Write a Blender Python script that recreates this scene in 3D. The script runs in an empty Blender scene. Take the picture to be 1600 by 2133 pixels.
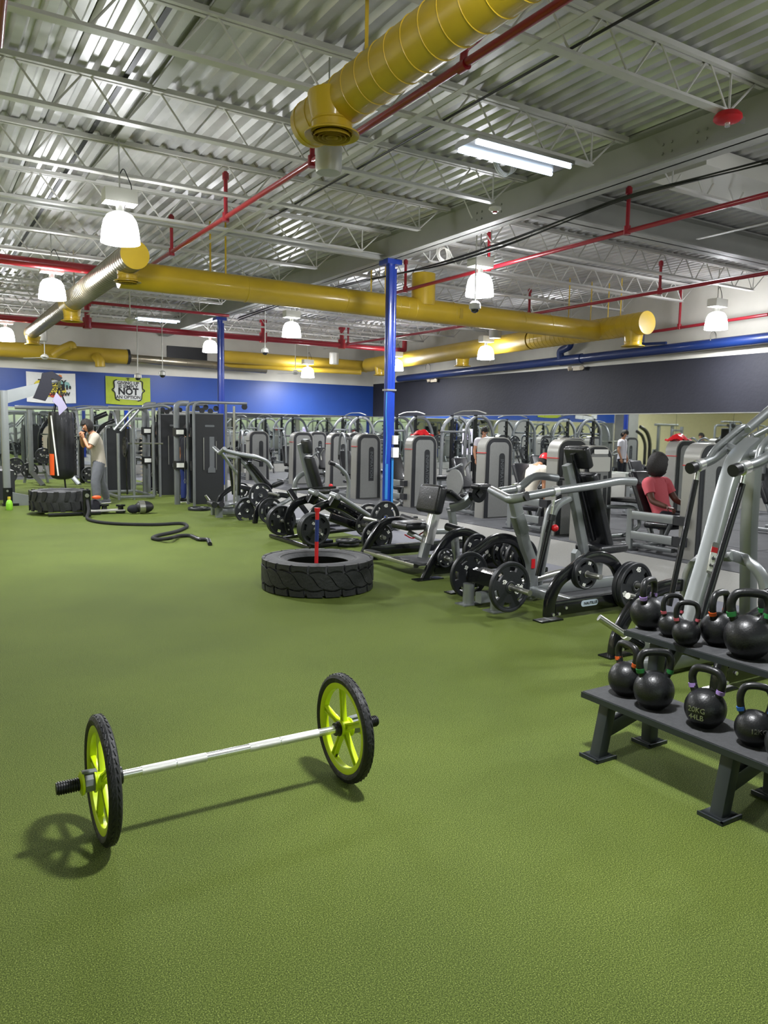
import bpy, bmesh, math, random
from mathutils import Vector, Matrix
random.seed(7)
PI = math.pi
D = bpy.data
S = bpy.context.scene
COL = S.collection

# ------------------------------------------------------------------ camera
camd = D.cameras.new('camera'); cam = D.objects.new('camera', camd); COL.objects.link(cam)
ROWS = [[0.8517412, -0.0413748, 0.5223266], [-0.5236911, -0.099317, 0.8460991], [0.0168688, -0.9941953, -0.10626]]      # world = ROWS @ (right, down, forward)
M3 = Matrix(((ROWS[0][0], -ROWS[0][1], -ROWS[0][2]), (ROWS[1][0], -ROWS[1][1], -ROWS[1][2]), (ROWS[2][0], -ROWS[2][1], -ROWS[2][2])))
cam.matrix_world = Matrix.Translation((0, 0, 1.62)) @ M3.to_4x4()
camd.sensor_fit = 'HORIZONTAL'; camd.sensor_width = 36.0; camd.lens = 36.0
camd.clip_start = 0.05; camd.clip_end = 200
S.camera = cam

# ------------------------------------------------------------------ world, exposure
W = D.worlds.new('daylight'); S.world = W; W.use_nodes = True
bg = W.node_tree.nodes['Background']; bg.inputs['Strength'].default_value = 1.5
_tc = W.node_tree.nodes.new('ShaderNodeTexCoord'); _sx = W.node_tree.nodes.new('ShaderNodeSeparateXYZ'); _cr = W.node_tree.nodes.new('ShaderNodeValToRGB')
W.node_tree.links.new(_tc.outputs['Generated'], _sx.inputs[0]); W.node_tree.links.new(_sx.outputs['Z'], _cr.inputs['Fac']); W.node_tree.links.new(_cr.outputs['Color'], bg.inputs['Color'])
_e = _cr.color_ramp.elements; _e[0].position = 0.0; _e[0].color = (0.42, 0.42, 0.38, 1); _e[1].position = 0.30; _e[1].color = (0.80, 0.92, 1.0, 1)
for _p, _c in ((0.01, (0.62, 0.66, 0.40, 1)), (0.06, (0.78, 0.85, 0.55, 1)), (0.12, (0.9, 0.97, 0.85, 1))):
    _x = _e.new(_p); _x.color = _c
S.view_settings.view_transform = 'Standard'; S.view_settings.look = 'None'
S.view_settings.gamma = 1.0; S.view_settings.exposure = 0.0
S.view_settings.use_curve_mapping = False
LAMP_POWER = 205.0; LAMP_GLOW = 44.0; LAMP_COL = (0.97, 0.98, 1.0)

# ------------------------------------------------------------------ materials
def srgb(h):
    if isinstance(h, str):
        h = h.lstrip('#'); c = [int(h[i:i+2], 16)/255 for i in (0, 2, 4)]
    else: c = h
    return tuple((x/12.92 if x <= 0.04045 else ((x+0.055)/1.055)**2.4) for x in c) + (1.0,)
def mat(name, col, rough=0.5, metal=0.0, var=0.0, scale=8.0, bump=0.0, bscale=60.0, emit=0.0, coat=0.0, spec=0.5, tint=None):
    m = D.materials.new(name); m.use_nodes = True
    nt = m.node_tree; p = nt.nodes['Principled BSDF']
    c = srgb(col)
    p.inputs['Base Color'].default_value = c; p.inputs['Roughness'].default_value = rough
    p.inputs['Metallic'].default_value = metal; p.inputs['Coat Weight'].default_value = coat
    p.inputs['Specular IOR Level'].default_value = spec
    tc = nt.nodes.new('ShaderNodeTexCoord')
    if var > 0:
        n = nt.nodes.new('ShaderNodeTexNoise'); n.inputs['Scale'].default_value = scale; n.inputs['Detail'].default_value = 5
        nt.links.new(tc.outputs['Object'], n.inputs['Vector'])
        r = nt.nodes.new('ShaderNodeValToRGB'); r.color_ramp.elements[0].position = 0.3; r.color_ramp.elements[1].position = 0.7
        r.color_ramp.elements[0].color = tuple(x*(1-var) for x in c[:3]) + (1,)
        hi = srgb(tint) if tint else tuple(min(1, x*(1+var)) for x in c[:3]) + (1,)
        r.color_ramp.elements[1].color = hi
        nt.links.new(n.outputs['Fac'], r.inputs['Fac']); nt.links.new(r.outputs['Color'], p.inputs['Base Color'])
    if bump > 0:
        n2 = nt.nodes.new('ShaderNodeTexNoise'); n2.inputs['Scale'].default_value = bscale; n2.inputs['Detail'].default_value = 3
        nt.links.new(tc.outputs['Object'], n2.inputs['Vector'])
        b = nt.nodes.new('ShaderNodeBump'); b.inputs['Strength'].default_value = bump; b.inputs['Distance'].default_value = 0.01
        nt.links.new(n2.outputs['Fac'], b.inputs['Height']); nt.links.new(b.outputs['Normal'], p.inputs['Normal'])
    if emit > 0:
        p.inputs['Emission Color'].default_value = c; p.inputs['Emission Strength'].default_value = emit
    return m
M = {}
def turf():
    m = mat('turf', '#64703a', 0.85, spec=0.25); nt = m.node_tree; p = nt.nodes['Principled BSDF']; L = nt.links.new
    tc = nt.nodes.new('ShaderNodeTexCoord')
    fine = nt.nodes.new('ShaderNodeTexNoise'); fine.inputs['Scale'].default_value = 230; fine.inputs['Detail'].default_value = 8; fine.inputs['Roughness'].default_value = 0.75
    big = nt.nodes.new('ShaderNodeTexNoise'); big.inputs['Scale'].default_value = 0.9; big.inputs['Detail'].default_value = 3
    for n in (fine, big): L(tc.outputs['Object'], n.inputs['Vector'])
    r1 = nt.nodes.new('ShaderNodeValToRGB'); e = r1.color_ramp.elements
    e[0].position = 0.40; e[0].color = srgb('#2a370c'); e[1].position = 0.54; e[1].color = srgb('#5f6f28')
    x = e.new(0.64); x.color = srgb('#aab36a')
    r2 = nt.nodes.new('ShaderNodeValToRGB'); f = r2.color_ramp.elements
    f[0].position = 0.35; f[0].color = (0.86, 0.88, 0.84, 1); f[1].position = 0.65; f[1].color = (1.05, 1.05, 1.0, 1)
    mx = nt.nodes.new('ShaderNodeMix'); mx.data_type = 'RGBA'; mx.blend_type = 'MULTIPLY'; mx.inputs['Factor'].default_value = 1
    L(fine.outputs['Fac'], r1.inputs['Fac']); L(big.outputs['Fac'], r2.inputs['Fac'])
    L(r1.outputs['Color'], mx.inputs['A']); L(r2.outputs['Color'], mx.inputs['B']); L(mx.outputs['Result'], p.inputs['Base Color'])
    b = nt.nodes.new('ShaderNodeBump'); b.inputs['Strength'].default_value = 0.5; b.inputs['Distance'].default_value = 0.012
    L(fine.outputs['Fac'], b.inputs['Height']); L(b.outputs['Normal'], p.inputs['Normal'])
    return m
M['turf'] = turf()
M['rubber_floor'] = mat('rubber_floor', '#3c3d40', 0.7, var=0.25, scale=3, bump=0.3, bscale=200)
M['walkway'] = mat('walkway', '#7b7a75', 0.75, var=0.08, scale=40, bump=0.2, bscale=150)
M['blue_grey_floor'] = mat('blue_grey_floor', '#63646c', 0.7, var=0.08, scale=30)
M['deck'] = mat('deck', '#cccbcb', 0.38, 0.4, var=0.2, scale=1.6, bump=0.15, bscale=6)
M['joist'] = mat('joist', '#cfcdc8', 0.45, var=0.06, scale=3)
M['beam'] = mat('beam', '#a9a9a4', 0.5, var=0.06, scale=2)
M['plaster'] = mat('plaster', '#cfccc2', 0.8, var=0.05, scale=2, bump=0.2, bscale=30)
M['blue_wall'] = mat('blue_wall', '#143c86', 0.45, var=0.06, scale=2, bump=0.15, bscale=40)
M['dark_wall'] = mat('dark_wall', '#22232b', 0.65, spec=0.3, var=0.1, scale=1.5, bump=0.5, bscale=14)
M['cream_wall'] = mat('cream_wall', '#e8e0b4', 0.8, var=0.03)
M['grey_wall'] = mat('grey_wall', '#80807c', 0.8, var=0.05)
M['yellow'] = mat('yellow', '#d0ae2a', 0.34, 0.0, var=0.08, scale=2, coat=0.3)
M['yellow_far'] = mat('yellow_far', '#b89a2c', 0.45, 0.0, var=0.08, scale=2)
M['galv_and_lamplit'] = mat('galv_and_lamplit', '#9c9480', 0.3, 0.85, var=0.1, scale=4)  # bare metal, and lamplight painted onto the left spiral duct
M['red'] = mat('red', '#9c1f2c', 0.3, var=0.08, scale=4, coat=0.3)
M['bright_red'] = mat('bright_red', '#c01820', 0.4)
M['blue'] = mat('blue', '#0f379c', 0.3, var=0.06, scale=4, coat=0.3)
M['light_blue'] = mat('light_blue', '#2878b8', 0.5)
M['navy'] = mat('navy', '#112a62', 0.4, coat=0.3)
M['silver'] = mat('silver', '#8f9394', 0.33, 0.6, var=0.05, scale=5, coat=0.2)
M['silver2'] = mat('silver2', '#7f8284', 0.36, 0.55, var=0.05, scale=5)
M['shroud'] = mat('shroud', '#969590', 0.35, 0.35, var=0.04, scale=3, coat=0.2)
M['shroud_panel'] = mat('shroud_panel', '#828381', 0.45, 0.3, var=0.04, scale=30)
M['dark_band'] = mat('dark_band', '#25262a', 0.4)
M['black_gloss'] = mat('black_gloss', '#141519', 0.22, 0.2, coat=0.4)
M['black_panel'] = mat('black_panel', '#1e2023', 0.5, bump=0.1, bscale=80)
M['vinyl'] = mat('vinyl', '#15161a', 0.38, bump=0.25, bscale=50, coat=0.15)
M['iron'] = mat('iron', '#1f2023', 0.42, 0.2, var=0.2, scale=12, bump=0.25, bscale=90)
M['plate_rubber'] = mat('plate_rubber', '#202226', 0.45, var=0.15, scale=8, bump=0.15, bscale=60)
M['kb'] = mat('kb', '#1b1c1e', 0.38, 0.15, var=0.3, scale=14, bump=0.12, bscale=120, coat=0.1)
M['rack'] = mat('rack', '#33383b', 0.4, 0.2, var=0.06, scale=10)
M['rack_mat'] = mat('rack_mat', '#3d3e40', 0.75, var=0.15, scale=40, bump=0.3, bscale=120)
M['tire'] = mat('tire', '#1e1f21', 0.55, var=0.3, scale=5, bump=0.5, bscale=40)
M['tire_wall'] = mat('tire_wall', '#343537', 0.6, var=0.3, scale=7, bump=0.4, bscale=30)
M['rope'] = mat('rope', '#17181b', 0.8, bump=0.8, bscale=120)
M['chrome'] = mat('chrome', '#f2f2f2', 0.24, 0.85)
M['knurl'] = mat('knurl', '#e6e6e4', 0.42, 0.6, bump=0.4, bscale=900)
M['steel'] = mat('steel', '#b8b8b2', 0.28, 0.9)
M['lime'] = mat('lime', '#c4dc05', 0.38, coat=0.2)
M['grey_plastic'] = mat('grey_plastic', '#6d7274', 0.5)
M['black_plastic'] = mat('black_plastic', '#121316', 0.4)
M['white'] = mat('white', '#e6e6e0', 0.6)
M['paper'] = mat('paper', '#d9d7e6', 0.7)
M['white_paint'] = mat('white_paint', '#d8d6cc', 0.5)
M['conduit'] = mat('conduit', '#c2c1ba', 0.4, 0.3)
M['orange'] = mat('orange', '#e4571c', 0.5)
M['green_tape'] = mat('green_tape', '#1f6e34', 0.5)
M['purple_tape'] = mat('purple_tape', '#a284c9', 0.5)
M['pink_tape'] = mat('pink_tape', '#b1525c', 0.5)
M['blue_tape'] = mat('blue_tape', '#2a62b4', 0.5)
M['orange_tape'] = mat('orange_tape', '#c9561c', 0.5)
M['skin'] = mat('skin', '#b98464', 0.55, var=0.06)
M['skin_dark'] = mat('skin_dark', '#5a3527', 0.5, var=0.08)
M['hair'] = mat('hair', '#15110f', 0.7, var=0.3, scale=60, bump=0.8, bscale=90)
M['tee_beige'] = mat('tee_beige', '#a9a193', 0.85, var=0.05, bump=0.3, bscale=20)
M['tee_white'] = mat('tee_white', '#cfcad2', 0.85, bump=0.3, bscale=20)
M['lavender_cloth'] = mat('lavender_cloth', '#918ba3', 0.85)
M['tee_cream'] = mat('tee_cream', '#c9c2b4', 0.85, bump=0.3, bscale=20)
M['tee_pink'] = mat('tee_pink', '#c95a64', 0.85, bump=0.3, bscale=20)
M['sweatpants'] = mat('sweatpants', '#62646a', 0.9, var=0.1, scale=15, bump=0.4, bscale=16)
M['dark_cloth'] = mat('dark_cloth', '#14151f', 0.85, bump=0.3, bscale=20)
M['blue_cloth'] = mat('blue_cloth', '#1b2c66', 0.85)
M['banner_green'] = mat('banner_green', '#9aa92c', 0.7, var=0.08)
M['banner_white'] = mat('banner_white', '#cfd0cf', 0.7, var=0.04)
M['banner_yellow'] = mat('banner_yellow', '#c8a92e', 0.7)
M['print_yellow'] = mat('print_yellow', '#c8b93a', 0.7)
M['print_teal'] = mat('print_teal', '#7fa9a6', 0.7)
M['print_red'] = mat('print_red', '#b5432e', 0.7)
M['print_orange'] = mat('print_orange', '#d0783a', 0.7)
M['print_black'] = mat('print_black', '#17181c', 0.7)
M['print_grey'] = mat('print_grey', '#c4c6c4', 0.7)
M['label_blue'] = mat('label_blue', '#b7c6d4', 0.5)
M['camera_dome'] = mat('camera_dome', '#0c0d12', 0.1, coat=1)
M['weight_stack'] = mat('weight_stack', '#6f7275', 0.4, 0.5)
M['beige_panel'] = mat('beige_panel', '#b5aa96', 0.6)
M['green_liquid'] = mat('green_liquid', '#8fd03a', 0.3)
M['mirror'] = mat('mirror', '#dfe4e2', 0.02, 1.0)
M['tube_glow'] = mat('tube_glow', '#cfe2ff', 0.5, emit=7)
M['lamp_glow'] = mat('lamp_glow', '#f8faff', 0.5, emit=LAMP_GLOW)
M['clear'] = D.materials.new('clear'); M['clear'].use_nodes = True
_n = M['clear'].node_tree; _n.nodes.clear()
_o = _n.nodes.new('ShaderNodeOutputMaterial'); _t = _n.nodes.new('ShaderNodeBsdfTransparent'); _g = _n.nodes.new('ShaderNodeBsdfGlossy'); _m = _n.nodes.new('ShaderNodeMixShader')
_g.inputs['Roughness'].default_value = 0.03; _m.inputs['Fac'].default_value = 0.1; _t.inputs['Color'].default_value = (0.93, 0.98, 0.95, 1)
_n.links.new(_t.outputs[0], _m.inputs[1]); _n.links.new(_g.outputs[0], _m.inputs[2]); _n.links.new(_m.outputs[0], _o.inputs[0])

# ------------------------------------------------------------------ mesh tools
V = Vector
def rrect(w, h, r=0.012, n=2):
    pts = []
    for cx, cy, a0 in ((w/2-r, h/2-r, 0), (-w/2+r, h/2-r, 90), (-w/2+r, -h/2+r, 180), (w/2-r, -h/2+r, 270)):
        for i in range(n+1):
            a = math.radians(a0 + 90*i/n); pts.append((cx+r*math.cos(a), cy+r*math.sin(a)))
    return pts
def circ(r, n=12): return [(r*math.cos(2*PI*i/n), r*math.sin(2*PI*i/n)) for i in range(n)]
def fillet(pts, r=0.06, n=5):
    pts = [V(p) for p in pts]
    if len(pts) < 3: return pts
    out = [pts[0]]
    for i in range(1, len(pts)-1):
        p = pts[i]; a = pts[i-1]-p; b = pts[i+1]-p
        rr = min(r, a.length*0.45, b.length*0.45)
        pa = p+a.normalized()*rr; pb = p+b.normalized()*rr
        for k in range(n+1):
            t = k/n; out.append(pa*(1-t)**2 + p*2*t*(1-t) + pb*t*t)
    out.append(pts[-1]); return out
def ell(c, a, b, n=16): return [V(c)+V(a)*math.cos(2*PI*i/n)+V(b)*math.sin(2*PI*i/n) for i in range(n)]
class MB:
    def __init__(s): s.v = []; s.f = []
    def add(s, vs, fs):
        o = len(s.v); s.v += [tuple(v) for v in vs]; s.f += [tuple(i+o for i in f) for f in fs]; return s
    def box(s, x0, y0, z0, x1, y1, z1):
        return s.add([(x0,y0,z0),(x1,y0,z0),(x1,y1,z0),(x0,y1,z0),(x0,y0,z1),(x1,y0,z1),(x1,y1,z1),(x0,y1,z1)],
                     [(0,3,2,1),(4,5,6,7),(0,1,5,4),(1,2,6,5),(2,3,7,6),(3,0,4,7)])
    def sweep(s, path, sec, up=None, scales=None, caps=True, closed=False):
        path = [V(p) for p in path]; n = len(path); k = len(sec); rings = []
        prev = None
        for i, p in enumerate(path):
            if closed: t = path[(i+1) % n]-path[i-1]
            else: t = path[min(i+1, n-1)]-path[max(i-1, 0)]
            if t.length < 1e-9: t = V((0,0,1))
            t.normalize()
            if up is not None: u = V(up)
            elif prev is not None: u = prev
            else: u = V((0,0,1)) if abs(t.z) < 0.9 else V((0,1,0))
            u = u - t*u.dot(t)
            if u.length < 1e-5: u = V((1,0,0)) - t*t.x
            if u.length < 1e-5: u = V((0,1,0)) - t*t.y
            u.normalize(); prev = u; w = t.cross(u)
            sc = scales[i] if scales else 1.0
            rings.append([p + w*(a*sc) + u*(b*sc) for a, b in sec])
        vs = [v for r in rings for v in r]; fs = []
        for i in range(n if closed else n-1):
            j = (i+1) % n
            for q in range(k):
                fs.append((i*k+q, i*k+(q+1) % k, j*k+(q+1) % k, j*k+q))
        if caps and not closed:
            fs.append(tuple(range(k-1, -1, -1))); fs.append(tuple((n-1)*k+q for q in range(k)))
        return s.add(vs, fs)
    def tube(s, pts, r=0.03, seg=12, bend=0.08, n=5): return s.sweep(fillet(pts, bend, n), circ(r, seg))
    def beam(s, pts, w, h, up=(0,0,1), rc=0.012, bend=0.0, n=4):
        pts = fillet(pts, bend, n) if bend > 0 else pts
        return s.sweep(pts, rrect(w, h, min(rc, w*0.45, h*0.45)), up=up)
    def loft(s, rings, caps=True):
        k = len(rings[0]); vs = [v for r in rings for v in r]; m = len(rings)
        fs = [(i*k+q, i*k+(q+1) % k, (i+1)*k+(q+1) % k, (i+1)*k+q) for i in range(m-1) for q in range(k)]
        if caps: fs += [tuple(range(k-1, -1, -1)), tuple((m-1)*k+q for q in range(k))]
        return s.add(vs, fs)
    def cyl(s, a, b, r, seg=20, r2=None):
        return s.sweep([a, b], circ(r, seg), scales=[1, (r2/r if r2 is not None else 1)])
    def lathe(s, prof, c=(0,0,0), axis=(0,0,1), seg=32, closed=False, cap=True):
        ax = V(axis).normalized(); u = V((1,0,0)) if abs(ax.x) < 0.9 else V((0,1,0))
        u = (u-ax*u.dot(ax)).normalized(); w = ax.cross(u); c = V(c); k = len(prof); vs = []
        for i in range(seg):
            a = 2*PI*i/seg; d = u*math.cos(a)+w*math.sin(a)
            vs += [c + d*r + ax*h for r, h in prof]
        fs = []
        for i in range(seg):
            j = (i+1) % seg
            for q in range(k if closed else k-1):
                q2 = (q+1) % k
                fs.append((i*k+q, j*k+q, j*k+q2, i*k+q2))
        if not closed and cap:
            if prof[0][0] > 1e-6: fs.append(tuple(i*k for i in range(seg-1, -1, -1)))
            if prof[-1][0] > 1e-6: fs.append(tuple(i*k+k-1 for i in range(seg)))
        return s.add(vs, fs)
    def prism(s, poly, o, u, v, t):
        o = V(o); u = V(u); v = V(v); w = u.cross(v).normalized()*t; k = len(poly)
        vs = [o+u*a+v*b for a, b in poly]+[o+u*a+v*b+w for a, b in poly]
        fs = [tuple(range(k-1, -1, -1)), tuple(range(k, 2*k))]+[(i, (i+1) % k, (i+1) % k+k, i+k) for i in range(k)]
        return s.add(vs, fs)
    def ball(s, c, r, sx=1, sy=1, sz=1, seg=20, rings=12):
        vs = []; fs = []
        for i in range(rings+1):
            t = PI*i/rings
            for j in range(seg):
                a = 2*PI*j/seg; vs.append((c[0]+r*sx*math.sin(t)*math.cos(a), c[1]+r*sy*math.sin(t)*math.sin(a), c[2]+r*sz*math.cos(t)))
        for i in range(rings):
            for j in range(seg): fs.append((i*seg+j, (i+1)*seg+j, (i+1)*seg+(j+1) % seg, i*seg+(j+1) % seg))
        return s.add(vs, fs)
    def pad(s, a, b, w, t, up, r=0.025, puff=0.006):
        """cushion from a to b, width w across, thickness t along up, softly rounded"""
        a = V(a); b = V(b); d = (b-a); L = d.length; d.normalize(); u = V(up); u = (u-d*u.dot(d)).normalized()
        N = 4; path = []; sc = []
        for i in range(N+1):
            q = i/N*PI/2; path.append(a+d*(r*(1-math.cos(q)))); sc.append((w-2*r*(1-math.sin(q)), t-2*min(r, t*0.45)*(1-math.sin(q))))
        for i in range(N, -1, -1):
            q = i/N*PI/2; path.append(b-d*(r*(1-math.cos(q)))); sc.append((w-2*r*(1-math.sin(q)), t-2*min(r, t*0.45)*(1-math.sin(q))))
        vs = []; w_ = d.cross(u); k = None
        for p, (ww, hh) in zip(path, sc):
            sec = rrect(max(ww, 0.004), max(hh, 0.004), min(r, ww*0.4, hh*0.4), 3); k = len(sec); vs += [p+w_*x+u*y for x, y in sec]
        fs = [(i*k+q, i*k+(q+1) % k, (i+1)*k+(q+1) % k, (i+1)*k+q) for i in range(len(path)-1) for q in range(k)]
        fs += [tuple(range(k-1, -1, -1)), tuple((len(path)-1)*k+q for q in range(k))]
        return s.add(vs, fs)
    def mesh(s, name, off=(0,0,0), smooth=True):
        me = D.meshes.new(name); o = off
        me.from_pydata([(x-o[0], y-o[1], z-o[2]) for x, y, z in s.v], [], s.f)
        bm = bmesh.new(); bm.from_mesh(me); bmesh.ops.remove_doubles(bm, verts=bm.verts, dist=1e-6); bmesh.ops.recalc_face_normals(bm, faces=bm.faces)
        if smooth:
            for f in bm.faces: f.smooth = True
            for e in bm.edges:
                if len(e.link_faces) == 2 and e.calc_face_angle(0) > 0.62: e.smooth = False
        bm.to_mesh(me); bm.free(); return me
ORG = {}
def tag(o, label=None, cat=None, group=None, kind=None):
    if label: o['label'] = label
    if cat: o['category'] = cat
    if group: o['group'] = group
    if kind: o['kind'] = kind
    return o
def thing(name, label, cat, loc=(0,0,0), group=None, kind=None):
    o = D.objects.new(name, None); COL.objects.link(o); o.location = loc; o.empty_display_size = 0.1
    ORG[o.name] = V(loc); return tag(o, label, cat, group, kind)
def part(name, mb, m, parent=None, label=None, kind=None, smooth=True, loc=None):
    off = ORG[parent.name] if parent is not None else (V(loc) if loc is not None else V((0,0,0)))
    me = mb.mesh(name, off, smooth) if isinstance(mb, MB) else mb
    me.materials.append(M[m] if isinstance(m, str) else m)
    o = D.objects.new(name, me); COL.objects.link(o)
    if parent is not None: o.parent = parent; ORG[o.name] = off
    else: o.location = off; ORG[o.name] = off
    if label: o['label'] = label
    if kind: o['kind'] = kind
    return o
def solo(name, mb, m, label, cat, loc=(0,0,0), group=None, kind=None):
    o = part(name, mb, m, None, loc=loc); return tag(o, label, cat, group, kind)
def text(s, size, o, u, v, m, parent, name='lettering', ext=0.0015, bold=0.0, space=1.0, align='CENTER'):
    """flat lettering: baseline direction u, up direction v, centred on o"""
    cu = D.curves.new(name, 'FONT'); cu.body = s; cu.size = size; cu.align_x = align; cu.align_y = 'CENTER'; cu.extrude = ext; cu.offset = bold; cu.space_character = space; cu.resolution_u = 3
    ob = D.objects.new('tmp', cu); COL.objects.link(ob); bpy.context.view_layer.update()
    me = D.meshes.new_from_object(ob); D.objects.remove(ob); D.curves.remove(cu); me.name = name
    u = V(u).normalized(); v = V(v).normalized(); w = u.cross(v)
    off = ORG[parent.name] if parent is not None else V((0,0,0))
    X = Matrix(((u.x, v.x, w.x, 0), (u.y, v.y, w.y, 0), (u.z, v.z, w.z, 0), (0,0,0,1)))
    me.transform(Matrix.Translation(V(o)-off) @ X)
    me.materials.clear()
    return part(name, me, m, parent)
def copy_tree(o, parent=None):
    c = o.copy(); COL.objects.link(c); c.parent = parent
    for ch in list(o.children): copy_tree(ch, c)
    return c
def dup(o, loc, rz=0.0, label=None, group=None):
    c = copy_tree(o); c.location = loc; c.rotation_euler = (0, 0, rz)
    if label: c['label'] = label
    if group: c['group'] = group
    return c
def lerp(a, b, t): return V(a)*(1-t)+V(b)*t

# ================================================================== SETTING
XW, YW, XL, YF = 15.83, 26.6, -7.5, -5.0      # right wall, back wall, left wall, front wall
ZD = 5.1                                        # underside of the roof deck
def struct(name, mb, m, parent=None, **k):
    o = part(name, mb, m, parent, **k); o['kind'] = 'structure'; return o
fl = struct('floor', MB().box(XL, YF, -0.2, XW, YW+0.05, -0.012), 'rubber_floor')
tf = part('turf', MB().box(XL, YF, -0.012, 5.77, 24.6, 0.0), 'turf', fl, label='green artificial turf')
part('blue_grey_strip', MB().box(5.775, YF, -0.012, 6.72, 24.6, -0.001), 'blue_grey_floor', fl, label='blue grey rubber strip beside the turf')
part('light_walkway', MB().box(6.722, YF, -0.012, 8.33, 24.6, -0.001), 'walkway', fl, label='light grey walkway')
for i in range(4):
    for j in range(14):
        x0 = 8.36+i*1.86; y0 = YF+0.1+j*2.26
        b = MB().box(x0, y0, -0.012, min(x0+1.84, XW), min(y0+2.24, YW), 0.0)
        part('rubber_mat', b, 'rubber_floor', fl)
# roof deck in sheets with trapezoid ribs running along Y
def deck_sheet(x0, x1, y0, y1):
    b = MB(); P = 0.2; n = int(round((x1-x0)/P)); prof = []
    for i in range(n):
        x = x0+i*P
        prof += [(x, ZD+0.05), (x+0.035, ZD), (x+0.115, ZD), (x+0.15, ZD+0.05)]
    prof.append((x1, ZD+0.05)); vs = []
    for y in (y0, y1): vs += [(x, y, z) for x, z in prof]
    k = len(prof); b.add(vs, [(i, i+1, k+i+1, k+i) for i in range(k-1)])
    b.box(x0, y0, ZD+0.052, x1, y1, ZD+0.09); return b
ceil = struct('ceiling', MB().box(XL, YF, ZD+0.1, XW, YW+0.05, ZD+0.3), 'deck')
x = XL
while x < XW-0.3:
    x1 = min(x+3.0, XW)
    for (ya, yb) in ((YF, 3.1), (3.11, 10.1), (10.11, 17.1), (17.11, YW)):
        part('deck_sheet', deck_sheet(x, x1-0.012, ya, yb), 'deck', ceil, smooth=False)
    x += 3.0
# open-web joists spanning along X between the beams
def joist(y, x0, x1, z0=4.66, z1=5.08):
    j = part('roof_joist', MB().box(x0, y-0.055, z1-0.012, x1, y+0.055, z1).box(x0, y-0.055, z1-0.05, x1, y-0.012, z1-0.012).box(x0, y+0.012, z1-0.05, x1, y+0.055, z1-0.012), 'joist', ceil)
    e = 0.55
    part('bottom_chord', MB().box(x0+e, y-0.05, z0, x1-e, y+0.05, z0+0.010).box(x0+e, y-0.018, z0+0.01, x1-e, y-0.010, z0+0.045).box(x0+e, y+0.010, z0+0.01, x1-e, y+0.018, z0+0.045), 'joist', j)
    w = MB(); n = max(2, int(round((x1-x0-2*e)/0.67))); st = (x1-x0-2*e)/n
    up = V((x0+0.15, y, z1-0.03)); lo = V((x0+e, y, z0+0.03))
    w.cyl(up, lo, 0.011, 6)
    for i in range(n):
        a = V((x0+e+i*st, y, z0+0.03)); t = V((x0+e+(i+0.5)*st, y, z1-0.03)); c = V((x0+e+(i+1)*st, y, z0+0.03))
        w.cyl(a+V((0.03,0,0)), t-V((0.03,0,0)), 0.011, 6); w.cyl(t+V((0.03,0,0)), c-V((0.03,0,0)), 0.011, 6)
    w.cyl((x1-e, y, z0+0.03), (x1-0.15, y, z1-0.03), 0.011, 6); w.cyl((x1-e, y, z0+0.03), (x1-e, y, z1-0.03), 0.011, 6); w.cyl((x0+e, y, z0+0.03), (x0+e, y, z1-0.03), 0.011, 6)
    part('web', w, 'joist', j)
y = 1.35-1.75*3
k = 0
while y < YW-0.3:
    joist(y, XL, 7.33, 4.66)
    if not (7.3 < y < 8.9): joist(y, 7.65, XW, 4.66)
    y += 1.75
# main beams along Y over the posts, cross beam and bridging
def ibeam(a, b, w, h):
    m = MB(); a = V(a); b = V(b); d = (b-a).normalized(); s_ = V((-d.y, d.x, 0))
    for pa, ww, hh in ((0.012, w, 0.024), (h/2, 0.03, h), (h-0.012, w, 0.024)):
        m.sweep([a+V((0,0,pa)), b+V((0,0,pa))], [(-ww/2,-hh/2),(ww/2,-hh/2),(ww/2,hh/2),(-ww/2,hh/2)], up=(0,0,1))
    return m
bm_ = struct('trim_1', ibeam((7.49, YF, 4.65), (7.49, YW, 4.65), 0.30, 0.44), 'beam'); bm_['label'] = 'grey steel main beam over the blue posts'
pb = MB()
for yy in (5.6, 6.05, 9.0, 9.45):
    for dy in (0, 0.12):
        for dz in (0.16, 0.26): pb.cyl((7.475, yy+dy, 4.65+dz), (7.455, yy+dy, 4.65+dz), 0.016, 8)
part('bolts', pb, 'beam', bm_)
bm2 = struct('trim_2', ibeam((7.65, 8.45, 4.66), (XW, 8.45, 4.66), 0.34, 0.42), 'beam'); bm2['label'] = 'grey steel cross beam running to the right wall'
bm3 = struct('trim_3', ibeam((7.34, 12.1, 4.64), (XL, 12.1, 4.72), 0.10, 0.10), 'beam')
for xb in (-4.0, -1.2, 4.35, 10.6, 13.6):
    struct('trim_4', MB().box(xb-0.035, YF, 4.655, xb+0.035, 8.0 if xb == 10.6 else YW, 4.662), 'joist')
struct('trim_5', MB().box(2.26, YF, ZD-0.05, 2.39, 11.9, ZD-0.035), 'beam')
struct('trim_7', MB().box(1.97, YF, ZD-0.012, 2.02, YW, ZD-0.002), 'black_panel')
# dropped light soffit at the right
struct('trim_6', MB().box(8.3, 6.2, 4.86, 13.5, 7.0, 5.08), 'white_paint')
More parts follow.
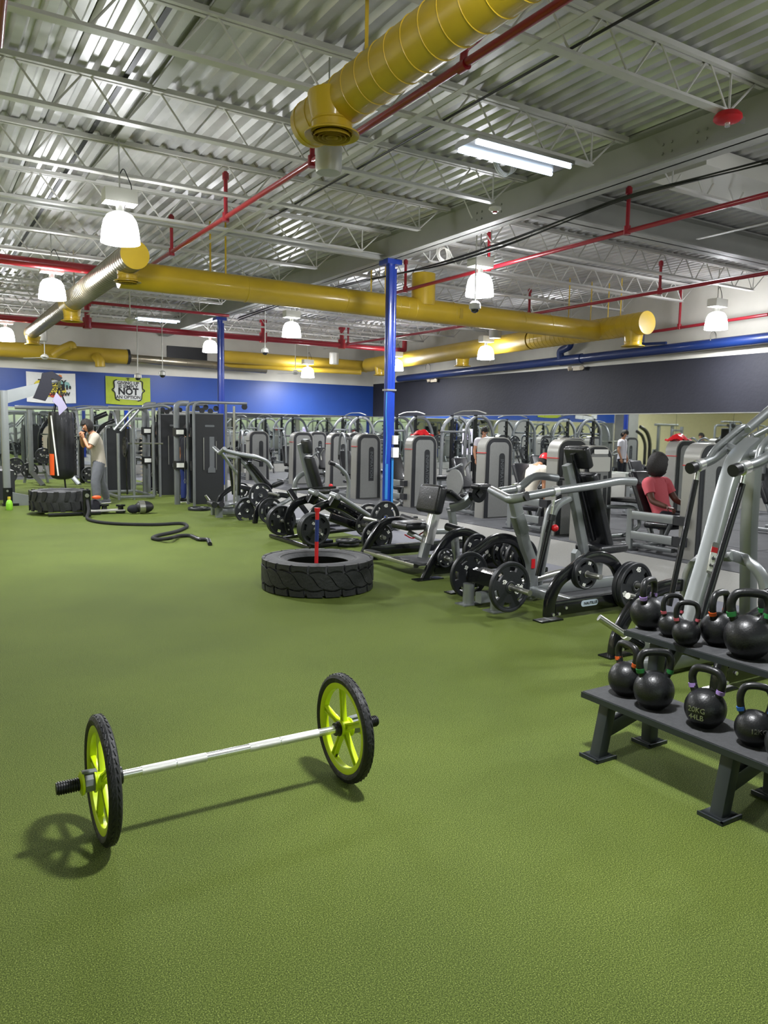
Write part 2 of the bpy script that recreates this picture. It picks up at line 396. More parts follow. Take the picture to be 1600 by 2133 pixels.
# walls
def wall(name, base, pieces):
    w = struct(name, base, 'plaster')
    for nm, mb, m, lb in pieces: part(nm, mb, m, w, label=lb)
    return w
wb = wall('wall_back', MB().box(XL, YW, -0.2, XW+0.2, YW+0.2, ZD+0.3), [
    ('blue_band', MB().box(1.9, YW-0.02, 2.13, XW, YW, 3.33), 'blue_wall', 'blue painted band'),
    ('lower_band', MB().box(1.9, YW-0.015, 0, XW, YW, 2.13), 'grey_wall', None)])
wl2 = part('cream_panel', MB().box(XL, YW-0.02, 0, 1.9, YW, 4.2), 'cream_wall', wb, label='pale cream wall section')
part('grey_panel', MB().box(1.2, YW-0.9, 0, 1.88, YW-0.03, 3.5), 'grey_wall', wb, label='grey return wall')
part('ledge', MB().box(1.9, YW-0.045, 2.125, XW, YW-0.02, 2.15), 'steel', wb)
wr = wall('wall_right', MB().box(XW, YF, -0.2, XW+0.2, YW+0.2, ZD+0.3), [
    ('dark_band', MB().box(XW-0.02, YF, 2.13, XW, YW-0.02, 3.42), 'dark_wall', 'charcoal painted band'),
    ('lower_band', MB().box(XW-0.015, YF, 0, XW, YW, 2.13), 'grey_wall', None)])
part('ledge', MB().box(XW-0.045, YF, 2.125, XW-0.02, YW-0.02, 2.145), 'steel', wr)
wall('wall_left', MB().box(XL-0.2, YF, -0.2, XL, YW, ZD+0.3), [('cream_band', MB().box(XL, YF, 0, XL+0.02, YW, 3.6), 'cream_wall', None)])
# front wall with storefront windows (seen only in the mirrors)
wf = struct('wall_front', MB().box(XL, YF-0.2, 3.3, XW, YF, ZD+0.3).box(XL, YF-0.2, -0.2, XW, YF, 0.35), 'plaster')
wn = 1
for i in range(8):
    x0 = XL+0.3+i*2.9; x1 = x0+2.6
    part('pier', MB().box(x0-0.3, YF-0.2, 0.35, x0, YF, 3.3), 'plaster', wf)
    w = struct('window_%d' % wn, MB().box(x0, YF-0.16, 0.35, x1, YF-0.06, 0.42).box(x0, YF-0.16, 3.22, x1, YF-0.06, 3.3).box(x0, YF-0.16, 0.35, x0+0.07, YF-0.06, 3.3).box(x1-0.07, YF-0.16, 0.35, x1, YF-0.06, 3.3).box((x0+x1)/2-0.03, YF-0.15, 0.42, (x0+x1)/2+0.03, YF-0.07, 3.22).box(x0, YF-0.15, 2.3, x1, YF-0.07, 2.36), 'black_gloss'); wn += 1
    for xa, xb in ((x0+0.07, (x0+x1)/2-0.03), ((x0+x1)/2+0.03, x1-0.07)):
        part('pane', MB().box(xa, YF-0.12, 0.42, xb, YF-0.11, 3.22), 'clear', w)
# mirrors in panels
mb_ = thing('wall_mirror', 'long wall mirror in panels under the blue band on the back wall', 'mirror', (9, YW-0.03, 0.32))
x = 2.0
while x < XW-0.1:
    x1 = min(x+1.83, XW-0.03)
    if not (6.9 < x < 7.6): part('mirror_panel', MB().box(x, YW-0.03, 0.32, x1-0.006, YW-0.022, 2.12), 'mirror', mb_)
    x = x1
mr = thing('wall_mirror', 'long wall mirror in panels under the charcoal band on the right wall', 'mirror', (XW-0.03, 12, 0.32))
y = -4.5
while y < YW-0.2:
    y1 = min(y+1.52, YW-0.05)
    part('mirror_panel', MB().box(XW-0.03, y, 0.32, XW-0.022, y1-0.006, 2.12), 'mirror', mr)
    y = y1
# blue posts
def post(x, y, label):
    t = thing('support_post', label, 'post', (x, y, 0), 'blue support posts')
    part('shaft', MB().beam([(x, y, 0), (x, y, 4.56)], 0.13, 0.13, up=(1,0,0), rc=0.02), 'blue', t)
    part('side_conduit', MB().beam([(x+0.085, y-0.03, 0), (x+0.085, y-0.03, 4.5)], 0.035, 0.05, up=(1,0,0), rc=0.006), 'blue', t)
    part('cap_plate', MB().box(x-0.15, y-0.15, 4.56, x+0.15, y+0.15, 4.645), 'blue', t)
    part('base_plate', MB().box(x-0.14, y-0.14, -0.0, x+0.14, y+0.14, 0.02), 'blue', t)
    return t
p1 = post(7.49, 12.05, 'tall blue support post nearest the camera with light blue straps')
part('strap', MB().tube([(7.40, 11.97, 2.30), (7.38, 11.95, 1.9), (7.42, 11.97, 1.5), (7.40, 11.96, 1.0)], 0.012, 8), 'light_blue', p1, label='light blue cloth strap')
part('strap', MB().box(7.40, 11.955, 0.35, 7.45, 11.975, 1.0).box(7.53, 11.955, 0.25, 7.57, 11.975, 1.1), 'light_blue', p1, label='light blue band')
part('clamp', MB().box(7.41, 11.965, 2.33, 7.61, 12.135, 2.36), 'steel', p1)
part('switch_box', MB().box(7.545, 11.93, 1.36, 7.645, 11.985, 1.52), 'white', p1, label='white switch box')
part('switch_box', MB().box(7.535, 11.92, 1.12, 7.655, 11.985, 1.30), 'white', p1, label='white outlet box')
post(7.49, 21.0, 'blue support post farther back beyond the cable towers')
# banners
def banner(x0, x1, z0, z1, m, label):
    t = thing('wall_banner', label, 'banner', (x0, YW-0.05, z0))
    b = MB(); N = 10; vs = []; fs = []
    for i in range(N+1):
        for j in range(N+1):
            u = i/N; v = j/N
            vs.append((x0+(x1-x0)*u, YW-0.05-0.008*math.sin(7*u+3*v), z0+(z1-z0)*v - 0.03*math.sin(PI*u)*(1 if j == 0 else 0.6*(v > .9))))
    for i in range(N):
        for j in range(N): fs.append((i*(N+1)+j, (i+1)*(N+1)+j, (i+1)*(N+1)+j+1, i*(N+1)+j+1))
    b.add(vs, fs)
    part('cloth', b, m, t); return t
BY = YW-0.068
def flat(poly, m, parent, name, y=BY):
    part(name, MB().prism([(p[0], p[1]) for p in poly], (0, y, 0), (1,0,0), (0,0,1), 0.003), m, parent)
bn = banner(5.56, 7.01, 2.33, 3.23, 'banner_green', 'lime green banner reading giving up is simply not an option')
flat([(5.86,2.50),(6.72,2.46),(6.74,2.7),(6.70,3.08),(5.84,3.10),(5.83,2.8)], 'print_grey', bn, 'print_panel')
text('GIVING UP', 0.145, (6.28, BY-0.006, 3.02), (1,0,0), (0,0,1), 'print_black', bn, bold=0.004)
text('IS SIMPLY', 0.155, (6.28, BY-0.006, 2.90), (1,0,0), (0,0,1), 'print_black', bn, bold=0.004)
text('NOT', 0.30, (6.28, BY-0.006, 2.735), (1,0,0), (0,0,1), 'print_black', bn, bold=0.012)
text('AN OPTION', 0.145, (6.28, BY-0.006, 2.555), (1,0,0), (0,0,1), 'print_black', bn, bold=0.004)
for sx, s_ in ((5.82, 1), (6.76, -1)):
    part('brace', MB().sweep(fillet([(sx+s_*0.10, BY-0.004, 3.12), (sx-0*s_, BY-0.004, 3.08), (sx+s_*0.02, BY-0.004, 2.85), (sx-s_*0.08, BY-0.004, 2.79), (sx+s_*0.03, BY-0.004, 2.72), (sx+s_*0.05, BY-0.004, 2.48), (sx+s_*0.18, BY-0.004, 2.44)], 0.06), rrect(0.035, 0.004, 0.001), up=(0,1,0)), 'print_black', bn)
part('print_figure', MB().beam([(6.22, BY-0.004, 3.17), (6.34, BY-0.004, 3.17)], 0.004, 0.015, rc=0.001).beam([(6.28, BY-0.004, 3.09), (6.28, BY-0.004, 3.20)], 0.02, 0.004, up=(0,1,0), rc=0.001), 'print_black', bn)
bn = banner(3.18, 4.63, 2.31, 3.25, 'banner_white', 'white banner splashed with yellow and teal behind the punching bag')
flat([(3.30,2.75),(3.45,2.95),(3.75,3.10),(4.05,3.12),(4.25,2.95),(4.35,2.65),(4.1,2.5),(3.6,2.48),(3.4,2.6)], 'print_yellow', bn, 'print_splash')
flat([(4.15,3.02),(4.42,2.96),(4.5,2.8),(4.36,2.78),(4.2,2.88)], 'print_teal', bn, 'print_splash', BY-0.004)
flat([(4.08,3.12),(4.14,3.20),(4.22,3.17),(4.22,3.08),(4.14,3.05)], 'print_orange', bn, 'print_splash', BY-0.004)
flat([(3.75,2.60),(4.3,2.56),(4.2,2.49),(3.9,2.47)], 'print_red', bn, 'print_splash', BY-0.004)
text('SORE', 0.15, (3.93, BY-0.010, 3.06), (1,0,0), (0,0,1), 'print_black', bn, bold=0.005)
text('TODAY', 0.24, (3.93, BY-0.010, 2.93), (1,0,0), (0,0,1), 'print_black', bn, bold=0.008)
text('STRONG', 0.15, (3.93, BY-0.010, 2.72), (1,0,0), (0,0,1), 'print_black', bn, bold=0.004)
text('TOMORROW', 0.17, (3.93, BY-0.010, 2.58), (1,0,0), (0,0,1), 'print_black', bn, bold=0.006)
bb = MB().box(3.55, BY-0.012, 2.79, 4.2, BY-0.008, 2.82)
for xx, hh in ((3.33,0.05),(3.40,0.075),(3.50,0.10),(4.20,0.10),(4.34,0.075),(4.43,0.05)): bb.box(xx, BY-0.012, 2.80-hh, xx+(0.1 if hh > 0.08 else 0.05), BY-0.008, 2.80+hh)
part('print_barbell', bb, 'print_black', bn)

# ================================================================== OVERHEAD SERVICES
def strap(a, b, m, parent): part('hanger_strap', MB().beam([a, b], 0.03, 0.006, up=(0,1,0), rc=0.001), m, parent)
def diffuser(parent, c, r, top, m, inner=True, sk=0.04):
    c = V(c)
    n = part('diffuser_neck', MB().lathe([(r*1.22, top), (r*1.16, top*0.75), (r, 0.10), (r*1.05, 0.095), (r*1.05, 0.085), (r, 0.08), (r, 0.0)], c, seg=28, cap=False), m, parent)
    part('flange', MB().lathe([(r*0.98, 0.03), (r*1.2, 0.01), (r*1.36, 0.0), (r*1.36, -0.012), (r*1.2, -0.002), (r*0.98, 0.015)], c, seg=32, closed=True), m, n)
    if inner:
        b = MB()
        for q in (0.88, 0.66, 0.45, 0.24): b.lathe([(r*q, 0.0), (r*(q+0.06), -0.03), (r*(q+0.05), -0.03), (r*(q-0.01), 0.0)], c, seg=28, closed=True)
        b.lathe([(r*0.98, 0.06), (0.0, 0.06)], c, seg=28)
        part('cone_rings', b, 'yellow_far', n)
def duct(name, label, a, b, r, m='yellow', seams=0.0, caps=(False, False), capm='yellow', group=None, straps=()):
    a = V(a); b = V(b); t = thing(name, label, 'duct', a, group)
    part('duct_body', MB().cyl(a, b, r, 36), m, t)
    d = (b-a).normalized(); L = (b-a).length
    if seams:
        s_ = MB(); q = 0.05
        sk = V((0,0,1)) if abs(d.z) < 0.5 else V((1,0,0))
        while q < L-0.02:
            s_.lathe([(r-0.001, -0.004), (r+0.006, 0), (r-0.001, 0.004)], a+d*q, axis=d+V((0.10, 0, 0.06)), seg=36); q += seams
        part('seams', s_, m, t, kind='stuff')
    for q, c in zip((a, b), caps):
        if c: part('end_cap', MB().cyl(q-d*0.012, q+d*0.012, r*1.03, 36), capm, t, label='flat yellow end cap')
    for q, sx in straps:
        p = a+d*q
        for e in (-1, 1):
            o = V((-d.y, d.x, 0))*(r*0.9*e) if False else V((0, 0, 0))
        side = V((-d.y, d.x, 0))*sx
        strap(p+side+V((0,0,r*0.5)), p+side+V((0,0,ZD-p.z)), m, t)
    return t
d1 = duct('spiral_duct', 'large yellow spiral duct overhead, nearest the camera, with a round outlet', (3.03, 6.22, 4.2), (3.03, -3.0, 4.2), 0.185, 'yellow', 0.205, straps=((0.95, 0.0), (2.4, 0.05)))
diffuser(d1, (2.95, 5.66, 3.94), 0.16, 0.30, 'yellow')
part('end_liner', MB().cyl((3.03, 6.20, 4.2), (3.03, 6.18, 4.2), 0.18, 30), 'yellow_far', d1)
d2 = duct('spiral_duct', 'pale spiral duct with lamplight in its colour, running away from the yellow end cap', (2.96, 11.95, 4.14), (2.96, 17.1, 4.14), 0.205, 'galv_and_lamplit', 0.13, caps=(True, False), straps=((4.9, 0.0),))  # yellow duct; the pale tan puts strong lamplight into its colour
diffuser(d2, (2.98, 12.5, 3.84), 0.15, 0.30, 'yellow')
d3 = duct('spiral_duct', 'narrower far end of the left spiral duct with two yellow drops', (2.96, 17.15, 4.14), (2.96, 23.4, 4.1), 0.17, 'galv_and_lamplit', 0.16, caps=(False, True))  # same lamplit tan in place of yellow
part('collar', MB().cyl((2.96, 16.9, 4.14), (2.96, 17.5, 4.14), 0.215, 30), 'yellow', d3)
diffuser(d3, (2.98, 17.3, 3.76), 0.16, 0.36, 'yellow', False)
diffuser(d3, (2.98, 23.2, 3.78), 0.16, 0.22, 'yellow', False)
d4 = duct('cross_duct', 'long yellow duct crossing the room in front of the blue post', (2.96, 13.0, 4.03), (13.75, 13.0, 4.0), 0.222, 'yellow', 0, straps=((1.55, 0.1), (1.75, -0.1), (4.75, 0.1), (4.95, -0.1), (9.9, 0.0), (10.6, 0.0)))
for xx in (5.1, 7.05, 8.2, 8.4, 8.6, 9.55, 11.4, 12.2): part('joint_band', MB().lathe([(0.223, -0.014), (0.229, 0), (0.223, 0.014)], (xx, 13.0, 4.02), axis=(1,0,0), seg=32, cap=False), 'yellow', d4)
part('riser_tee', MB().lathe([(0.24, 0), (0.235, 0.62)], (8.86, 13.0, 4.1), seg=30), 'yellow', d4, label='round riser up from the duct')
part('access_tape', MB().box(9.62, 12.775, 3.9, 9.7, 12.79, 4.1), 'yellow_far', d4)
d5 = duct('spiral_duct', 'yellow duct with round end cap and outlet at the right end of the cross duct', (13.85, 11.62, 4.05), (14.1, 15.5, 4.05), 0.245, 'yellow', 0.16, caps=(True, False), straps=((0.7, 0.1), (1.3, -0.1)))
diffuser(d5, (13.88, 12.0, 3.58), 0.19, 0.42, 'yellow', False)
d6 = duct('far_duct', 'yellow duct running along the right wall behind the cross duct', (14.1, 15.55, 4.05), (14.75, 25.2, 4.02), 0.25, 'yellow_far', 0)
diffuser(d6, (14.45, 19.0, 3.60), 0.19, 0.40, 'yellow', False)
diffuser(d6, (14.7, 24.2, 3.60), 0.20, 0.40, 'yellow', False)
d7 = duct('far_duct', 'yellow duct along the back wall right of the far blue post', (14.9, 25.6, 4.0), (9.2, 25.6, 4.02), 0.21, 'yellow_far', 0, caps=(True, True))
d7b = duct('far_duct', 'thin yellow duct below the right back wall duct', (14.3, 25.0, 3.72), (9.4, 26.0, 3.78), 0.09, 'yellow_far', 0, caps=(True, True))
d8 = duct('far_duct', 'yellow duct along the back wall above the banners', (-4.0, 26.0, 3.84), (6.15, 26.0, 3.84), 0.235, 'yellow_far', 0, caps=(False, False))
part('end_ring', MB().cyl((6.12, 26.0, 3.84), (6.2, 26.0, 3.84), 0.245, 30), 'dark_band', d8)
part('elbow', MB().tube([(3.846, 25.7, 3.722), (4.082, 25.6, 3.904), (4.374, 25.5, 4.061), (4.385, 25.5, 3.946)], 0.13, 14, 0.1), 'yellow_far', d8)
part('elbow', MB().tube([(5.131, 25.8, 3.782), (5.203, 25.6, 3.624), (5.214, 25.6, 3.446)], 0.15, 14, 0.1), 'yellow_far', d8)
d9 = duct('far_duct', 'bare metal duct continuing the back wall duct', (6.25, 26.05, 3.80), (11.0, 26.05, 3.7), 0.14, 'galv_and_lamplit', 0.9)
# red sprinkler pipes
def pipe(label, path, r, risers=(), m='red', fit=(), drops=()):
    t = thing('sprinkler_pipe', label, 'pipe', path[0], 'red sprinkler pipes')
    part('pipe_run', MB().tube(path, r, 14, 0.05), m, t)
    for p in risers:
        p = V(p); k = part('riser', MB().cyl(p, (p.x, p.y, ZD-0.1), r*0.85, 10), m, t)
        part('coupling', MB().cyl(p-V((0,0,r*1.3)), p+V((0,0,r*2.2)), r*1.45, 12), m, k)
        part('coupling', MB().cyl((p.x, p.y, ZD-0.2), (p.x, p.y, ZD-0.12), r*1.4, 10), m, k)
    for p, d in fit:
        p = V(p); d = V(d); part('coupling', MB().cyl(p-d*0.05, p+d*0.05, r*1.35, 14), m, t)
    return t
t = pipe('red sprinkler pipe running overhead from the top right past the near yellow duct', [(3.73, -4.5, 4.4), (3.73, 14.8, 4.42)], 0.032, [(3.73, 7.6, 4.4), (3.73, 10.2, 4.4), (3.73, 12.7, 4.4)], fit=(((3.73, 7.45, 4.4), (0,1,0)), ((3.73, 5.0, 4.4), (0,1,0))))
part('offset_branch', MB().tube([(3.73, 5.0, 4.4), (3.73, 4.99, 4.52), (3.82, 4.95, 4.60), (3.86, 4.72, 4.70), (3.86, 4.66, 5.0)], 0.03, 12, 0.04), 'red', t)
part('pipe_hook', MB().tube([(3.73, 6.9, 4.36), (3.77, 6.9, 4.4), (3.73, 6.9, 4.46), (3.73, 6.9, 4.66)], 0.006, 6, 0.02), 'conduit', t)
pipe('red sprinkler pipe passing just right of the blue post', [(8.56, -3.0, 4.4), (8.56, 14.6, 4.4)], 0.033, [(8.56, 7.6, 4.4), (8.56, 10.6, 4.4), (8.56, 13.2, 4.4)])
pipe('red sprinkler pipe above the right end of the cross duct', [(12.62, 5.0, 4.4), (12.66, 17.5, 4.4)], 0.033, [(12.66, 10.35, 4.4), (12.66, 14.1, 4.4)])
pipe('red sprinkler pipe close to the top of the right wall', [(15.45, 9.826, 4.164), (15.45, 13.654, 4.074)], 0.035, [(15.45, 12.018, 4.121)])
pipe('thick red sprinkler main crossing the far part of the room', [(-4.0, 22.95, 4.4), (14.9, 22.95, 4.4), (14.9, 22.95, 4.75)], 0.085, [(4.35, 22.95, 4.4), (9.6, 22.95, 4.4), (12.4, 22.95, 4.4)])
pipe('thick red sprinkler main at upper left behind the first lamp', [(-4.0, 14.87, 4.4), (3.73, 14.87, 4.4)], 0.085)
pipe('short red sprinkler branch above the far lamps', [(12.407, 22.528, 4.4), (12.639, 18.068, 4.4), (12.6, 15.876, 4.4)], 0.035, [(12.407, 22.528, 4.4)])
pipe('thin red sprinkler line under the left roof bay', [(3.0, 19.5, 4.5), (7.2, 19.5, 4.5)], 0.035)
pipe('red sprinkler pipe end showing at the top left corner of the picture', [(0.621, 5.461, 4.4), (0.656, 6.151, 4.4), (0.683, 6.622, 4.4)], 0.03)
# blue pipe on right wall
t = thing('wall_pipe', 'thick blue pipe along the white top of the right wall', 'pipe', (15.6, 10, 3.6))
part('pipe_run', MB().cyl((15.6, 2.0, 3.80), (15.6, 24.4, 3.52), 0.115, 20), 'navy', t)
part('pipe_sleeve', MB().cyl((15.6, 15.2, 3.635), (15.6, 16.0, 3.625), 0.135, 20), 'navy', t)
part('offset_branch', MB().tube([(15.55, 15.95, 3.68), (15.5, 15.95, 3.88), (15.5, 15.55, 3.98), (15.5, 15.6, 4.3)], 0.10, 14, 0.1), 'navy', t)
part('branch', MB().tube([(15.5, 12.4, 3.8), (15.5, 13.1, 3.83), (15.5, 13.1, 4.15)], 0.035, 10, 0.05), 'navy', t)
for yy in (8.0, 11.2, 19.0, 22.5): part('pipe_hanger', MB().tube([(15.5, yy, 3.75), (15.5, yy, 3.9), (15.6, yy, 3.98), (15.7, yy, 3.9), (15.7, yy, 3.7)], 0.012, 8, 0.06), 'steel', t)
# high-bay lamps
def high_bay():
    t = thing('high_bay_lamp', 'x', 'ceiling lamp', (0,0,0), 'high bay lamps')
    part('shade', MB().lathe([(0.0, 0.36), (0.09, 0.355), (0.15, 0.325), (0.192, 0.26), (0.214, 0.17), (0.228, 0.05), (0.232, 0.0), (0.0, 0.0)], (0,0,0), seg=28), 'lamp_glow', t, label='glowing white dome shade')
    part('neck', MB().cyl((0,0,0.35), (0,0,0.46), 0.05, 14), 'steel', t)
    part('ballast_box', MB().box(-0.19, -0.11, 0.46, 0.19, 0.11, 0.62), 'white_paint', t)
    part('hook', MB().tube([(0,0,0.62), (0,0,1.24)], 0.01, 6), 'steel', t)
    part('power_cord', MB().tube([(0.05,0,0.42), (0.16,0,0.66), (0.05,0,0.9), (0,0,0.8)], 0.006, 6, 0.08), 'black_plastic', t)
    ld = D.lights.new('bulb', 'AREA'); ld.shape = 'DISK'; ld.size = 0.34; ld.energy = LAMP_POWER; ld.color = LAMP_COL
    lo = D.objects.new('bulb', ld); COL.objects.link(lo); lo.parent = t; lo.location = (0, 0, -0.02)
    return t
hb = high_bay()
LAMPS = [((2.30, 9.97, 3.84), 'glowing high bay lamp at upper left, largest of the lamps, above the yellow end cap'),
 ((2.28, 15.1, 3.84), 'high bay lamp left of the silvery duct'),
 ((2.33, 23.45, 3.84), 'high bay lamp at the far left edge'),
 ((8.06, 17.5, 3.84), 'high bay lamp seen under the middle of the long cross duct'),
 ((8.10, 10.24, 3.84), 'glowing high bay lamp right of the near blue post'),
 ((14.55, 10.4, 3.84), 'high bay lamp at the right beside the white wall top'),
 ((8.05, 23.45, 3.92), 'high bay lamp partly behind the far blue post'),
 ((13.6, 16.84, 3.60), 'high bay lamp under the yellow duct along the right wall'),
 ((14.0, 22.04, 3.60), 'high bay lamp just right of the near blue post, by the room corner'),
 ((12.1, 24.9, 3.42), 'high bay lamp lighting the bright patch on the blue wall'),
 ((2.30, 2.4, 3.84), 'high bay lamp above the wheeled barbell, over the picture'),
 ((8.10, 3.0, 3.84), 'high bay lamp over the front weight machines, out of the picture'),
 ((14.5, 3.0, 3.84), 'high bay lamp by the right wall, out of the picture'),
 ((-3.5, 10.0, 3.84), 'added high bay lamp left of the turf, unseen, lighting the left side'),  # this unseen lamp and the next are added to light the left side
 ((-3.5, 18.0, 3.84), 'added high bay lamp far left of the turf, unseen, lighting the left side')]
for i, (p, lb) in enumerate(LAMPS):
    o = hb if i == 0 else copy_tree(hb)
    o.location = p; o['label'] = lb
# fluorescent fixtures
def strip(label, c, L=1.38):
    x, y, z = c; t = thing('tube_light', label, 'ceiling lamp', c, 'tube light fixtures')
    part('housing', MB().prism([(-0.2, 0), (-0.2, 0.04), (-0.15, 0.07), (-0.05, 0.07), (0, 0.04), (0.05, 0.07), (0.15, 0.07), (0.2, 0.04), (0.2, 0)], (x-L/2, y, z+0.02), (0,1,0), (0,0,1), L), 'steel', t)
    for s_ in (-0.15, 0.15): part('glowing_tube', MB().cyl((x-L/2+0.02, y+s_, z), (x+L/2-0.02, y+s_, z), 0.02, 10), 'tube_glow', t)
    return t
strip('bright twin tube light under the roof right of the near yellow duct', (5.80, 6.76, 4.60))
strip('small twin tube light in the far left roof bay', (6.1, 22.2, 4.58), 1.2)
# hanging items
def can(label, p, r=0.12, h=0.26):
    t = thing('hanging_speaker', label, 'speaker', p, 'round grey speakers under the roof')
    part('shell', MB().lathe([(r*0.92, 0.0), (r, 0.03), (r, h), (r*0.9, h+0.02), (0, h+0.02)], p, seg=28), 'conduit', t)
    part('grille', MB().lathe([(r*0.9, 0.01), (r*0.5, 0.04), (0, 0.045)], p, seg=24), 'dark_band', t)
    part('rod', MB().cyl((p[0], p[1], p[2]+h), (p[0], p[1], ZD-0.05), 0.008, 6), 'steel', t)
can('grey drum speaker right behind the round outlet of the near yellow duct', (3.47, 6.72, 4.02), 0.125, 0.3)
can('grey drum speaker under the right part of the cross duct', (13.3, 16.1, 4.08), 0.16, 0.35)
can('grey drum speaker in front of the far right back wall duct', (13.2, 25.0, 3.95), 0.17, 0.4)
can('grey drum speaker beside the far left duct drop', (3.35, 24.4, 4.0), 0.17, 0.5)
def dome(label, p, top=5.1):
    top = 5.1
    t = thing('dome_camera', label, 'camera', p, 'dome cameras on long rods')
    part('rod', MB().cyl((p[0], p[1], p[2]+0.06), (p[0], p[1], top), 0.012, 8), 'conduit', t)
    part('housing', MB().lathe([(0.0, 0.1), (0.04, 0.1), (0.09, 0.06), (0.095, -0.02), (0.07, -0.03)], p, seg=20), 'conduit', t)
    part('dome_glass', MB().ball((p[0], p[1], p[2]-0.03), 0.068, sz=0.9), 'camera_dome', t)
dome('dome camera on a white rod right of the near blue post', (7.9, 10.1, 3.62), 4.85)
dome('dome camera hanging under the far red main', (8.0, 19.0, 3.60), 4.9)
dome('dome camera hanging above the green banner', (5.3, 21.3, 2.92), 4.6)
dome('dome camera hanging right of the green banner', (5.85, 20.9, 3.0), 4.6)
def fan(label, p, rz=0.0):
    t = thing('ceiling_fan', label, 'fan', (0,0,0), 'white ceiling fans')
    part('down_rod', MB().cyl((0,0,0.08), (0,0,ZD-p[2]-0.02), 0.014, 8), 'white_paint', t)
    part('motor', MB().lathe([(0.0, 0.10), (0.05, 0.1), (0.11, 0.05), (0.11, -0.01), (0.05, -0.05), (0, -0.05)], (0,0,0), seg=20), 'white_paint', t)
    for k in range(3):
        a = 2*PI*k/3+rz; d = V((math.cos(a), math.sin(a), 0))
        part('blade', MB().beam([d*0.1, d*0.68-V((0,0,0.02))], 0.12, 0.008, up=(0,0,1), rc=0.003), 'white_paint', t)
    t.location = p
fan('white ceiling fan in front of the back wall above the white banner', (3.51, 24.95, 3.58), 0.3)
fan('white ceiling fan near the back corner, left of the small lamp', (11.2, 24.0, 3.48), 0.1)
fan('white ceiling fan beside the far tube light', (4.4, 18.3, 3.98), 0.5)
t = thing('alarm_bell', 'red round alarm bell on the end of a roof joist', 'bell', (6.72, 4.78, 4.58))
part('gong', MB().lathe([(0.0, 0.05), (0.10, 0.045), (0.125, 0.02), (0.13, -0.01), (0.11, -0.03), (0.04, -0.045), (0.0, -0.045)], (6.7, 4.8, 4.6), seg=28), 'bright_red', t)
part('striker', MB().cyl((6.7, 4.8, 4.56), (6.7, 4.8, 4.52), 0.025, 12), 'chrome', t)
part('bracket', MB().box(6.72, 4.79, 4.60, 6.95, 4.81, 4.66), 'steel', t)
t = thing('ceiling_detector', 'small round white detector on the end of a roof joist above the cables', 'detector', (6.85, 8.36, 4.6))
part('base', MB().lathe([(0.0, 0.03), (0.08, 0.025), (0.085, 0.0), (0.05, -0.03), (0, -0.03)], (6.85, 8.38, 4.6), seg=20), 'white_paint', t)
part('sensor', MB().cyl((6.85, 8.38, 4.57), (6.85, 8.38, 4.55), 0.03, 12), 'red', t)
for (p, lb) in (((15.79, 22.357, 3.368), 'twin head emergency light on the right wall near the corner'), ((15.79, 15.503, 3.388), 'twin head emergency light on the right wall under the blue pipe')):
    t = thing('emergency_light', lb, 'emergency light', p, 'twin head emergency lights')
    x_, y_, z_ = p
    part('box', MB().box(x_-0.07, y_-0.14, z_-0.05, x_+0.03, y_+0.14, z_+0.05), 'beige_panel', t)
    for s_ in (-1, 1): part('lamp_head', MB().cyl((x_-0.06, y_+s_*0.2, z_+0.02), (x_-0.14, y_+s_*0.25, z_), 0.06, 14), 'beige_panel', t)
# cables
t = thing('cable_bundle', 'sagging bundle of black cables along the main beam and over the blue post', 'cable', (7.8, 7, 4.5))
for k, (dz, dx) in enumerate(((0, 0), (0.03, 0.03), (-0.03, 0.05), (0.0, 0.09), (0.05, 0.06), (-0.05, 0.02))):
    pts = [(7.80+dx, -2, 4.60+dz), (7.80+dx, 3.2, 4.46+dz), (7.80+dx, 5.05, 4.50+dz*0.6), (7.78+dx, 7.0, 4.60), (7.78+dx, 8.2, 4.52+dz*0.7), (7.77+dx, 9.5, 4.44+dz), (7.76+dx, 11.0, 4.43+dz*0.7), (7.72+dx*0.5, 12.1, 4.46), (7.7+dx, 14.0, 4.56+dz*0.5), (7.7+dx, 16.0, 4.60+dz*0.5), (7.7+dx, 20.2, 4.55+dz)]
    part('cable', MB().tube(pts, 0.009, 6, 0.8, 4), 'black_plastic', t)
def coil(label, c, r, m='white_paint'):
    b = MB(); cx, cy, cz = c
    for k in range(5):
        a = k*0.5; pts = []
        for i in range(24):
            q = 2*PI*i/24; pts.append((cx+0.02*k+(r+0.01*k)*math.cos(q)*0.9, cy+0.03*math.sin(a+q), cz+(r-0.012*k)*math.sin(q)*1.3))
        b.sweep(pts, circ(0.007, 5), up=(0,1,0), closed=True)
    solo('wire_coil', b, m, label, 'cable', loc=c)
coil('coil of white wire tied to a joist under the tube light', (6.05, 7.3, 4.80), 0.16)
coil('loose white wire coiled at the top of the near blue post', (8.0, 11.2, 4.68), 0.12)
solo('wire_run', MB().tube([(7.1, 9.2, 4.7), (7.1, 9.4, 5.0)], 0.01, 6), 'white_paint', 'short white wire loop beside the main beam', 'cable', loc=(7.1, 9.3, 4.8))
solo('steel_conduit', MB().tube([(4.7, 2.0, 4.72), (4.7, 11.0, 4.72)], 0.012, 8), 'dark_band', 'thin dark conduit under the roof right of the near duct', 'conduit', loc=(4.7, 5, 4.72))
solo('wall_opening', MB().box(7.6, YW-0.06, 3.92, 9.0, YW-0.005, 4.35), 'black_panel', 'dark rectangular grille high on the back wall', 'grille', loc=(8.3, YW-0.03, 4.1))

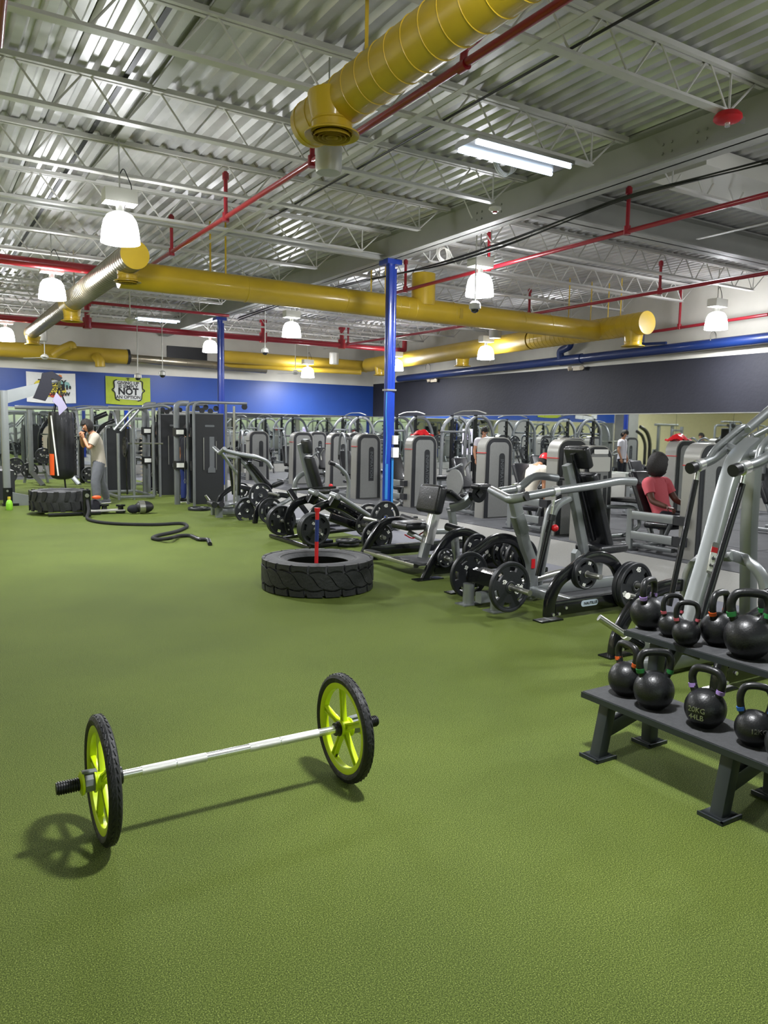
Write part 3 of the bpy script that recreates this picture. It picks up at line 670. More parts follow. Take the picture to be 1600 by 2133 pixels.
# ================================================================== FOREGROUND
# wheeled barbell
def wheel(name, x, y, z, sgn, rot, parent):
    c = V((x, y, z)); ax = (1,0,0)
    prof = [(0.204, -0.014), (0.213, -0.022), (0.230, -0.025), (0.244, -0.018), (0.25, 0.0), (0.244, 0.018), (0.230, 0.025), (0.213, 0.022), (0.204, 0.014)]
    ty = part(name, MB().lathe(prof, c, ax, 64, closed=True), 'tire', parent, label='black bicycle style tyre on a lime rim')
    gr = MB()
    for i in range(48):
        a = 2*PI*i/48; d = V((0, math.cos(a), math.sin(a))); t_ = V((0, -math.sin(a), math.cos(a)))
        for s_ in (-1, 1):
            p = c+d*0.2475+V((s_*0.0105, 0, 0))+t_*(0.004*s_)
            gr.beam([p-t_*0.011-V((s_*0.003,0,0)), p+t_*0.011+V((s_*0.003,0,0))], 0.004, 0.004, up=d, rc=0.001)
    part('tread', gr, 'tire', ty)
    part('rim', MB().lathe([(0.180, -0.012), (0.185, -0.016), (0.208, -0.019), (0.208, 0.019), (0.185, 0.016), (0.180, 0.012)], c, ax, 64, closed=True), 'lime', ty)
    for i in range(5):
        a = rot+2*PI*i/5; d = V((0, math.sin(a), math.cos(a))); t_ = V((0, math.cos(a), -math.sin(a))); b = MB()
        for s_ in (-1, 1):
            b.beam([c+d*0.02+t_*(s_*0.013), c+d*0.10+t_*(s_*0.009), c+d*0.184+t_*(s_*0.012)], 0.009, 0.022, up=(1,0,0), rc=0.003)
        b.beam([c+d*0.02, c+d*0.192], 0.016, 0.008, up=(1,0,0), rc=0.002)
        part('spoke', b, 'lime', ty)
    part('hub', MB().lathe([(0.028, -0.03), (0.036, -0.026), (0.036, 0.02), (0.044, 0.026), (0.044, 0.032), (0.028, 0.034)], c, V((sgn,0,0)), 24), 'lime', ty)
    a = rot-0.35 if sgn < 0 else rot+2.62
    d = V((0, math.sin(a), math.cos(a)))
    part('valve', MB().cyl(c+d*0.19, c+d*0.166, 0.0045, 8), 'black_plastic', ty)
    return ty
wb_ = thing('wheeled_barbell', 'chrome barbell on two lime spoked wheels standing on the turf', 'barbell', (1.14, 3.0, 0.25))
bar = MB()
xs = [0.60, 0.70]
part('bar', MB().cyl((0.5, 3.0, 0.25), (1.75, 3.0, 0.25), 0.0175, 24), 'chrome', wb_)
for xa, xb in ((0.735, 0.87), (0.875, 1.0), (1.19, 1.33), (1.335, 1.52)):
    part('knurled_grip', MB().cyl((xa, 3.0, 0.25), (xb, 3.0, 0.25), 0.0188, 24), 'knurl', wb_)
wheel('wheel', 0.585, 3.0, 0.25, -1, 0.25, wb_)
wheel('wheel', 1.655, 3.0, 0.25, 1, 0.12, wb_)
part('stop_ring', MB().lathe([(0.018, 0), (0.03, 0.002), (0.03, 0.016), (0.034, 0.018), (0.034, 0.028), (0.02, 0.03)], (1.605, 3.0, 0.25), (1,0,0), 24), 'black_plastic', wb_)
part('stop_ring', MB().lathe([(0.018, 0), (0.034, 0.002), (0.034, 0.028), (0.02, 0.03)], (0.63, 3.0, 0.25), (1,0,0), 24), 'black_plastic', wb_)
def clampset(x, s_):
    k = part('clamp_collar', MB().lathe([(0.022, 0), (0.036, 0.003), (0.037, 0.052), (0.022, 0.055)], (x, 3.0, 0.25), (s_,0,0), 10), 'grey_plastic', wb_)
    part('clamp_trim', MB().lathe([(0.022, 0), (0.043, 0.003), (0.046, 0.012), (0.034, 0.018), (0.022, 0.018)], (x+s_*0.052, 3.0, 0.25), (s_,0,0), 16), 'lime', k)
    part('clamp_lever', MB().pad((x+s_*0.005, 3.0, 0.29), (x+s_*0.06, 3.0, 0.293), 0.028, 0.012, (0,0,1), 0.005), 'grey_plastic', k)
    g = MB().lathe([(0.0, 0), (0.020, 0.0), (0.0225, 0.004), (0.0225, 0.085), (0.0, 0.088)], (x+s_*0.068, 3.0, 0.25), (s_,0,0), 24)
    e = part('end_grip', g, 'black_plastic', wb_)
    r_ = MB()
    for q in range(9): r_.lathe([(0.0222, 0), (0.0262, 0.0012), (0.0262, 0.0042), (0.0222, 0.0054)], (x+s_*(0.072+q*0.0088), 3.0, 0.25), (s_,0,0), 20)
    part('grip_ribs', r_, 'black_plastic', e)
clampset(0.57, -1); clampset(1.678, 1)
# kettlebell rack
rk = thing('kettlebell_rack', 'dark steel two tier rack on slanted legs holding the kettlebells', 'rack', (3.1, 2.2, 0))
YA, YB = 2.72, 0.35
part('shelf', MB().box(2.90, YB, 0.275, 3.215, YA, 0.30), 'rack_mat', rk, label='lower shelf with black rubber top')
part('shelf', MB().box(3.235, YB, 0.55, 3.54, YA+0.03, 0.575), 'rack_mat', rk, label='upper shelf with black rubber top')
part('shelf_lip', MB().box(2.893, YB, 0.268, 2.899, YA+0.004, 0.297).box(3.228, YB, 0.543, 3.234, YA+0.034, 0.572), 'rack', rk)
for yy in (2.585, 1.90, 1.15):
    f = part('side_frame', MB().beam([(2.885, yy, 0.0), (2.945, yy, 0.275)], 0.062, 0.062, up=(0,1,0), rc=0.006), 'rack', rk)
    part('rear_leg', MB().beam([(3.27, yy, 0.0), (3.27, yy, 0.13), (3.30, yy, 0.55)], 0.062, 0.062, up=(0,1,0), rc=0.006), 'rack', rk)
    part('cross_brace', MB().beam([(2.93, yy, 0.14), (3.24, yy, 0.215)], 0.05, 0.075, up=(0,0,1), rc=0.006), 'rack', rk)
    part('shelf_arm', MB().beam([(3.22, yy, 0.24), (3.50, yy, 0.525)], 0.05, 0.06, up=(0,0,1), rc=0.006), 'rack', rk)
    for xx in (2.885, 3.27):
        part('foot_plate', MB().box(xx-0.07, yy-0.06, 0, xx+0.07, yy+0.06, 0.012).box(xx-0.07, yy-0.06, 0.012, xx-0.062, yy+0.06, 0.018).box(xx-0.07, yy-0.06, 0.012, xx+0.07, yy-0.052, 0.018), 'rack', rk)
def kettlebell(c, zs, r, ang, tape, label, hh=1.0, mark=None):
    x, y = c; z = zs+r*0.90; t = thing('kettlebell', label, 'kettlebell', (x, y, zs), 'kettlebells on the rack')
    prof = []
    for i in range(15):
        q = -0.90+i*(1.92/14)
        if i == 0: prof.append((r*0.5, -0.9*r)); continue
        zz = min(q, 1.0)*r; prof.append((math.sqrt(max(r*r-zz*zz, 0)), zz))
    prof = [(0.0, -0.90*r)]+prof[0:-1]+[(0.0, r)]
    b = part('bell_body', MB().lathe(prof, (x, y, z), seg=36), 'kb', t)
    u = V((math.cos(ang), math.sin(ang), 0)); w = V((0,0,1)); C = V((x, y, z)); h = r*hh
    pts = [C+u*(r*0.52)+w*(r*0.55), C+u*(r*0.72)+w*(r*1.05), C+u*(r*0.80)+w*(r*0.98+h*0.52), C+u*(r*0.62)+w*(r*1.0+h*0.92), C+w*(r*1.0+h*1.0),
           C-u*(r*0.62)+w*(r*1.0+h*0.92), C-u*(r*0.80)+w*(r*0.98+h*0.52), C-u*(r*0.72)+w*(r*1.05), C-u*(r*0.52)+w*(r*0.55)]
    part('handle', MB().tube(pts, r*0.195, 14, r*0.55, 4), 'kb', t)
    for s_ in (1, -1):
        p = C+u*(s_*r*0.725)+w*(r*1.0); part('tape_band', MB().cyl(p-w*(r*0.1)-u*(s_*r*0.03), p+w*(r*0.1)+u*(s_*r*0.02), r*0.215, 16), tape, t)
    if mark:
        d = V((math.cos(mark[1]), math.sin(mark[1]), 0)); s2 = V((-d.y, d.x, 0))
        text(mark[0].split('|')[0], r*0.36, C+d*(r*0.985)+w*(r*0.12), s2, V((0,0,1)), 'steel', t, 'weight_mark', 0.002)
        if '|' in mark[0]: text(mark[0].split('|')[1], r*0.36, C+d*(r*0.985)-w*(r*0.24), s2, V((0,0,1)), 'steel', t, 'weight_mark', 0.002)
    return t
Z1, Z2 = 0.30, 0.575
kettlebell((3.06, 2.58), Z1, 0.090, -1.75, 'orange_tape', 'orange banded kettlebell at the left end of the lower shelf')
kettlebell((3.03, 2.385), Z1, 0.096, -0.61, 'green_tape', 'green banded kettlebell on the lower shelf, second from its left end')
kettlebell((3.045, 2.11), Z1, 0.092, -1.45, 'purple_tape', 'purple banded kettlebell with cast weight numbers on the lower shelf', mark=('20KG|44LB', -2.94))
kettlebell((3.045, 1.87), Z1, 0.080, -0.9, 'blue_tape', 'blue banded kettlebell on the lower shelf', hh=1.35, mark=('12KG', -2.33))
kettlebell((2.99, 1.69), Z1, 0.085, -0.6, 'green_tape', 'scuffed kettlebell cut by the picture edge on the lower shelf')
kettlebell((3.37, 2.72), Z2, 0.092, 0.28, 'purple_tape', 'purple banded kettlebell at the left end of the upper shelf')
kettlebell((3.345, 2.545), Z2, 0.068, -0.37, 'pink_tape', 'small pink banded kettlebell, rear one of the two on the upper shelf', hh=1.3)
kettlebell((3.27, 2.40), Z2, 0.068, -0.7, 'pink_tape', 'small pink banded kettlebell, front one of the two on the upper shelf', hh=1.3)
kettlebell((3.42, 2.325), Z2, 0.088, 0.1, 'orange_tape', 'orange banded kettlebell on the upper shelf', hh=1.15)
kettlebell((3.35, 2.12), Z2, 0.108, -0.8, 'green_tape', 'largest kettlebell, green banded, on the upper shelf')
kettlebell((3.62, 2.14), Z2, 0.10, -0.8, 'green_tape', 'kettlebell at the right picture edge on the upper shelf')
# weight plates -----------------------------------------------------
def cells(rings, seg, skip, t0, c, ax):
    """annular plate made of radial cells; skip(ring, seg) leaves a hole"""
    ax = V(ax).normalized(); u = V((0,0,1)) if abs(ax.z) < 0.9 else V((1,0,0)); u = (u-ax*u.dot(ax)).normalized(); w = ax.cross(u); c = V(c)
    nr = len(rings); vs = []
    for sgn in (-1, 1):
        for r in rings:
            for i in range(seg):
                a = 2*PI*i/seg; vs.append(c+(u*math.cos(a)+w*math.sin(a))*r+ax*(sgn*t0/2))
    def id_(s_, r, i): return s_*nr*seg+r*seg+(i % seg)
    fs = []
    full = lambda r, i: 0 <= r < nr-1 and not skip(r, i % seg)
    for r in range(nr-1):
        for i in range(seg):
            if not full(r, i): continue
            fs.append((id_(1,r,i), id_(1,r+1,i), id_(1,r+1,i+1), id_(1,r,i+1)))
            fs.append((id_(0,r,i), id_(0,r,i+1), id_(0,r+1,i+1), id_(0,r+1,i)))
            if not full(r-1, i): fs.append((id_(0,r,i), id_(1,r,i), id_(1,r,i+1), id_(0,r,i+1)))
            if not full(r+1, i): fs.append((id_(0,r+1,i), id_(0,r+1,i+1), id_(1,r+1,i+1), id_(1,r+1,i)))
            if not full(r, i-1): fs.append((id_(0,r,i), id_(0,r+1,i), id_(1,r+1,i), id_(1,r,i)))
            if not full(r, i+1): fs.append((id_(0,r,i+1), id_(1,r,i+1), id_(1,r+1,i+1), id_(0,r+1,i+1)))
    return vs, fs
PLATES = {}
def plate_proto(R, th, nslot, style, num):
    """built lying in the XZ plane facing -Y, centred on the hole"""
    t = thing('weight_plate', 'x', 'weight plate', (0,0,0))
    ax = (0,1,0); seg = 60 if nslot in (3, 4, 5, 6) else 60
    prof = [(R*0.86, -th/2+0.004), (R*0.90, -th/2), (R*0.97, -th/2), (R, -th/2+0.008), (R, th/2-0.008), (R*0.97, th/2), (R*0.90, th/2), (R*0.86, th/2-0.004)]
    b = MB().lathe(prof, (0,0,0), ax, 60, closed=True)
    rings = [0.026, R*0.40, R*0.62, R*0.66, R*0.80, R*0.88]; per = seg//nslot; half = per*0.29
    def skip(r, i):
        d = min((i % per), per-(i % per))
        return (r == 3 and d <= half) or (r in (2,) and d <= half*0.75)
    def skip3(r, i):
        d = min((i % per), per-(i % per))
        return r in (2, 3) and d < per*0.24
    v_, f_ = cells(rings, seg, skip3 if style == 'tri' else skip, th*0.62, (0,0,0), ax); b.add(v_, f_)
    part('plate_disc', b, 'plate_rubber', t)
    part('hub', MB().lathe([(0.026, -th*0.5), (R*0.22, -th*0.5), (R*0.24, -th*0.4), (R*0.24, th*0.4), (R*0.22, th*0.5), (0.026, th*0.5)], (0,0,0), ax, 32, closed=True), 'plate_rubber', t)
    part('centre_ring', MB().lathe([(0.0255, -th*0.52), (0.032, -th*0.52), (0.032, th*0.52), (0.0255, th*0.52)], (0,0,0), ax, 24, closed=True), 'steel', t)
    yy = -th*0.31-0.002; sz = R*0.26
    if style == 'tri':
        for k, s_ in enumerate((num, 'A', num) if nslot == 3 else (num, 'A', num, 'A')):
            a = 2*PI*(k+0.5)/nslot
            d = V((math.sin(a), 0, math.cos(a))); tn = V((math.cos(a), 0, -math.sin(a))); p = d*(R*0.70)+V((0, yy, 0))
            if s_ == 'A':
                b2 = MB().prism([(-sz*0.42, -sz*0.4), (-sz*0.02, -sz*0.4), (0.05*sz, sz*0.45)], p, tn, d, 0.003).prism([(sz*0.06, -sz*0.4), (sz*0.42, -sz*0.4), (0.09*sz, sz*0.35)], p, tn, d, 0.003)
                part('white_mark', b2, 'white', t)
            else: text(s_, sz*1.05, p, tn, d, 'white', t, 'weight_number', 0.0015, bold=R*0.012)
    else:
        text(num, R*0.22, (R*0.33, yy, -R*0.18), (1,0,0), (0,0,1), 'white', t, 'weight_number', 0.0015, bold=R*0.006)
        text('inTek', R*0.20, (R*0.40, yy, R*0.05), (1,0,0), (0,0,1), 'white', t, 'weight_number', 0.0015, bold=R*0.006)
        text(num, R*0.22, (-R*0.33, yy, R*0.2), (-1,0,0), (0,0,-1), 'white', t, 'weight_number', 0.0015, bold=R*0.006)
    return t
NPL = 0
def plate(kind, p, label, rz=0.0, roll=0.0, group=None, tilt=None):
    """p centre; faces -Y turned by rz"""
    global NPL
    if kind not in PLATES:
        PLATES[kind] = {'45t': lambda: plate_proto(0.222, 0.048, 3, 'tri', '45'), '45s': lambda: plate_proto(0.222, 0.040, 6, 'slot', '45'),
                        '25': lambda: plate_proto(0.165, 0.038, 3, 'tri', '25'), '10': lambda: plate_proto(0.138, 0.034, 4, 'tri', '10'), '5': lambda: plate_proto(0.105, 0.028, 4, 'tri', '5')}[kind]()
        t = PLATES[kind]; 
    else: t = copy_tree(PLATES[kind])
    t['label'] = label; t['group'] = group or 'black weight plates'
    t.location = p
    if tilt is not None: t.rotation_euler = tilt
    else: t.rotation_euler = (0, 0, 0); t.matrix_world = Matrix.Translation(V(p)) @ Matrix.Rotation(rz, 4, 'Z') @ Matrix.Rotation(roll, 4, 'Y')
    return t
# big tyre lying on the turf
def tractor_tire(label, c, R, Hh, rot=0.0, ri=0.56):
    t = thing('tractor_tire', label, 'tire', c); x, y, z = c
    k = R*ri
    prof = [(k, 0.05), (k+0.02, 0.015), (R*0.80, 0.0), (R*0.93, 0.02), (R*0.955, 0.08), (R*0.955, Hh-0.08), (R*0.93, Hh-0.015), (R*0.80, Hh), (R*0.72, Hh-0.008), (k+0.03, Hh-0.03), (k, Hh-0.06), (k+0.05, Hh-0.09), (R*0.88, Hh-0.12), (R*0.88, 0.12), (k+0.05, 0.09)]
    part('tire_carcass', MB().lathe(prof, c, seg=72, closed=True), 'tire_wall', t)
    part('bead_ring', MB().lathe([(k+0.055, Hh-0.022), (k+0.06, Hh-0.012), (k+0.075, Hh-0.012), (k+0.08, Hh-0.02)], c, seg=72, cap=False), 'tire', t)
    return t
def lugs(t, c, R, Hh, n, kind):
    """raised tread blocks wrapped on the tyre, one object each"""
    x, y, z = c
    def wrap(poly, r0, r1, nm='tread_block'):
        vs = []; k = len(poly)
        for r in (r0, r1):
            for a, h in poly:
                sh = 0.0 if r == r0 else 1
                vs.append((x+r*math.cos(a), y+r*math.sin(a), z+h))
        fs = [tuple(range(k-1, -1, -1)), tuple(range(k, 2*k))]+[(i, (i+1) % k, (i+1) % k+k, i+k) for i in range(k)]
        part(nm, MB().add(vs, fs), 'tire', t, smooth=False)
    for i in range(n):
        a = 2*PI*i/n; s_ = 2*PI/n
        if kind == 'block':
            g = 0.05*s_
            for nm_, L_, w_, r0, r1 in (('tread_block', [(0.03,.72),(0.16,.68),(0.29,.61),(0.56,.39),(0.70,.335),(0.86,.30)], 0.94, 0.94, 1.0),
                                    ('tread_block', [(0.92,.24),(0.90,.20),(0.93,.10),(0.97,.035)], 0.84, 0.935, 0.99), ('tread_block', [(0.10,.965),(0.06,.90),(0.05,.83),(0.09,.775)], 0.86, 0.935, 0.99)):
                N_ = 5; vs = []; k_ = len(L_)
                for rr in (r0, r1):
                    for c_ in range(N_+1):
                        f_ = c_/N_; bow = 0.055*math.sin(PI*f_)
                        for n_, (u_, h_) in enumerate(L_):
                            e_ = (1-n_/(k_-1)) if w_ > 0.9 else 0
                            dh = bow*(1-2*n_/(k_-1)) if w_ > 0.9 else (-bow if (n_ == 0 and h_ < .5) else bow if (n_ == k_-1 and h_ > .5) else 0)
                            aa = a+s_*(u_+w_*f_); vs.append((x+R*rr*math.cos(aa), y+R*rr*math.sin(aa), z+Hh*(h_+dh)))
                g_ = lambda t_, c_, n_: t_*(N_+1)*k_+c_*k_+n_
                fs = []
                for c_ in range(N_):
                    for n_ in range(k_-1):
                        fs.append((g_(1,c_,n_), g_(1,c_+1,n_), g_(1,c_+1,n_+1), g_(1,c_,n_+1)))
                    fs.append((g_(0,c_,0), g_(0,c_+1,0), g_(1,c_+1,0), g_(1,c_,0))); fs.append((g_(0,c_,k_-1), g_(1,c_,k_-1), g_(1,c_+1,k_-1), g_(0,c_+1,k_-1)))
                for n_ in range(k_-1):
                    fs.append((g_(0,0,n_), g_(1,0,n_), g_(1,0,n_+1), g_(0,0,n_+1))); fs.append((g_(0,N_,n_), g_(0,N_,n_+1), g_(1,N_,n_+1), g_(1,N_,n_)))
                part(nm_, MB().add(vs, fs), 'tire', t)
        else:
            wrap([(a, Hh*0.52), (a+s_*0.30, Hh*0.52), (a+s_*0.55, Hh*0.80), (a+s_*0.55, Hh*1.0), (a+s_*0.15, Hh*1.0), (a+s_*0.12, Hh*0.80)], R*0.95, R*1.0, 'tread_bar')
            wrap([(a+s_*0.5, Hh*0.48), (a+s_*0.8, Hh*0.48), (a+s_*1.05, Hh*0.2), (a+s_*1.05, 0.0), (a+s_*0.65, 0.0), (a+s_*0.62, Hh*0.2)], R*0.95, R*1.0, 'tread_bar')
TC = (3.52, 6.98, 0.0)
tt = tractor_tire('large black tractor tire lying flat on the turf in mid picture', TC, 0.575, 0.325)
lugs(tt, TC, 0.575, 0.325, 20, 'block')
hm = thing('sledgehammer', 'red and blue hammer handle standing up inside the near tractor tire', 'hammer', (3.40, 6.75, 0))
hd = [(3.40, 6.78, 0.0), (3.42, 6.80, 0.84)]
part('shaft', MB().sweep([lerp(*hd, 0.0), lerp(*hd, 0.60)], circ(0.019, 14)), 'bright_red', hm, label='red lower shaft')
part('shaft', MB().sweep([lerp(*hd, 0.60), lerp(*hd, 0.86)], circ(0.020, 14)), 'blue_cloth', hm, label='dark blue tape wrap')
part('shaft', MB().sweep([lerp(*hd, 0.86), lerp(*hd, 0.955)], circ(0.019, 14)), 'bright_red', hm)
part('pommel', MB().cyl(lerp(*hd, 0.955), lerp(*hd, 1.0), 0.026, 16, 0.030), 'bright_red', hm)
part('hammer_head', MB().beam([(3.31, 6.75, 0.05), (3.50, 6.80, 0.05)], 0.09, 0.09, rc=0.02), 'iron', hm)
# far tire with anchor frame
TC2 = (2.30, 15.05, 0.07)
t2 = tractor_tire('far tractor tire propped on a low frame beside the boxer', TC2, 0.52, 0.36, ri=0.5)
lugs(t2, TC2, 0.52, 0.36, 16, 'bar')
sl = thing('tire_anchor_frame', 'low black steel frame under the far tire with an upright post', 'frame', (2.4, 14.7, 0))
part('base_rail', MB().beam([(2.02, 14.50, 0.035), (2.9, 14.50, 0.035)], 0.07, 0.05).beam([(2.0, 15.3, 0.035), (3.0, 15.3, 0.035)], 0.07, 0.05), 'black_gloss', sl)
part('upright', MB().beam([(2.63, 14.30, 0.0), (2.63, 14.30, 0.47)], 0.13, 0.07, up=(0,1,0)), 'black_gloss', sl)
part('bolt_cap', MB().cyl((2.63, 14.27, 0.38), (2.63, 14.24, 0.38), 0.035, 16), 'steel', sl)
part('push_plate', MB().box(2.70, 14.55, 0.05, 3.35, 14.75, 0.075), 'conduit', sl)
# pile of gear to the right of the far tyre
gp = [('ankle_weight', (3.02, 14.75, 0.0)), ('ankle_weight', (3.28, 14.6, 0.0))]
for i, (nm, p) in enumerate(gp):
    t = thing('hand_weight', ('small black spool shaped weight nearer the boxer', 'small black spool shaped weight nearer the shiny ball')[i], 'weight', p, 'small weights by the far tire')
    part('spool', MB().lathe([(0.0, 0.0), (0.09, 0.0), (0.09, 0.03), (0.05, 0.035), (0.05, 0.11), (0.085, 0.115), (0.085, 0.14), (0.0, 0.14)], (p[0], p[1], 0.02), seg=20), 'black_gloss', t)
t = thing('sandbag', 'dark round sandbag with a shiny wrap lying on the turf', 'bag', (3.62, 14.45, 0.09))
part('bag_body', MB().ball((3.66, 14.42, 0.12), 0.12, 1.5, 1.0, 0.95), 'iron', t)
part('wrap_band', MB().sweep([(3.56, 14.40, 0.12), (3.66, 14.40, 0.125)], circ(0.122, 20)), 'steel', t)
part('neck', MB().ball((3.47, 14.42, 0.09), 0.09, 1.3, 0.9, 0.9), 'dark_cloth', t)
t = thing('training_glove', 'orange topped dark glove lying behind the anchor post', 'glove', (2.85, 14.9, 0))
part('glove_body', MB().ball((2.85, 14.8, 0.13), 0.13, 0.9, 0.9, 1.0), 'dark_cloth', t)
part('cuff', MB().ball((2.88, 14.72, 0.30), 0.06, 1.4, 0.9, 0.6), 'orange', t)
# battle rope
rope = [(2.545, 13.897, 0.03), (2.524, 13.494, 0.025), (2.654, 13.074, 0.025), (2.923, 12.746, 0.025), (3.391, 12.471, 0.025), (3.822, 12.563, 0.025), (3.773, 12.097, 0.025), (3.43, 11.548, 0.025), (3.012, 11.213, 0.025), (2.891, 10.995, 0.025), (2.938, 10.815, 0.025), (3.03, 10.545, 0.075), (3.294, 11.045, 0.03), (3.464, 11.063, 0.025), (3.45, 10.578, 0.025), (3.565, 10.524, 0.025), (3.463, 10.164, 0.025)]
br = thing('battle_rope', 'thick black battle rope zigzagging over the turf from the far tire', 'rope', (3, 12, 0))
part('rope', MB().tube([(2.63, 14.25, 0.30), (2.62, 14.05, 0.12)]+rope, 0.027, 10, 0.25, 6), 'rope', br)
e0, e1 = V(rope[-2]), V(rope[-1])
part('rope_grip', MB().tube([lerp(rope[-4], rope[-3], .2), rope[-3], e0, e1, e1+(e1-e0)*0.15], 0.031, 10, 0.1), 'black_plastic', br, label='smooth heat shrink grip')
# green spray bottle
t = thing('spray_bottle', 'bottle of green liquid on the turf at the left edge', 'bottle', (1.52, 16.1, 0))
part('bottle_body', MB().lathe([(0.0, 0.0), (0.055, 0.0), (0.06, 0.02), (0.06, 0.12), (0.045, 0.17), (0.02, 0.20), (0.02, 0.22), (0, 0.22)], (1.55, 15.95, 0), seg=20), 'green_liquid', t)
part('cap', MB().cyl((1.55, 15.95, 0.20), (1.55, 15.95, 0.25), 0.028, 14), 'print_yellow', t)
# plates lying on the floor
plate('45t', (4.78, 14.62, 0.03), 'weight plate lying flat on the turf before the nearer cable tower', tilt=(-PI/2, 0, 0.4))
plate('25', (5.15, 9.30, 0.03), 'weight plate lying flat beyond the near tractor tire, lower of two', tilt=(-PI/2, 0, 0.9))
plate('25', (5.15, 9.30, 0.075), 'weight plate lying flat beyond the near tractor tire, upper of two', tilt=(-PI/2, 0, 2.0))

# ================================================================== PLATE LOADED MACHINES NEXT TO THE TURF
def B(*pts, w=0.07, h=0.07, up=(0,1,0), bend=0.08, rc=0.012): return MB().beam(list(pts), w, h, up=up, bend=bend, rc=rc)
def T(*pts, r=0.028, bend=0.08, seg=14): return MB().tube(list(pts), r, seg, bend)
def peg(a, b, parent, name='weight_peg'):
    k = part(name, MB().cyl(a, b, 0.024, 16), 'steel', parent, label='bright steel weight peg'); return k
def mir(p, y): return (p[0], y, p[2])

# ---- machine nearest in the middle: seated lever machine ----------------
YN, YC, YFa = 4.80, 5.45, 6.10
m = thing('lever_row_machine', 'silver seated lever machine with black arched side frames behind the kettlebell rack', 'gym machine', (5.4, YC, 0))
arc = [(4.66, 4.8, 0.035), (4.663, 4.8, 0.179), (4.74, 4.8, 0.333), (4.941, 4.8, 0.435), (5.091, 4.8, 0.514), (5.272, 4.8, 0.522), (5.452, 4.8, 0.447), (5.553, 4.8, 0.277), (5.604, 4.8, 0.105)]
for yy in (YN, YFa):
    f = part('side_frame', MB().beam([mir(p, yy) for p in arc], 0.105, 0.06, up=(0,1,0), bend=0.12, rc=0.015), 'black_gloss', m, label='glossy black arched side frame')
    part('base_rail', B((arc[0][0]+0.05, yy, 0.10), (arc[-1][0]+0.25, yy, 0.10), w=0.13, h=0.06), 'black_gloss', m)
    part('foot_plate', MB().box(arc[0][0]-0.13, yy-0.06, 0, arc[0][0]+0.12, yy+0.06, 0.012), 'black_gloss', m)
    bb = MB()
    for dx, dz in ((0.02, 0.055), (0.09, 0.055), (0.17, 0.10)): bb.cyl((arc[0][0]+dx, yy-0.033, dz), (arc[0][0]+dx, yy-0.042, dz), 0.013, 10)
    part('bolts', bb, 'chrome', f, kind='stuff')
lb = part('name_badge', MB().prism(rrect(0.21, 0.055, 0.026, 4), (5.12, YN-0.031, 0.115), (1,0,0), (0,0,1), 0.003), 'label_blue', m, label='pale blue oval badge')
text('NAUTILUS', 0.036, (5.13, YN-0.036, 0.115), (1,0,0), (0,0,1), 'print_black', lb)
part('base_beam', B((4.40, YC, 0.10), (6.35, YC, 0.10), w=0.10, h=0.09), 'silver', m)
part('base_cross', B((5.05, YN, 0.10), (5.05, YFa, 0.10), w=0.09, h=0.08, up=(0,0,1)), 'silver', m)
part('floor_foot', MB().cyl((4.42, 5.62, 0), (4.42, 5.62, 0.2), 0.055, 18), 'silver', m)
part('floor_foot', MB().cyl((4.48, 5.28, 0), (4.48, 5.28, 0.12), 0.06, 18), 'silver', m)
part('foot_pad', MB().box(4.32, 5.55, 0, 4.53, 5.7, 0.012), 'silver', m)
part('foot_pad', MB().box(4.38, 5.2, 0, 4.60, 5.36, 0.012), 'silver', m)
part('main_column', B((4.798, 5.45, 0.982), (4.936, 5.45, 0.579), (5.043, 5.45, 0.376), (5.06, 5.45, 0.032), w=0.105, h=0.075, bend=0.06), 'silver', m, label='thick silver front column')
part('column_sleeve', B((4.833, 5.45, 0.845), (4.913, 5.45, 0.672), w=0.118, h=0.088), 'silver', m)
bb = MB()
part('warning_label', MB().box(5.0, YC-0.045, 0.33, 5.045, YC-0.04, 0.42), 'bright_red', m)
for dy in (-0.13, 0.13):
    part('rear_column', B((5.129, 5.45, 0.025), (5.261, 5.45, 0.723), (5.339, 5.45, 0.921), (5.581, 5.45, 0.998), w=0.05, h=0.045, bend=0.14) if dy < 0 else B((5.2, YC+0.13, 0.1), (5.33, YC+0.13, 0.75), (5.38, YC+0.13, 0.9), (5.62, YC+0.05, 1.0), w=0.05, h=0.045, bend=0.12), 'silver', m)
part('gas_strut', MB().cyl((4.97, 5.28, 0.281), (5.105, 5.28, 0.828), 0.028, 16), 'black_gloss', m)
part('strut_rod', MB().cyl((5.105, 5.28, 0.828), (5.133, 5.28, 0.99), 0.014, 12), 'chrome', m)
part('strut_boot', MB().cyl((5.101, 5.28, 0.801), (5.116, 5.28, 0.855), 0.038, 14), 'black_plastic', m)
part('adjust_knob', MB().ball((5.131, 5.25, 0.73), 0.035), 'bright_red', m, label='red ball adjustment knob')
part('back_upright', B((5.451, 5.45, 1.313), (5.568, 5.45, 0.989), (5.759, 5.45, 0.38), w=0.085, h=0.075, bend=0.2), 'silver', m)
part('seat_bracket', MB().prism([(0,0), (0.10,0.0), (0.13,0.08), (0.10,0.10), (0.04,0.06), (0.02,0.17), (-0.02,0.20), (-0.05,0.16), (-0.045,0.02)], (5.64, YC-0.03, 0.27), (1,0,0), (0,0,1), -0.06), 'silver', m)
part('head_pad', MB().pad((5.564, 5.45, 1.49), (5.643, 5.45, 1.278), 0.30, 0.09, (-1,0,0.15), 0.03), 'vinyl', m, label='black padded head rest')
part('back_pad', MB().pad((5.699, 5.45, 1.229), (5.986, 5.45, 0.473), 0.28, 0.10, (-1,0,0.15), 0.03), 'vinyl', m, label='long black back pad')
part('pad_bracket', B((5.523, 5.45, 1.42), (5.864, 5.45, 0.545), w=0.05, h=0.05), 'black_gloss', m)
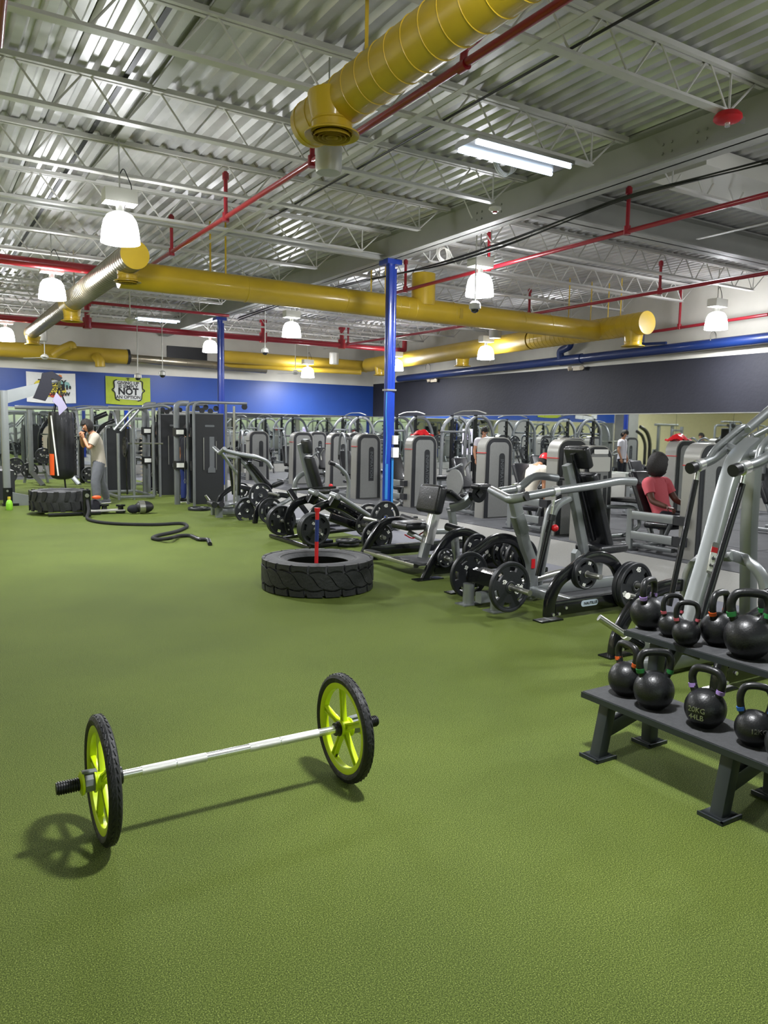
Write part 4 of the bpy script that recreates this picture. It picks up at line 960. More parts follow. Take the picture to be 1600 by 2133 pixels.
part('seat_pad', MB().pad((5.78, YC, 0.46), (6.20, YC, 0.47), 0.36, 0.09, (0,0,1), 0.035), 'vinyl', m, label='black seat pad')
part('seat_post', B((5.95, YC, 0.1), (5.98, YC, 0.43), w=0.06, h=0.06), 'silver', m)
part('lever_arm', T((4.627, 5.1, 1.057), (4.96, 5.1, 1.094), (5.479, 5.1, 1.135), (5.803, 5.1, 1.173), (6.021, 5.1, 1.16), r=0.040, bend=0.2), 'silver', m, label='thick silver lever arm')
part('lever_arm', T((4.887, 5.78, 1.04), (5.108, 5.78, 1.062), (5.182, 5.78, 1.089), (5.299, 5.78, 1.173), (5.414, 5.78, 1.186), (5.647, 5.78, 1.157), r=0.040, bend=0.1), 'silver', m, label='thick silver lever arm')
part('yoke', T((4.609, 5.08, 1.059), (4.532, 5.2, 1.021), (4.806, 5.8, 1.054), r=0.042, bend=0.06), 'silver', m, label='V shaped silver yoke')
part('end_plug', MB().cyl((4.598, 5.08, 1.059), (4.602, 5.06, 1.063), 0.043, 18), 'black_plastic', m)
part('collar', MB().cyl((4.93, 5.1, 1.091), (4.989, 5.1, 1.098), 0.050, 18), 'chrome', m)
part('collar', MB().cyl((5.083, 5.78, 1.063), (5.126, 5.78, 1.071), 0.050, 18), 'chrome', m)
part('grip', MB().cyl((5.647, 5.78, 1.157), (5.756, 5.78, 1.15), 0.02, 12), 'black_plastic', m)
part('weight_lever', T((4.822, 5.45, 0.195), (5.076, 5.45, 0.205), (5.313, 5.45, 0.241), (5.638, 5.45, 0.262), r=0.035, bend=0.1), 'steel', m, label='bright steel weight lever')
part('stance_platform', MB().box(5.25, 5.0, 0.02, 6.5, 5.95, 0.05), 'rack_mat', m)
part('front_block', MB().box(4.42, 5.15, 0.22, 4.60, 5.65, 0.34), 'black_gloss', m)
peg((4.365, 5.2, 0.29), (4.36, 4.72, 0.285), m); peg((4.52, 5.6, 0.26), (4.52, 5.95, 0.26), m)
peg((5.02, 4.8, 0.39), (5.02, 4.56, 0.39), m); peg((5.60, 4.8, 0.25), (5.60, 4.50, 0.25), m)
peg((5.02, 6.1, 0.39), (5.02, 6.35, 0.39), m); peg((5.60, 6.1, 0.25), (5.60, 6.40, 0.25), m)
G1 = 'weight plates on the near lever machine'
plate('45s', (4.362, 4.98, 0.29), 'large slotted weight plate facing the camera on the near lever machine', roll=0.12, group=G1)
plate('45s', (4.53, 5.76, 0.25), 'large slotted weight plate behind the front one on the near lever machine', roll=0.5, group=G1)
plate('10', (5.022, 4.735, 0.39), 'front ten plate high on the near black frame', roll=-0.5, group=G1)
plate('10', (5.022, 4.772, 0.39), 'rear ten plate high on the near black frame, behind its twin', group=G1)
plate('45t', (5.60, 4.68, 0.235), 'front forty five plate behind the purple kettlebell', roll=-0.9, group=G1)
plate('45t', (5.60, 4.735, 0.235), 'rear forty five plate of the pair behind the purple kettlebell', group=G1)
plate('45t', (5.60, 6.22, 0.26), 'forty five plate on the far side of the near lever machine', roll=0.6, group=G1)
plate('25', (4.98, 6.22, 0.40), 'smaller plate on the far black frame of the near lever machine', group=G1)

# ---- tall pull-down machine at the right edge ---------------------------
YC = 3.32; YN = 2.93; YFa = 3.78
m = thing('lever_pulldown_machine', 'tall silver lever machine with gas struts at the right picture edge', 'gym machine', (5.2, YC, 0))
arc2 = [(4.334, 3.78, -0.031), (4.344, 3.78, 0.112), (4.425, 3.78, 0.264), (4.571, 3.78, 0.4), (4.835, 3.78, 0.47), (5.089, 3.78, 0.469), (5.277, 3.78, 0.339), (5.385, 3.78, 0.152), (5.438, 3.78, -0.013)]
for yy in (YN, YFa):
    f = part('side_frame', MB().beam([mir(p, yy) for p in arc2], 0.10, 0.06, up=(0,1,0), bend=0.12, rc=0.015), 'black_gloss', m, label='glossy black arched side frame')
    part('base_rail', B((arc2[0][0]+0.05, yy, 0.10), (arc2[-1][0]+0.5, yy, 0.10), w=0.13, h=0.06), 'black_gloss', m)
    part('foot_plate', MB().box(arc2[0][0]-0.10, yy-0.06, 0, arc2[0][0]+0.14, yy+0.06, 0.012), 'black_gloss', m)
    bb = MB()
    for dx, dz in ((0.0, 0.05), (0.05, 0.05), (0.14, 0.10)): bb.cyl((arc2[0][0]+dx, yy-0.033, dz), (arc2[0][0]+dx, yy-0.042, dz), 0.013, 10)
    part('bolts', bb, 'chrome', f, kind='stuff')
part('base_beam', B((4.0, YC, 0.08), (6.1, YC, 0.08), w=0.10, h=0.10), 'silver', m)
part('base_arm', B((4.55, YFa, 0.08), (4.75, YC, 0.10), (5.3, YC, 0.10), w=0.09, h=0.09, up=(0,0,1), bend=0.1), 'silver', m)
col = [(4.504, 3.32, 0.221), (4.729, 3.32, 0.776), (4.894, 3.32, 1.277), (4.974, 3.32, 1.462), (5.154, 3.32, 1.564)]
part('slanted_column', MB().beam(col, 0.11, 0.13, up=(0,1,0), bend=0.25, rc=0.02), 'silver', m, label='wide slanted silver column with an instruction label')
a_, b_ = V((4.636, 3.25, 0.677)), V((4.688, 3.25, 0.89))
d_ = (b_-a_).normalized(); n_ = V((0,-1,0)); u_ = d_.cross(V((0,1,0))).normalized()
lab = part('instruction_label', MB().prism(rrect(0.075, (b_-a_).length, 0.02, 4), lerp(a_, b_, 0.5)+V((0,-0.004,0)), u_, d_, 0.003), 'steel', m, label='grey instruction label with red and white fields')
part('label_field', MB().prism(rrect(0.065, 0.055, 0.003, 2), lerp(a_, b_, 0.72)+V((0,-0.006,0)), u_, d_, 0.003), 'bright_red', lab)
part('label_field', MB().prism(rrect(0.065, 0.13, 0.003, 2), lerp(a_, b_, 0.38)+V((0,-0.006,0)), u_, d_, 0.003), 'white', lab)
text('do', 0.04, lerp(a_, b_, 0.50)+V((0,-0.010,0)), -u_ if u_.x < 0 else u_, d_, 'print_black', lab)
text("don't", 0.03, lerp(a_, b_, 0.27)+V((0,-0.010,0)), -u_ if u_.x < 0 else u_, d_, 'print_black', lab)
part('rear_column', B((5.702, 3.62, 0.15), (5.632, 3.62, 0.896), (5.636, 3.62, 1.634), w=0.10, h=0.10, bend=0.1), 'silver', m)
part('gas_strut', MB().cyl((4.692, 3.6, 0.373), (4.913, 3.6, 1.292), 0.021, 14), 'black_gloss', m)
part('gas_strut', MB().cyl((4.306, 3.05, 0.44), (4.639, 3.05, 1.308), 0.023, 14), 'black_gloss', m)
part('strut_pin', MB().cyl((4.913, 3.6, 1.292), (4.927, 3.6, 1.38), 0.015, 10), 'chrome', m)
part('strut_pin', MB().cyl((4.639, 3.05, 1.308), (4.657, 3.05, 1.38), 0.015, 10), 'chrome', m)
part('lever_arm', T((4.904, 3.6, 1.391), (5.123, 3.6, 1.45), (5.286, 3.6, 1.558), (5.748, 3.6, 1.811), (6.117, 3.6, 2.025), r=0.036, bend=0.15), 'silver', m, label='thick silver lever arm rising to the right')
part('arm_branch', T((5.055, 3.6, 1.45), (5.116, 3.6, 1.521), (5.393, 3.6, 1.675), (5.469, 3.6, 1.694), (5.426, 3.55, 1.665), r=0.024, bend=0.08), 'silver', m)
part('arm_link', T((5.265, 3.6, 1.539), (5.075, 3.3, 1.486), (4.901, 3.05, 1.521), (5.11, 3.05, 1.635), r=0.032, bend=0.1), 'silver', m)
part('lever_arm', T((4.572, 3.05, 1.403), (4.777, 3.05, 1.432), (4.958, 3.05, 1.505), (5.331, 3.05, 1.721), r=0.038, bend=0.15), 'silver', m, label='thick silver lever arm rising to the right')
part('arm_branch', T((4.873, 3.1, 1.461), (4.892, 3.1, 1.536), (4.972, 3.1, 1.601), (5.183, 3.1, 1.718), r=0.024, bend=0.08), 'silver', m)
part('cross_handle', T((5.439, 3.5, 1.622), (5.502, 3.4, 1.696), r=0.024), 'silver', m)
part('handle_joint', MB().cyl((5.499, 3.55, 1.615), (5.462, 3.5, 1.626), 0.032, 14), 'chrome', m)
for p, q in (((4.834, 3.6, 1.378), (4.883, 3.6, 1.388)), ((4.532, 3.05, 1.394), (4.587, 3.05, 1.406))):
    part('end_plug', MB().cyl(p, q, 0.042, 18), 'black_plastic', m)
for p, q in (((4.915, 3.6, 1.394), (4.969, 3.6, 1.408)), ((4.622, 3.05, 1.408), (4.678, 3.05, 1.42))):
    part('collar', MB().cyl(p, q, 0.046, 18), 'chrome', m)
part('thigh_bar', B((5.064, 3.75, 0.302), (5.082, 3.75, 0.554), (5.097, 3.7, 0.662), (4.984, 3.5, 0.745), (4.957, 3.3, 0.769), w=0.075, h=0.055, bend=0.12, up=(0,1,0)), 'silver', m, label='bent silver knee bar')
part('thigh_bar', B((4.956, 3.3, 0.776), (4.848, 3.1, 0.774), (4.865, 3, 0.683), (4.862, 2.95, 0.496), w=0.075, h=0.055, bend=0.12, up=(0,1,0)), 'silver', m)
part('pivot_sleeve', MB().cyl((5.032, 3.4, 0.749), (4.909, 3.25, 0.78), 0.035, 16), 'silver', m)
part('seat_frame', B((4.246, 3.5, 0.313), (4.38, 3.4, 0.218), (4.621, 3.3, 0.073), w=0.07, h=0.06, up=(0,1,0)), 'silver', m)
peg((3.909, 3.55, 0.388), (4.056, 3.45, 0.274), m)
part('peg_stop', MB().cyl((4.051, 3.45, 0.278), (4.086, 3.45, 0.257), 0.032, 16), 'white', m)
part('peg_sleeve', MB().cyl((4.086, 3.45, 0.257), (4.221, 3.45, 0.182), 0.034, 14), 'black_gloss', m)
part('peg_stop', MB().cyl((4.144, 3.3, 0.267), (4.194, 3.3, 0.247), 0.032, 16), 'white', m)
peg((4.477, 3.8, 0.431), (4.628, 3.8, 0.387), m)
part('weight_lever', T((4.194, 3.3, 0.247), (4.305, 3.3, 0.202), (4.62, 3.3, 0.08), r=0.034), 'black_gloss', m)
plate('45t', (5.62, 3.02-0.19, 0.55), 'plate at the right picture edge behind the largest kettlebell', roll=0.3, group='weight plates on the pulldown machine')

# ---- leg machine with square pads ---------------------------------------
YC = 7.45; YN = 6.80; YFa = 8.2
m = thing('leg_curl_machine', 'silver and black plate loaded machine with square black pad facing the turf', 'gym machine', (5.2, YC, 0))
arcn = [(4.731, 6.8, -0.003), (4.853, 6.8, 0.216), (4.965, 6.8, 0.369), (5.08, 6.8, 0.48), (5.266, 6.8, 0.507), (5.475, 6.8, 0.419), (5.62, 6.8, 0.288), (5.783, 6.8, 0.147)]
part('side_frame', MB().beam(arcn, 0.095, 0.06, up=(0,1,0), bend=0.12, rc=0.015), 'black_gloss', m, label='glossy black arched side frame')
part('side_frame', MB().beam([mir(p, YFa) for p in arcn[:4]]+[(5.562, 8.2, 0.472)], 0.095, 0.06, up=(0,1,0), bend=0.12, rc=0.015), 'black_gloss', m, label='glossy black arched side frame')
for yy in (YN, YFa):
    part('base_rail', B((4.85, yy, 0.11), (6.3, yy, 0.11), w=0.13, h=0.06), 'black_gloss', m)
    part('foot_plate', MB().box(4.60, yy-0.06, 0, 4.95, yy+0.06, 0.012), 'black_gloss', m)
part('footrest_bar', B((4.72, 8.05, 0.13), (4.72, 6.95, 0.13), w=0.07, h=0.05, up=(0,0,1)), 'steel', m)
for ya in (7.92, 7.30, 6.98): part('grip_tape', MB().box(4.675, ya-0.16, 0.158, 4.765, ya+0.10, 0.164), 'black_panel', m)
part('foot_platform', MB().box(4.75, 7.0, 0.11, 5.15, 7.55, 0.14), 'rack_mat', m)
part('centre_post', B((5.08, 7.35, 0.13), (5.22, 7.35, 0.62), w=0.10, h=0.09), 'silver', m)
part('post_sleeve', B((5.14, 7.35, 0.30), (5.26, 7.35, 0.74), w=0.12, h=0.105), 'chrome', m)
part('post_neck', B((5.22, 7.35, 0.60), (5.30, 7.35, 0.92), w=0.075, h=0.07), 'silver', m)
part('chest_pad', MB().pad((5.14, 7.34, 0.66), (5.22, 7.34, 0.99), 0.42, 0.13, (-1,0,0.2), 0.045), 'vinyl', m, label='large square black pad')
part('knee_pad', MB().pad((5.30, 7.34, 0.93), (5.5, 7.34, 0.80), 0.42, 0.06, (0.5,0,1), 0.025), 'vinyl', m)
part('seat_pad', MB().pad((4.86, 7.55, 0.50), (5.28, 7.55, 0.50), 0.36, 0.09, (0,0,1), 0.04), 'vinyl', m, label='black rectangular seat pad')
part('seat_support', B((5.0, 7.55, 0.42), (5.2, 7.4, 0.30), w=0.06, h=0.05), 'silver', m)
part('red_strap', T((4.92, 7.5, 0.40), (5.02, 7.48, 0.34), (5.2, 7.5, 0.42), r=0.008), 'bright_red', m)
part('arm_beam', B((5.354, 7.2, 0.726), (5.466, 7.1, 0.765), (5.525, 7, 0.884), (5.589, 6.95, 0.941), w=0.10, h=0.07, bend=0.1), 'silver', m)
dc = V((5.555, 6.95, 0.909))
part('cam_disc', MB().cyl(dc+V((0,0.04,0)), dc-V((0,0.03,0)), 0.105, 28), 'black_gloss', m)
part('cam_plate', MB().cyl(dc-V((0,0.03,0)), dc-V((0,0.045,0)), 0.05, 4), 'black_panel', m)
part('hand_pad', MB().pad(dc+V((-0.10,-0.06,0.085)), dc+V((0.10,-0.06,0.085)), 0.16, 0.06, (0,0,1), 0.028), 'vinyl', m)
part('roller', MB().cyl((5.32, 7.2, 0.507), (5.341, 6.95, 0.485), 0.048, 20), 'vinyl', m, label='black foam roller')
part('roller', MB().cyl((5.273, 8.1, 0.521), (5.277, 7.8, 0.493), 0.048, 20), 'vinyl', m, label='black foam roller')
part('roller_bar', T((5.344, 7.9, 0.515), (5.413, 7.8, 0.498), (5.434, 7.7, 0.377), r=0.018), 'steel', m)
part('rear_leg', B((5.667, 7.6, 0.652), (5.729, 7.6, 0.361), (5.781, 7.6, -0.097), w=0.085, h=0.07, bend=0.3), 'silver', m)
part('link_tube', B((5.25, 7.45, 0.42), (5.75, 7.45, 0.40), w=0.06, h=0.06), 'silver', m)
part('black_column', B((5.769, 7.4, 0.354), (5.78, 7.4, 0.055), w=0.10, h=0.08), 'black_gloss', m)
peg((4.95, 6.8, 0.235), (4.95, 6.62, 0.235), m); peg((5.7, 6.8, 0.42), (5.7, 6.55, 0.42), m)
peg((5.08, 8.2, 0.26), (5.08, 8.5, 0.26), m); peg((5.1, 8.4, 0.45), (5.1, 8.75, 0.45), m)
G2 = 'weight plates on the leg curl machine'
plate('5', (4.95, 6.72, 0.235), 'small five plate low on the near frame of the square pad machine', roll=0.4, group=G2)
plate('10', (5.591, 6.68, 0.301), 'ten plate at the end of the near arch of the square pad machine', group=G2)
plate('25', (5.683, 6.62, 0.254), 'plate right of the near arch of the square pad machine, outer one', group=G2)
plate('10', (5.722, 6.55, 0.261), 'small plate right of the near arch of the square pad machine, inner one', group=G2)
plate('45t', (5.06, 8.36, 0.24), 'plate under the seat of the square pad machine', group=G2)
plate('25', (5.08, 8.29, 0.26), 'smaller plate beside the seat of the square pad machine', group=G2)
plate('45t', (5.42, 8.75, 0.45), 'plate with white triangle behind the seat of the square pad machine', roll=1.05, group=G2)

# ---- lying lever machine with arched frames ------------------------------
m = thing('chest_supported_row', 'low black machine with twin arches, bolted beams and silver tubes beyond the near tire', 'gym machine', (5.2, 9.75, 0))
part('front_rail', B((4.52, 10.5, 0.03), (4.52, 9.15, 0.03), w=0.07, h=0.05, up=(0,0,1)), 'black_gloss', m)
part('base_rail', B((4.52, 9.2, 0.04), (5.95, 9.45, 0.04), w=0.06, h=0.05, up=(0,0,1)), 'black_gloss', m)
part('base_rail', B((4.52, 10.1, 0.05), (5.9, 10.1, 0.12), w=0.06, h=0.05, up=(0,0,1)), 'black_gloss', m)
for yy, oy in ((9.45, 0.0), (10.15, 0.7)):
    a = part('arched_frame', MB().beam([(4.68, yy, 0.05), (4.60, yy, 0.32), (4.72, yy, 0.53), (4.95, yy, 0.60), (5.15, yy, 0.54), (5.75, yy, 0.20), (5.9, yy, 0.10)], 0.115, 0.05, up=(0,1,0), bend=0.13, rc=0.012), 'black_gloss', m, label='glossy black arched beam')
    bb = MB()
    for x_, z_ in ((4.62, 0.25), (4.63, 0.16), (5.12, 0.58), (5.17, 0.52), (5.35, 0.46), (5.38, 0.40), (5.08, 0.46)): bb.cyl((x_, yy-0.02, z_), (x_, yy-0.035, z_), 0.012, 8)
    part('bolts', bb, 'steel', a, kind='stuff')
part('frame_beam', B((4.95, 9.45, 0.40), (5.85, 9.45, 0.08), w=0.12, h=0.05), 'black_gloss', m)
part('paper_label', MB().prism(rrect(0.22, 0.09, 0.006, 2), (5.50, 9.42, 0.20), V((0.9,0,-0.36)).normalized(), V((0.36,0,0.9)).normalized(), 0.003), 'conduit', m)
part('lever_tube', T((5.006, 9.3, 0.699), (5.345, 9.3, 0.499), (5.844, 9.3, 0.201), r=0.032), 'silver', m, label='long silver lever tube')
part('lever_tube', T((4.968, 9.9, 0.699), (5.323, 9.9, 0.512), (5.775, 9.9, 0.256), r=0.032), 'silver', m, label='long silver lever tube')
for p, q in (((4.973, 9.45, 0.714), (4.965, 9.25, 0.698)), ((4.942, 10.05, 0.716), (4.935, 9.85, 0.697))):
    part('pivot_sleeve', MB().cyl(p, q, 0.042, 18), 'silver', m)
    part('pivot_cap', MB().cyl(q, V(q)+(V(q)-V(p)).normalized()*0.015, 0.03, 14), 'chrome', m)
part('pivot_bracket', MB().beam([(4.988, 9.35, 0.682), (4.941, 9.4, 0.572)], 0.11, 0.16, rc=0.01, up=(0,1,0)), 'black_gloss', m)
part('pivot_bracket', MB().beam([(4.979, 10, 0.684), (4.928, 10.05, 0.562)], 0.11, 0.16, rc=0.01, up=(0,1,0)), 'black_gloss', m)
part('gas_strut', MB().cyl((4.79, 10.4, 0.715), (5.44, 10.2, 0.749), 0.018, 12), 'black_gloss', m)
part('strut_rod', MB().cyl((5.44, 10.2, 0.749), (5.621, 10.2, 0.759), 0.009, 8), 'chrome', m)
part('strut_lever', MB().beam([(4.759, 10.4, 0.716), (4.869, 10.3, 0.506)], 0.09, 0.04, up=(0,1,0)), 'black_gloss', m)
part('front_block', MB().box(4.55, 9.35, 0.02, 4.95, 9.5, 0.09), 'black_gloss', m)
peg((4.58, 9.45, 0.28), (4.58, 9.02, 0.28), m); peg((4.578, 10.15, 0.28), (4.578, 10.5, 0.28), m); peg((5.38, 9.42, 0.29), (5.38, 9.15, 0.29), m)
G3 = 'weight plates on the twin arch machine'
for k in range(3): plate('45s', (4.58, 9.17+0.046*k, 0.28), ('front plate of the stack of three behind the red and blue handle', 'middle plate of the stack of three behind the red and blue handle', 'rear plate of the stack of three behind the red and blue handle')[k], roll=0.7 if k == 0 else 0.2, group=G3)
plate('45s', (4.578, 10.30, 0.28), 'rear plate left of the twin arch machine', group=G3)
plate('45s', (4.578, 10.25, 0.28), 'front plate left of the twin arch machine', roll=0.3, group=G3)
plate('25', (5.442, 9.3, 0.284), 'plate halfway up the near silver lever tube', roll=-0.6, group=G3)
plate('45t', (6.018, 10.2, 0.264), 'plate behind the near silver lever tube', group=G3)

# ---- incline press with long black pad -----------------------------------
m = thing('incline_lever_press', 'silver incline lever press with long sloping black pad by the cable towers', 'gym machine', (5.2, 12.8, 0))
part('base_beam', B((4.70, 13.35, 0.09), (6.1, 13.35, 0.09), w=0.10, h=0.09), 'silver', m)
part('base_beam', B((4.78, 13.75, 0.09), (5.5, 13.75, 0.09), w=0.10, h=0.09), 'silver', m)
for x_, y_ in ((4.70, 13.28), (4.77, 13.72)): part('front_foot', B((x_, y_, 0), (x_, y_, 0.2), w=0.12, h=0.1), 'silver', m)
part('foot_platform', MB().prism([(0,0), (0.75,0.14), (0.75,0.17), (0,0.03)], (4.811, 13.7, 0.181), (1,0,0), (0,0,1), 0.42), 'silver', m, label='sloping ribbed foot platform')
part('roller', MB().cyl((4.605, 13.5, 0.242), (4.556, 13.1, 0.246), 0.055, 18), 'vinyl', m)
part('roller', MB().cyl((4.67, 13.4, 0.214), (4.689, 13.1, 0.249), 0.055, 18), 'vinyl', m)
part('roller_bar', T((4.526, 13.5, 0.385), (4.606, 13.5, 0.277), r=0.022), 'steel', m)
part('upright', B((5.03, 13.2, 0.1), (5.03, 13.2, 1.12), w=0.06, h=0.06), 'silver', m)
part('pulley_post', T((5.02, 13.35, 0.15), (5.02, 13.35, 2.0), r=0.022), 'steel', m, label='tall thin chrome post')
part('gas_strut', MB().cyl((4.975, 13, 0.412), (4.986, 13, 1.071), 0.03, 12), 'black_gloss', m)
part('gas_strut', MB().cyl((5.092, 13.6, 0.378), (5.02, 13.6, 1.021), 0.026, 12), 'black_gloss', m)
part('lever_arm', T((4.658, 12.9, 1.219), (4.957, 12.9, 1.143), (5.273, 12.9, 1.1), (5.467, 12.9, 1.03), (5.56, 12.9, 0.891), r=0.038, bend=0.12), 'silver', m, label='thick silver lever arm')
part('yoke', T((4.694, 13.5, 1.244), (4.624, 13, 1.166), (4.657, 12.85, 1.254), r=0.036, bend=0.04), 'silver', m)
part('front_brace', T((4.694, 13.1, 1.162), (4.853, 13.1, 0.957), (5.006, 13.1, 0.766), r=0.03), 'silver', m)
part('top_link', T((4.874, 13.4, 1.099), (5.045, 13.2, 1.063), r=0.03), 'silver', m)
part('pad_rail', B((5.054, 13.2, 1.063), (5.182, 13.2, 0.949), (5.442, 13.2, 0.576), w=0.06, h=0.06, bend=0.1), 'silver', m)
part('back_pad', MB().pad((5.219, 13.2, 1.001), (5.651, 13.2, 0.5), 0.28, 0.09, (1,0,0.9), 0.035), 'vinyl', m, label='long sloping black back pad')
part('head_pad', MB().pad((5.091, 13.2, 1.149), (5.201, 13.2, 1.036), 0.28, 0.09, (1,0,0.9), 0.03), 'vinyl', m)
part('seat_pad', MB().pad((5.666, 13.1, 0.561), (5.851, 13, 0.652), 0.30, 0.09, (0,0,1), 0.035), 'vinyl', m, label='black wedge seat pad')
part('grip', MB().cyl((5.281, 13.1, 1.057), (5.429, 13.1, 1.013), 0.02, 10), 'black_plastic', m)
part('side_frame', MB().beam([(4.95, 12.2, 0.0), (5.0, 12.2, 0.3), (5.3, 12.2, 0.5), (5.7, 12.2, 0.42), (6.0, 12.2, 0.05)], 0.09, 0.05, up=(0,1,0), bend=0.15), 'black_gloss', m)
part('side_frame', MB().beam([(4.95, 14.1, 0.0), (5.0, 14.1, 0.3), (5.3, 14.1, 0.5), (5.7, 14.1, 0.42), (6.0, 14.1, 0.05)], 0.09, 0.05, up=(0,1,0), bend=0.15), 'black_gloss', m)
part('weight_lever', T((5.248, 12.3, 0.352), (5.519, 12.3, 0.469), (5.721, 12.3, 0.48), r=0.035, bend=0.1), 'silver', m)
part('weight_lever', T((5.164, 12, 0.259), (5.385, 12, 0.35), (5.563, 12, 0.443), r=0.035, bend=0.1), 'silver', m)
peg((5.16, 12.25, 0.23), (5.15, 11.85, 0.23), m); peg((5.25, 12.3, 0.5), (5.25, 11.9, 0.5), m); peg((5.2, 12.9, 0.22), (5.2, 12.5, 0.22), m)
G4 = 'weight plates on the incline press'
plate('45s', (5.155, 12.0, 0.225), 'lower front plate with a small disc on it on the incline press', roll=0.5, group=G4)
plate('10', (5.155, 11.95, 0.225), 'small disc in front of the lower plate on the incline press', group=G4)
plate('45t', (5.002, 12.7, 0.173), 'lower rear plate with white number on the incline press', roll=1.2, group=G4)
plate('45t', (5.222, 12.6, 0.437), 'upper plate with white triangle on the incline press', roll=0.6, group=G4)
plate('25', (5.484, 14.2, 0.393), 'far plate behind the upright of the incline press', group=G4)

# ---- tall back pad machine -------------------------------------------------
m = thing('calf_raise_machine', 'machine with tall narrow black back pad and curved silver handle tube', 'gym machine', (5.8, 11.2, 0))
part('back_upright', B((5.496, 11.6, 1.363), (5.713, 11.6, 0.601), w=0.08, h=0.07), 'silver', m)
part('head_pad', MB().pad((5.561, 11.5, 1.445), (5.597, 11.5, 1.208), 0.26, 0.10, (1,0,0.2), 0.035), 'vinyl', m, label='black head rest')
part('back_pad', MB().pad((5.607, 11.5, 1.168), (5.788, 11.5, 0.622), 0.28, 0.11, (1,0,0.2), 0.035), 'vinyl', m, label='tall black back pad')
part('bent_brace', B((5.661, 11.7, 0.886), (5.528, 11.7, 0.824), (5.458, 11.7, 0.721), (5.442, 11.7, 0.358), w=0.075, h=0.06, bend=0.15), 'silver', m)
part('seat_pad', MB().pad((5.776, 11.3, 0.59), (5.912, 11.1, 0.617), 0.32, 0.09, (0,0,1), 0.035), 'vinyl', m, label='black seat pad')
part('curved_handle', T((5.714, 10.9, 1.084), (5.862, 10.9, 1.021), (6.004, 10.9, 0.895), (6.051, 10.9, 0.762), (6.028, 10.9, 0.488), (6.012, 10.9, 0.316), r=0.033, bend=0.15), 'silver', m, label='curved silver tube with dark grip')
part('grip', MB().cyl((5.688, 10.9, 1.091), (5.783, 10.9, 1.06), 0.036, 14), 'black_plastic', m)
part('base_beam', B((5.2, 11.4, 0.1), (6.7, 11.4, 0.1), w=0.09, h=0.08), 'silver', m)
part('base_cross', B((6.2, 10.7, 0.08), (6.2, 12.0, 0.08), w=0.09, h=0.08, up=(0,0,1)), 'silver', m)
part('stance', MB().box(5.3, 10.9, 0.05, 5.9, 11.9, 0.09), 'black_gloss', m)
part('adjust_knob', MB().ball((5.875, 11.2, 0.69), 0.035), 'bright_red', m, label='red ball knob')
# small hip bench at the foot of the blue post
m = thing('ab_bench', 'low bench frame with curved steel handles at the foot of the near blue post', 'gym bench', (6.6, 10.4, 0))
part('handle', T((6.632, 10.9, 0.388), (6.522, 10.9, 0.296), (6.523, 10.9, 0.232), (6.729, 10.9, 0.255), r=0.018, bend=0.05), 'steel', m)
part('handle', T((6.848, 10.6, 0.423), (6.681, 10.6, 0.335), (6.618, 10.6, 0.242), r=0.018, bend=0.05), 'steel', m)
part('base_beam', B((6.3, 10.7, 0.06), (7.1, 10.7, 0.06), w=0.07, h=0.06).beam([(6.7, 10.4, 0.04), (6.7, 11.1, 0.04)], 0.07, 0.06), 'silver', m)
part('post', B((6.72, 10.7, 0.06), (6.72, 10.7, 0.30), w=0.06, h=0.06), 'silver', m)

# ================================================================== WEIGHT STACK MACHINES
def arch(w, h, r, n=7, flare=0.02):
    pts = [(-w/2-flare, 0.0)]
    for i in range(n+1):
        a = PI-PI/2*i/n; pts.append((-w/2+r+r*math.cos(a), h-r+r*math.sin(a)))
    for i in range(n+1):
        a = PI/2-PI/2*i/n; pts.append((w/2-r+r*math.cos(a), h-r+r*math.sin(a)))
    pts.append((w/2+flare, 0.0)); return pts
def stack_tower(t, x=0.0, y=0.0, h=1.52, w=0.66, d=0.24, words=True, card=False):
    """rounded weight-stack shroud whose broad face looks to -Y; x, y = left front corner"""
    cx = x+w/2; U = (1,0,0); W = (0,0,1)
    sh = part('stack_shroud', MB().prism(arch(w, h, 0.21), (cx, y+d, 0), U, W, d), 'shroud', t, label='rounded silver shroud')
    part('face_band', MB().prism(arch(w-0.055, h-0.03, 0.19), (cx, y, 0.01), U, W, 0.012), 'dark_band', sh, label='dark arched band')
    part('face_panel', MB().prism(arch(w-0.21, h-0.115, 0.11, flare=0.01), (cx, y-0.012, 0.02), U, W, 0.012), 'shroud_panel', sh)
    part('accent_line', MB().box(x-0.012, y-0.006, h-0.30, x+0.05, y+d+0.004, h-0.288), 'bright_red' if words else 'dark_band', sh)
    if card:
        part('instruction_card', MB().prism(rrect(w-0.16, 0.22, 0.02), (cx, y-0.03, h-0.28), U, W, 0.006), 'conduit', sh)
        part('slot', MB().box(cx-0.03, y-0.03, 0.35, cx+0.03, y-0.024, h-0.42), 'black_panel', sh)
        part('slot', MB().box(cx+0.10, y-0.03, 0.55, cx+0.17, y-0.024, h-0.45), 'black_panel', sh)
    else:
        sl = [(q[0]*0.8, q[1]) for q in arch(0.17, 0.80, 0.07, flare=0)]
        s_ = part('slot', MB().prism([(a, b) for a, b in sl], (cx+0.06, y-0.024, h-1.10), U, W, 0.006), 'black_panel', sh, label='dark slot in the panel')
        if words: text('INSPIRATION', 0.105, (cx+0.06, y-0.033, h-0.72), (0,0,-1), (1,0,0), 'weight_stack', s_, 'printed_word', 0.001)
    return sh
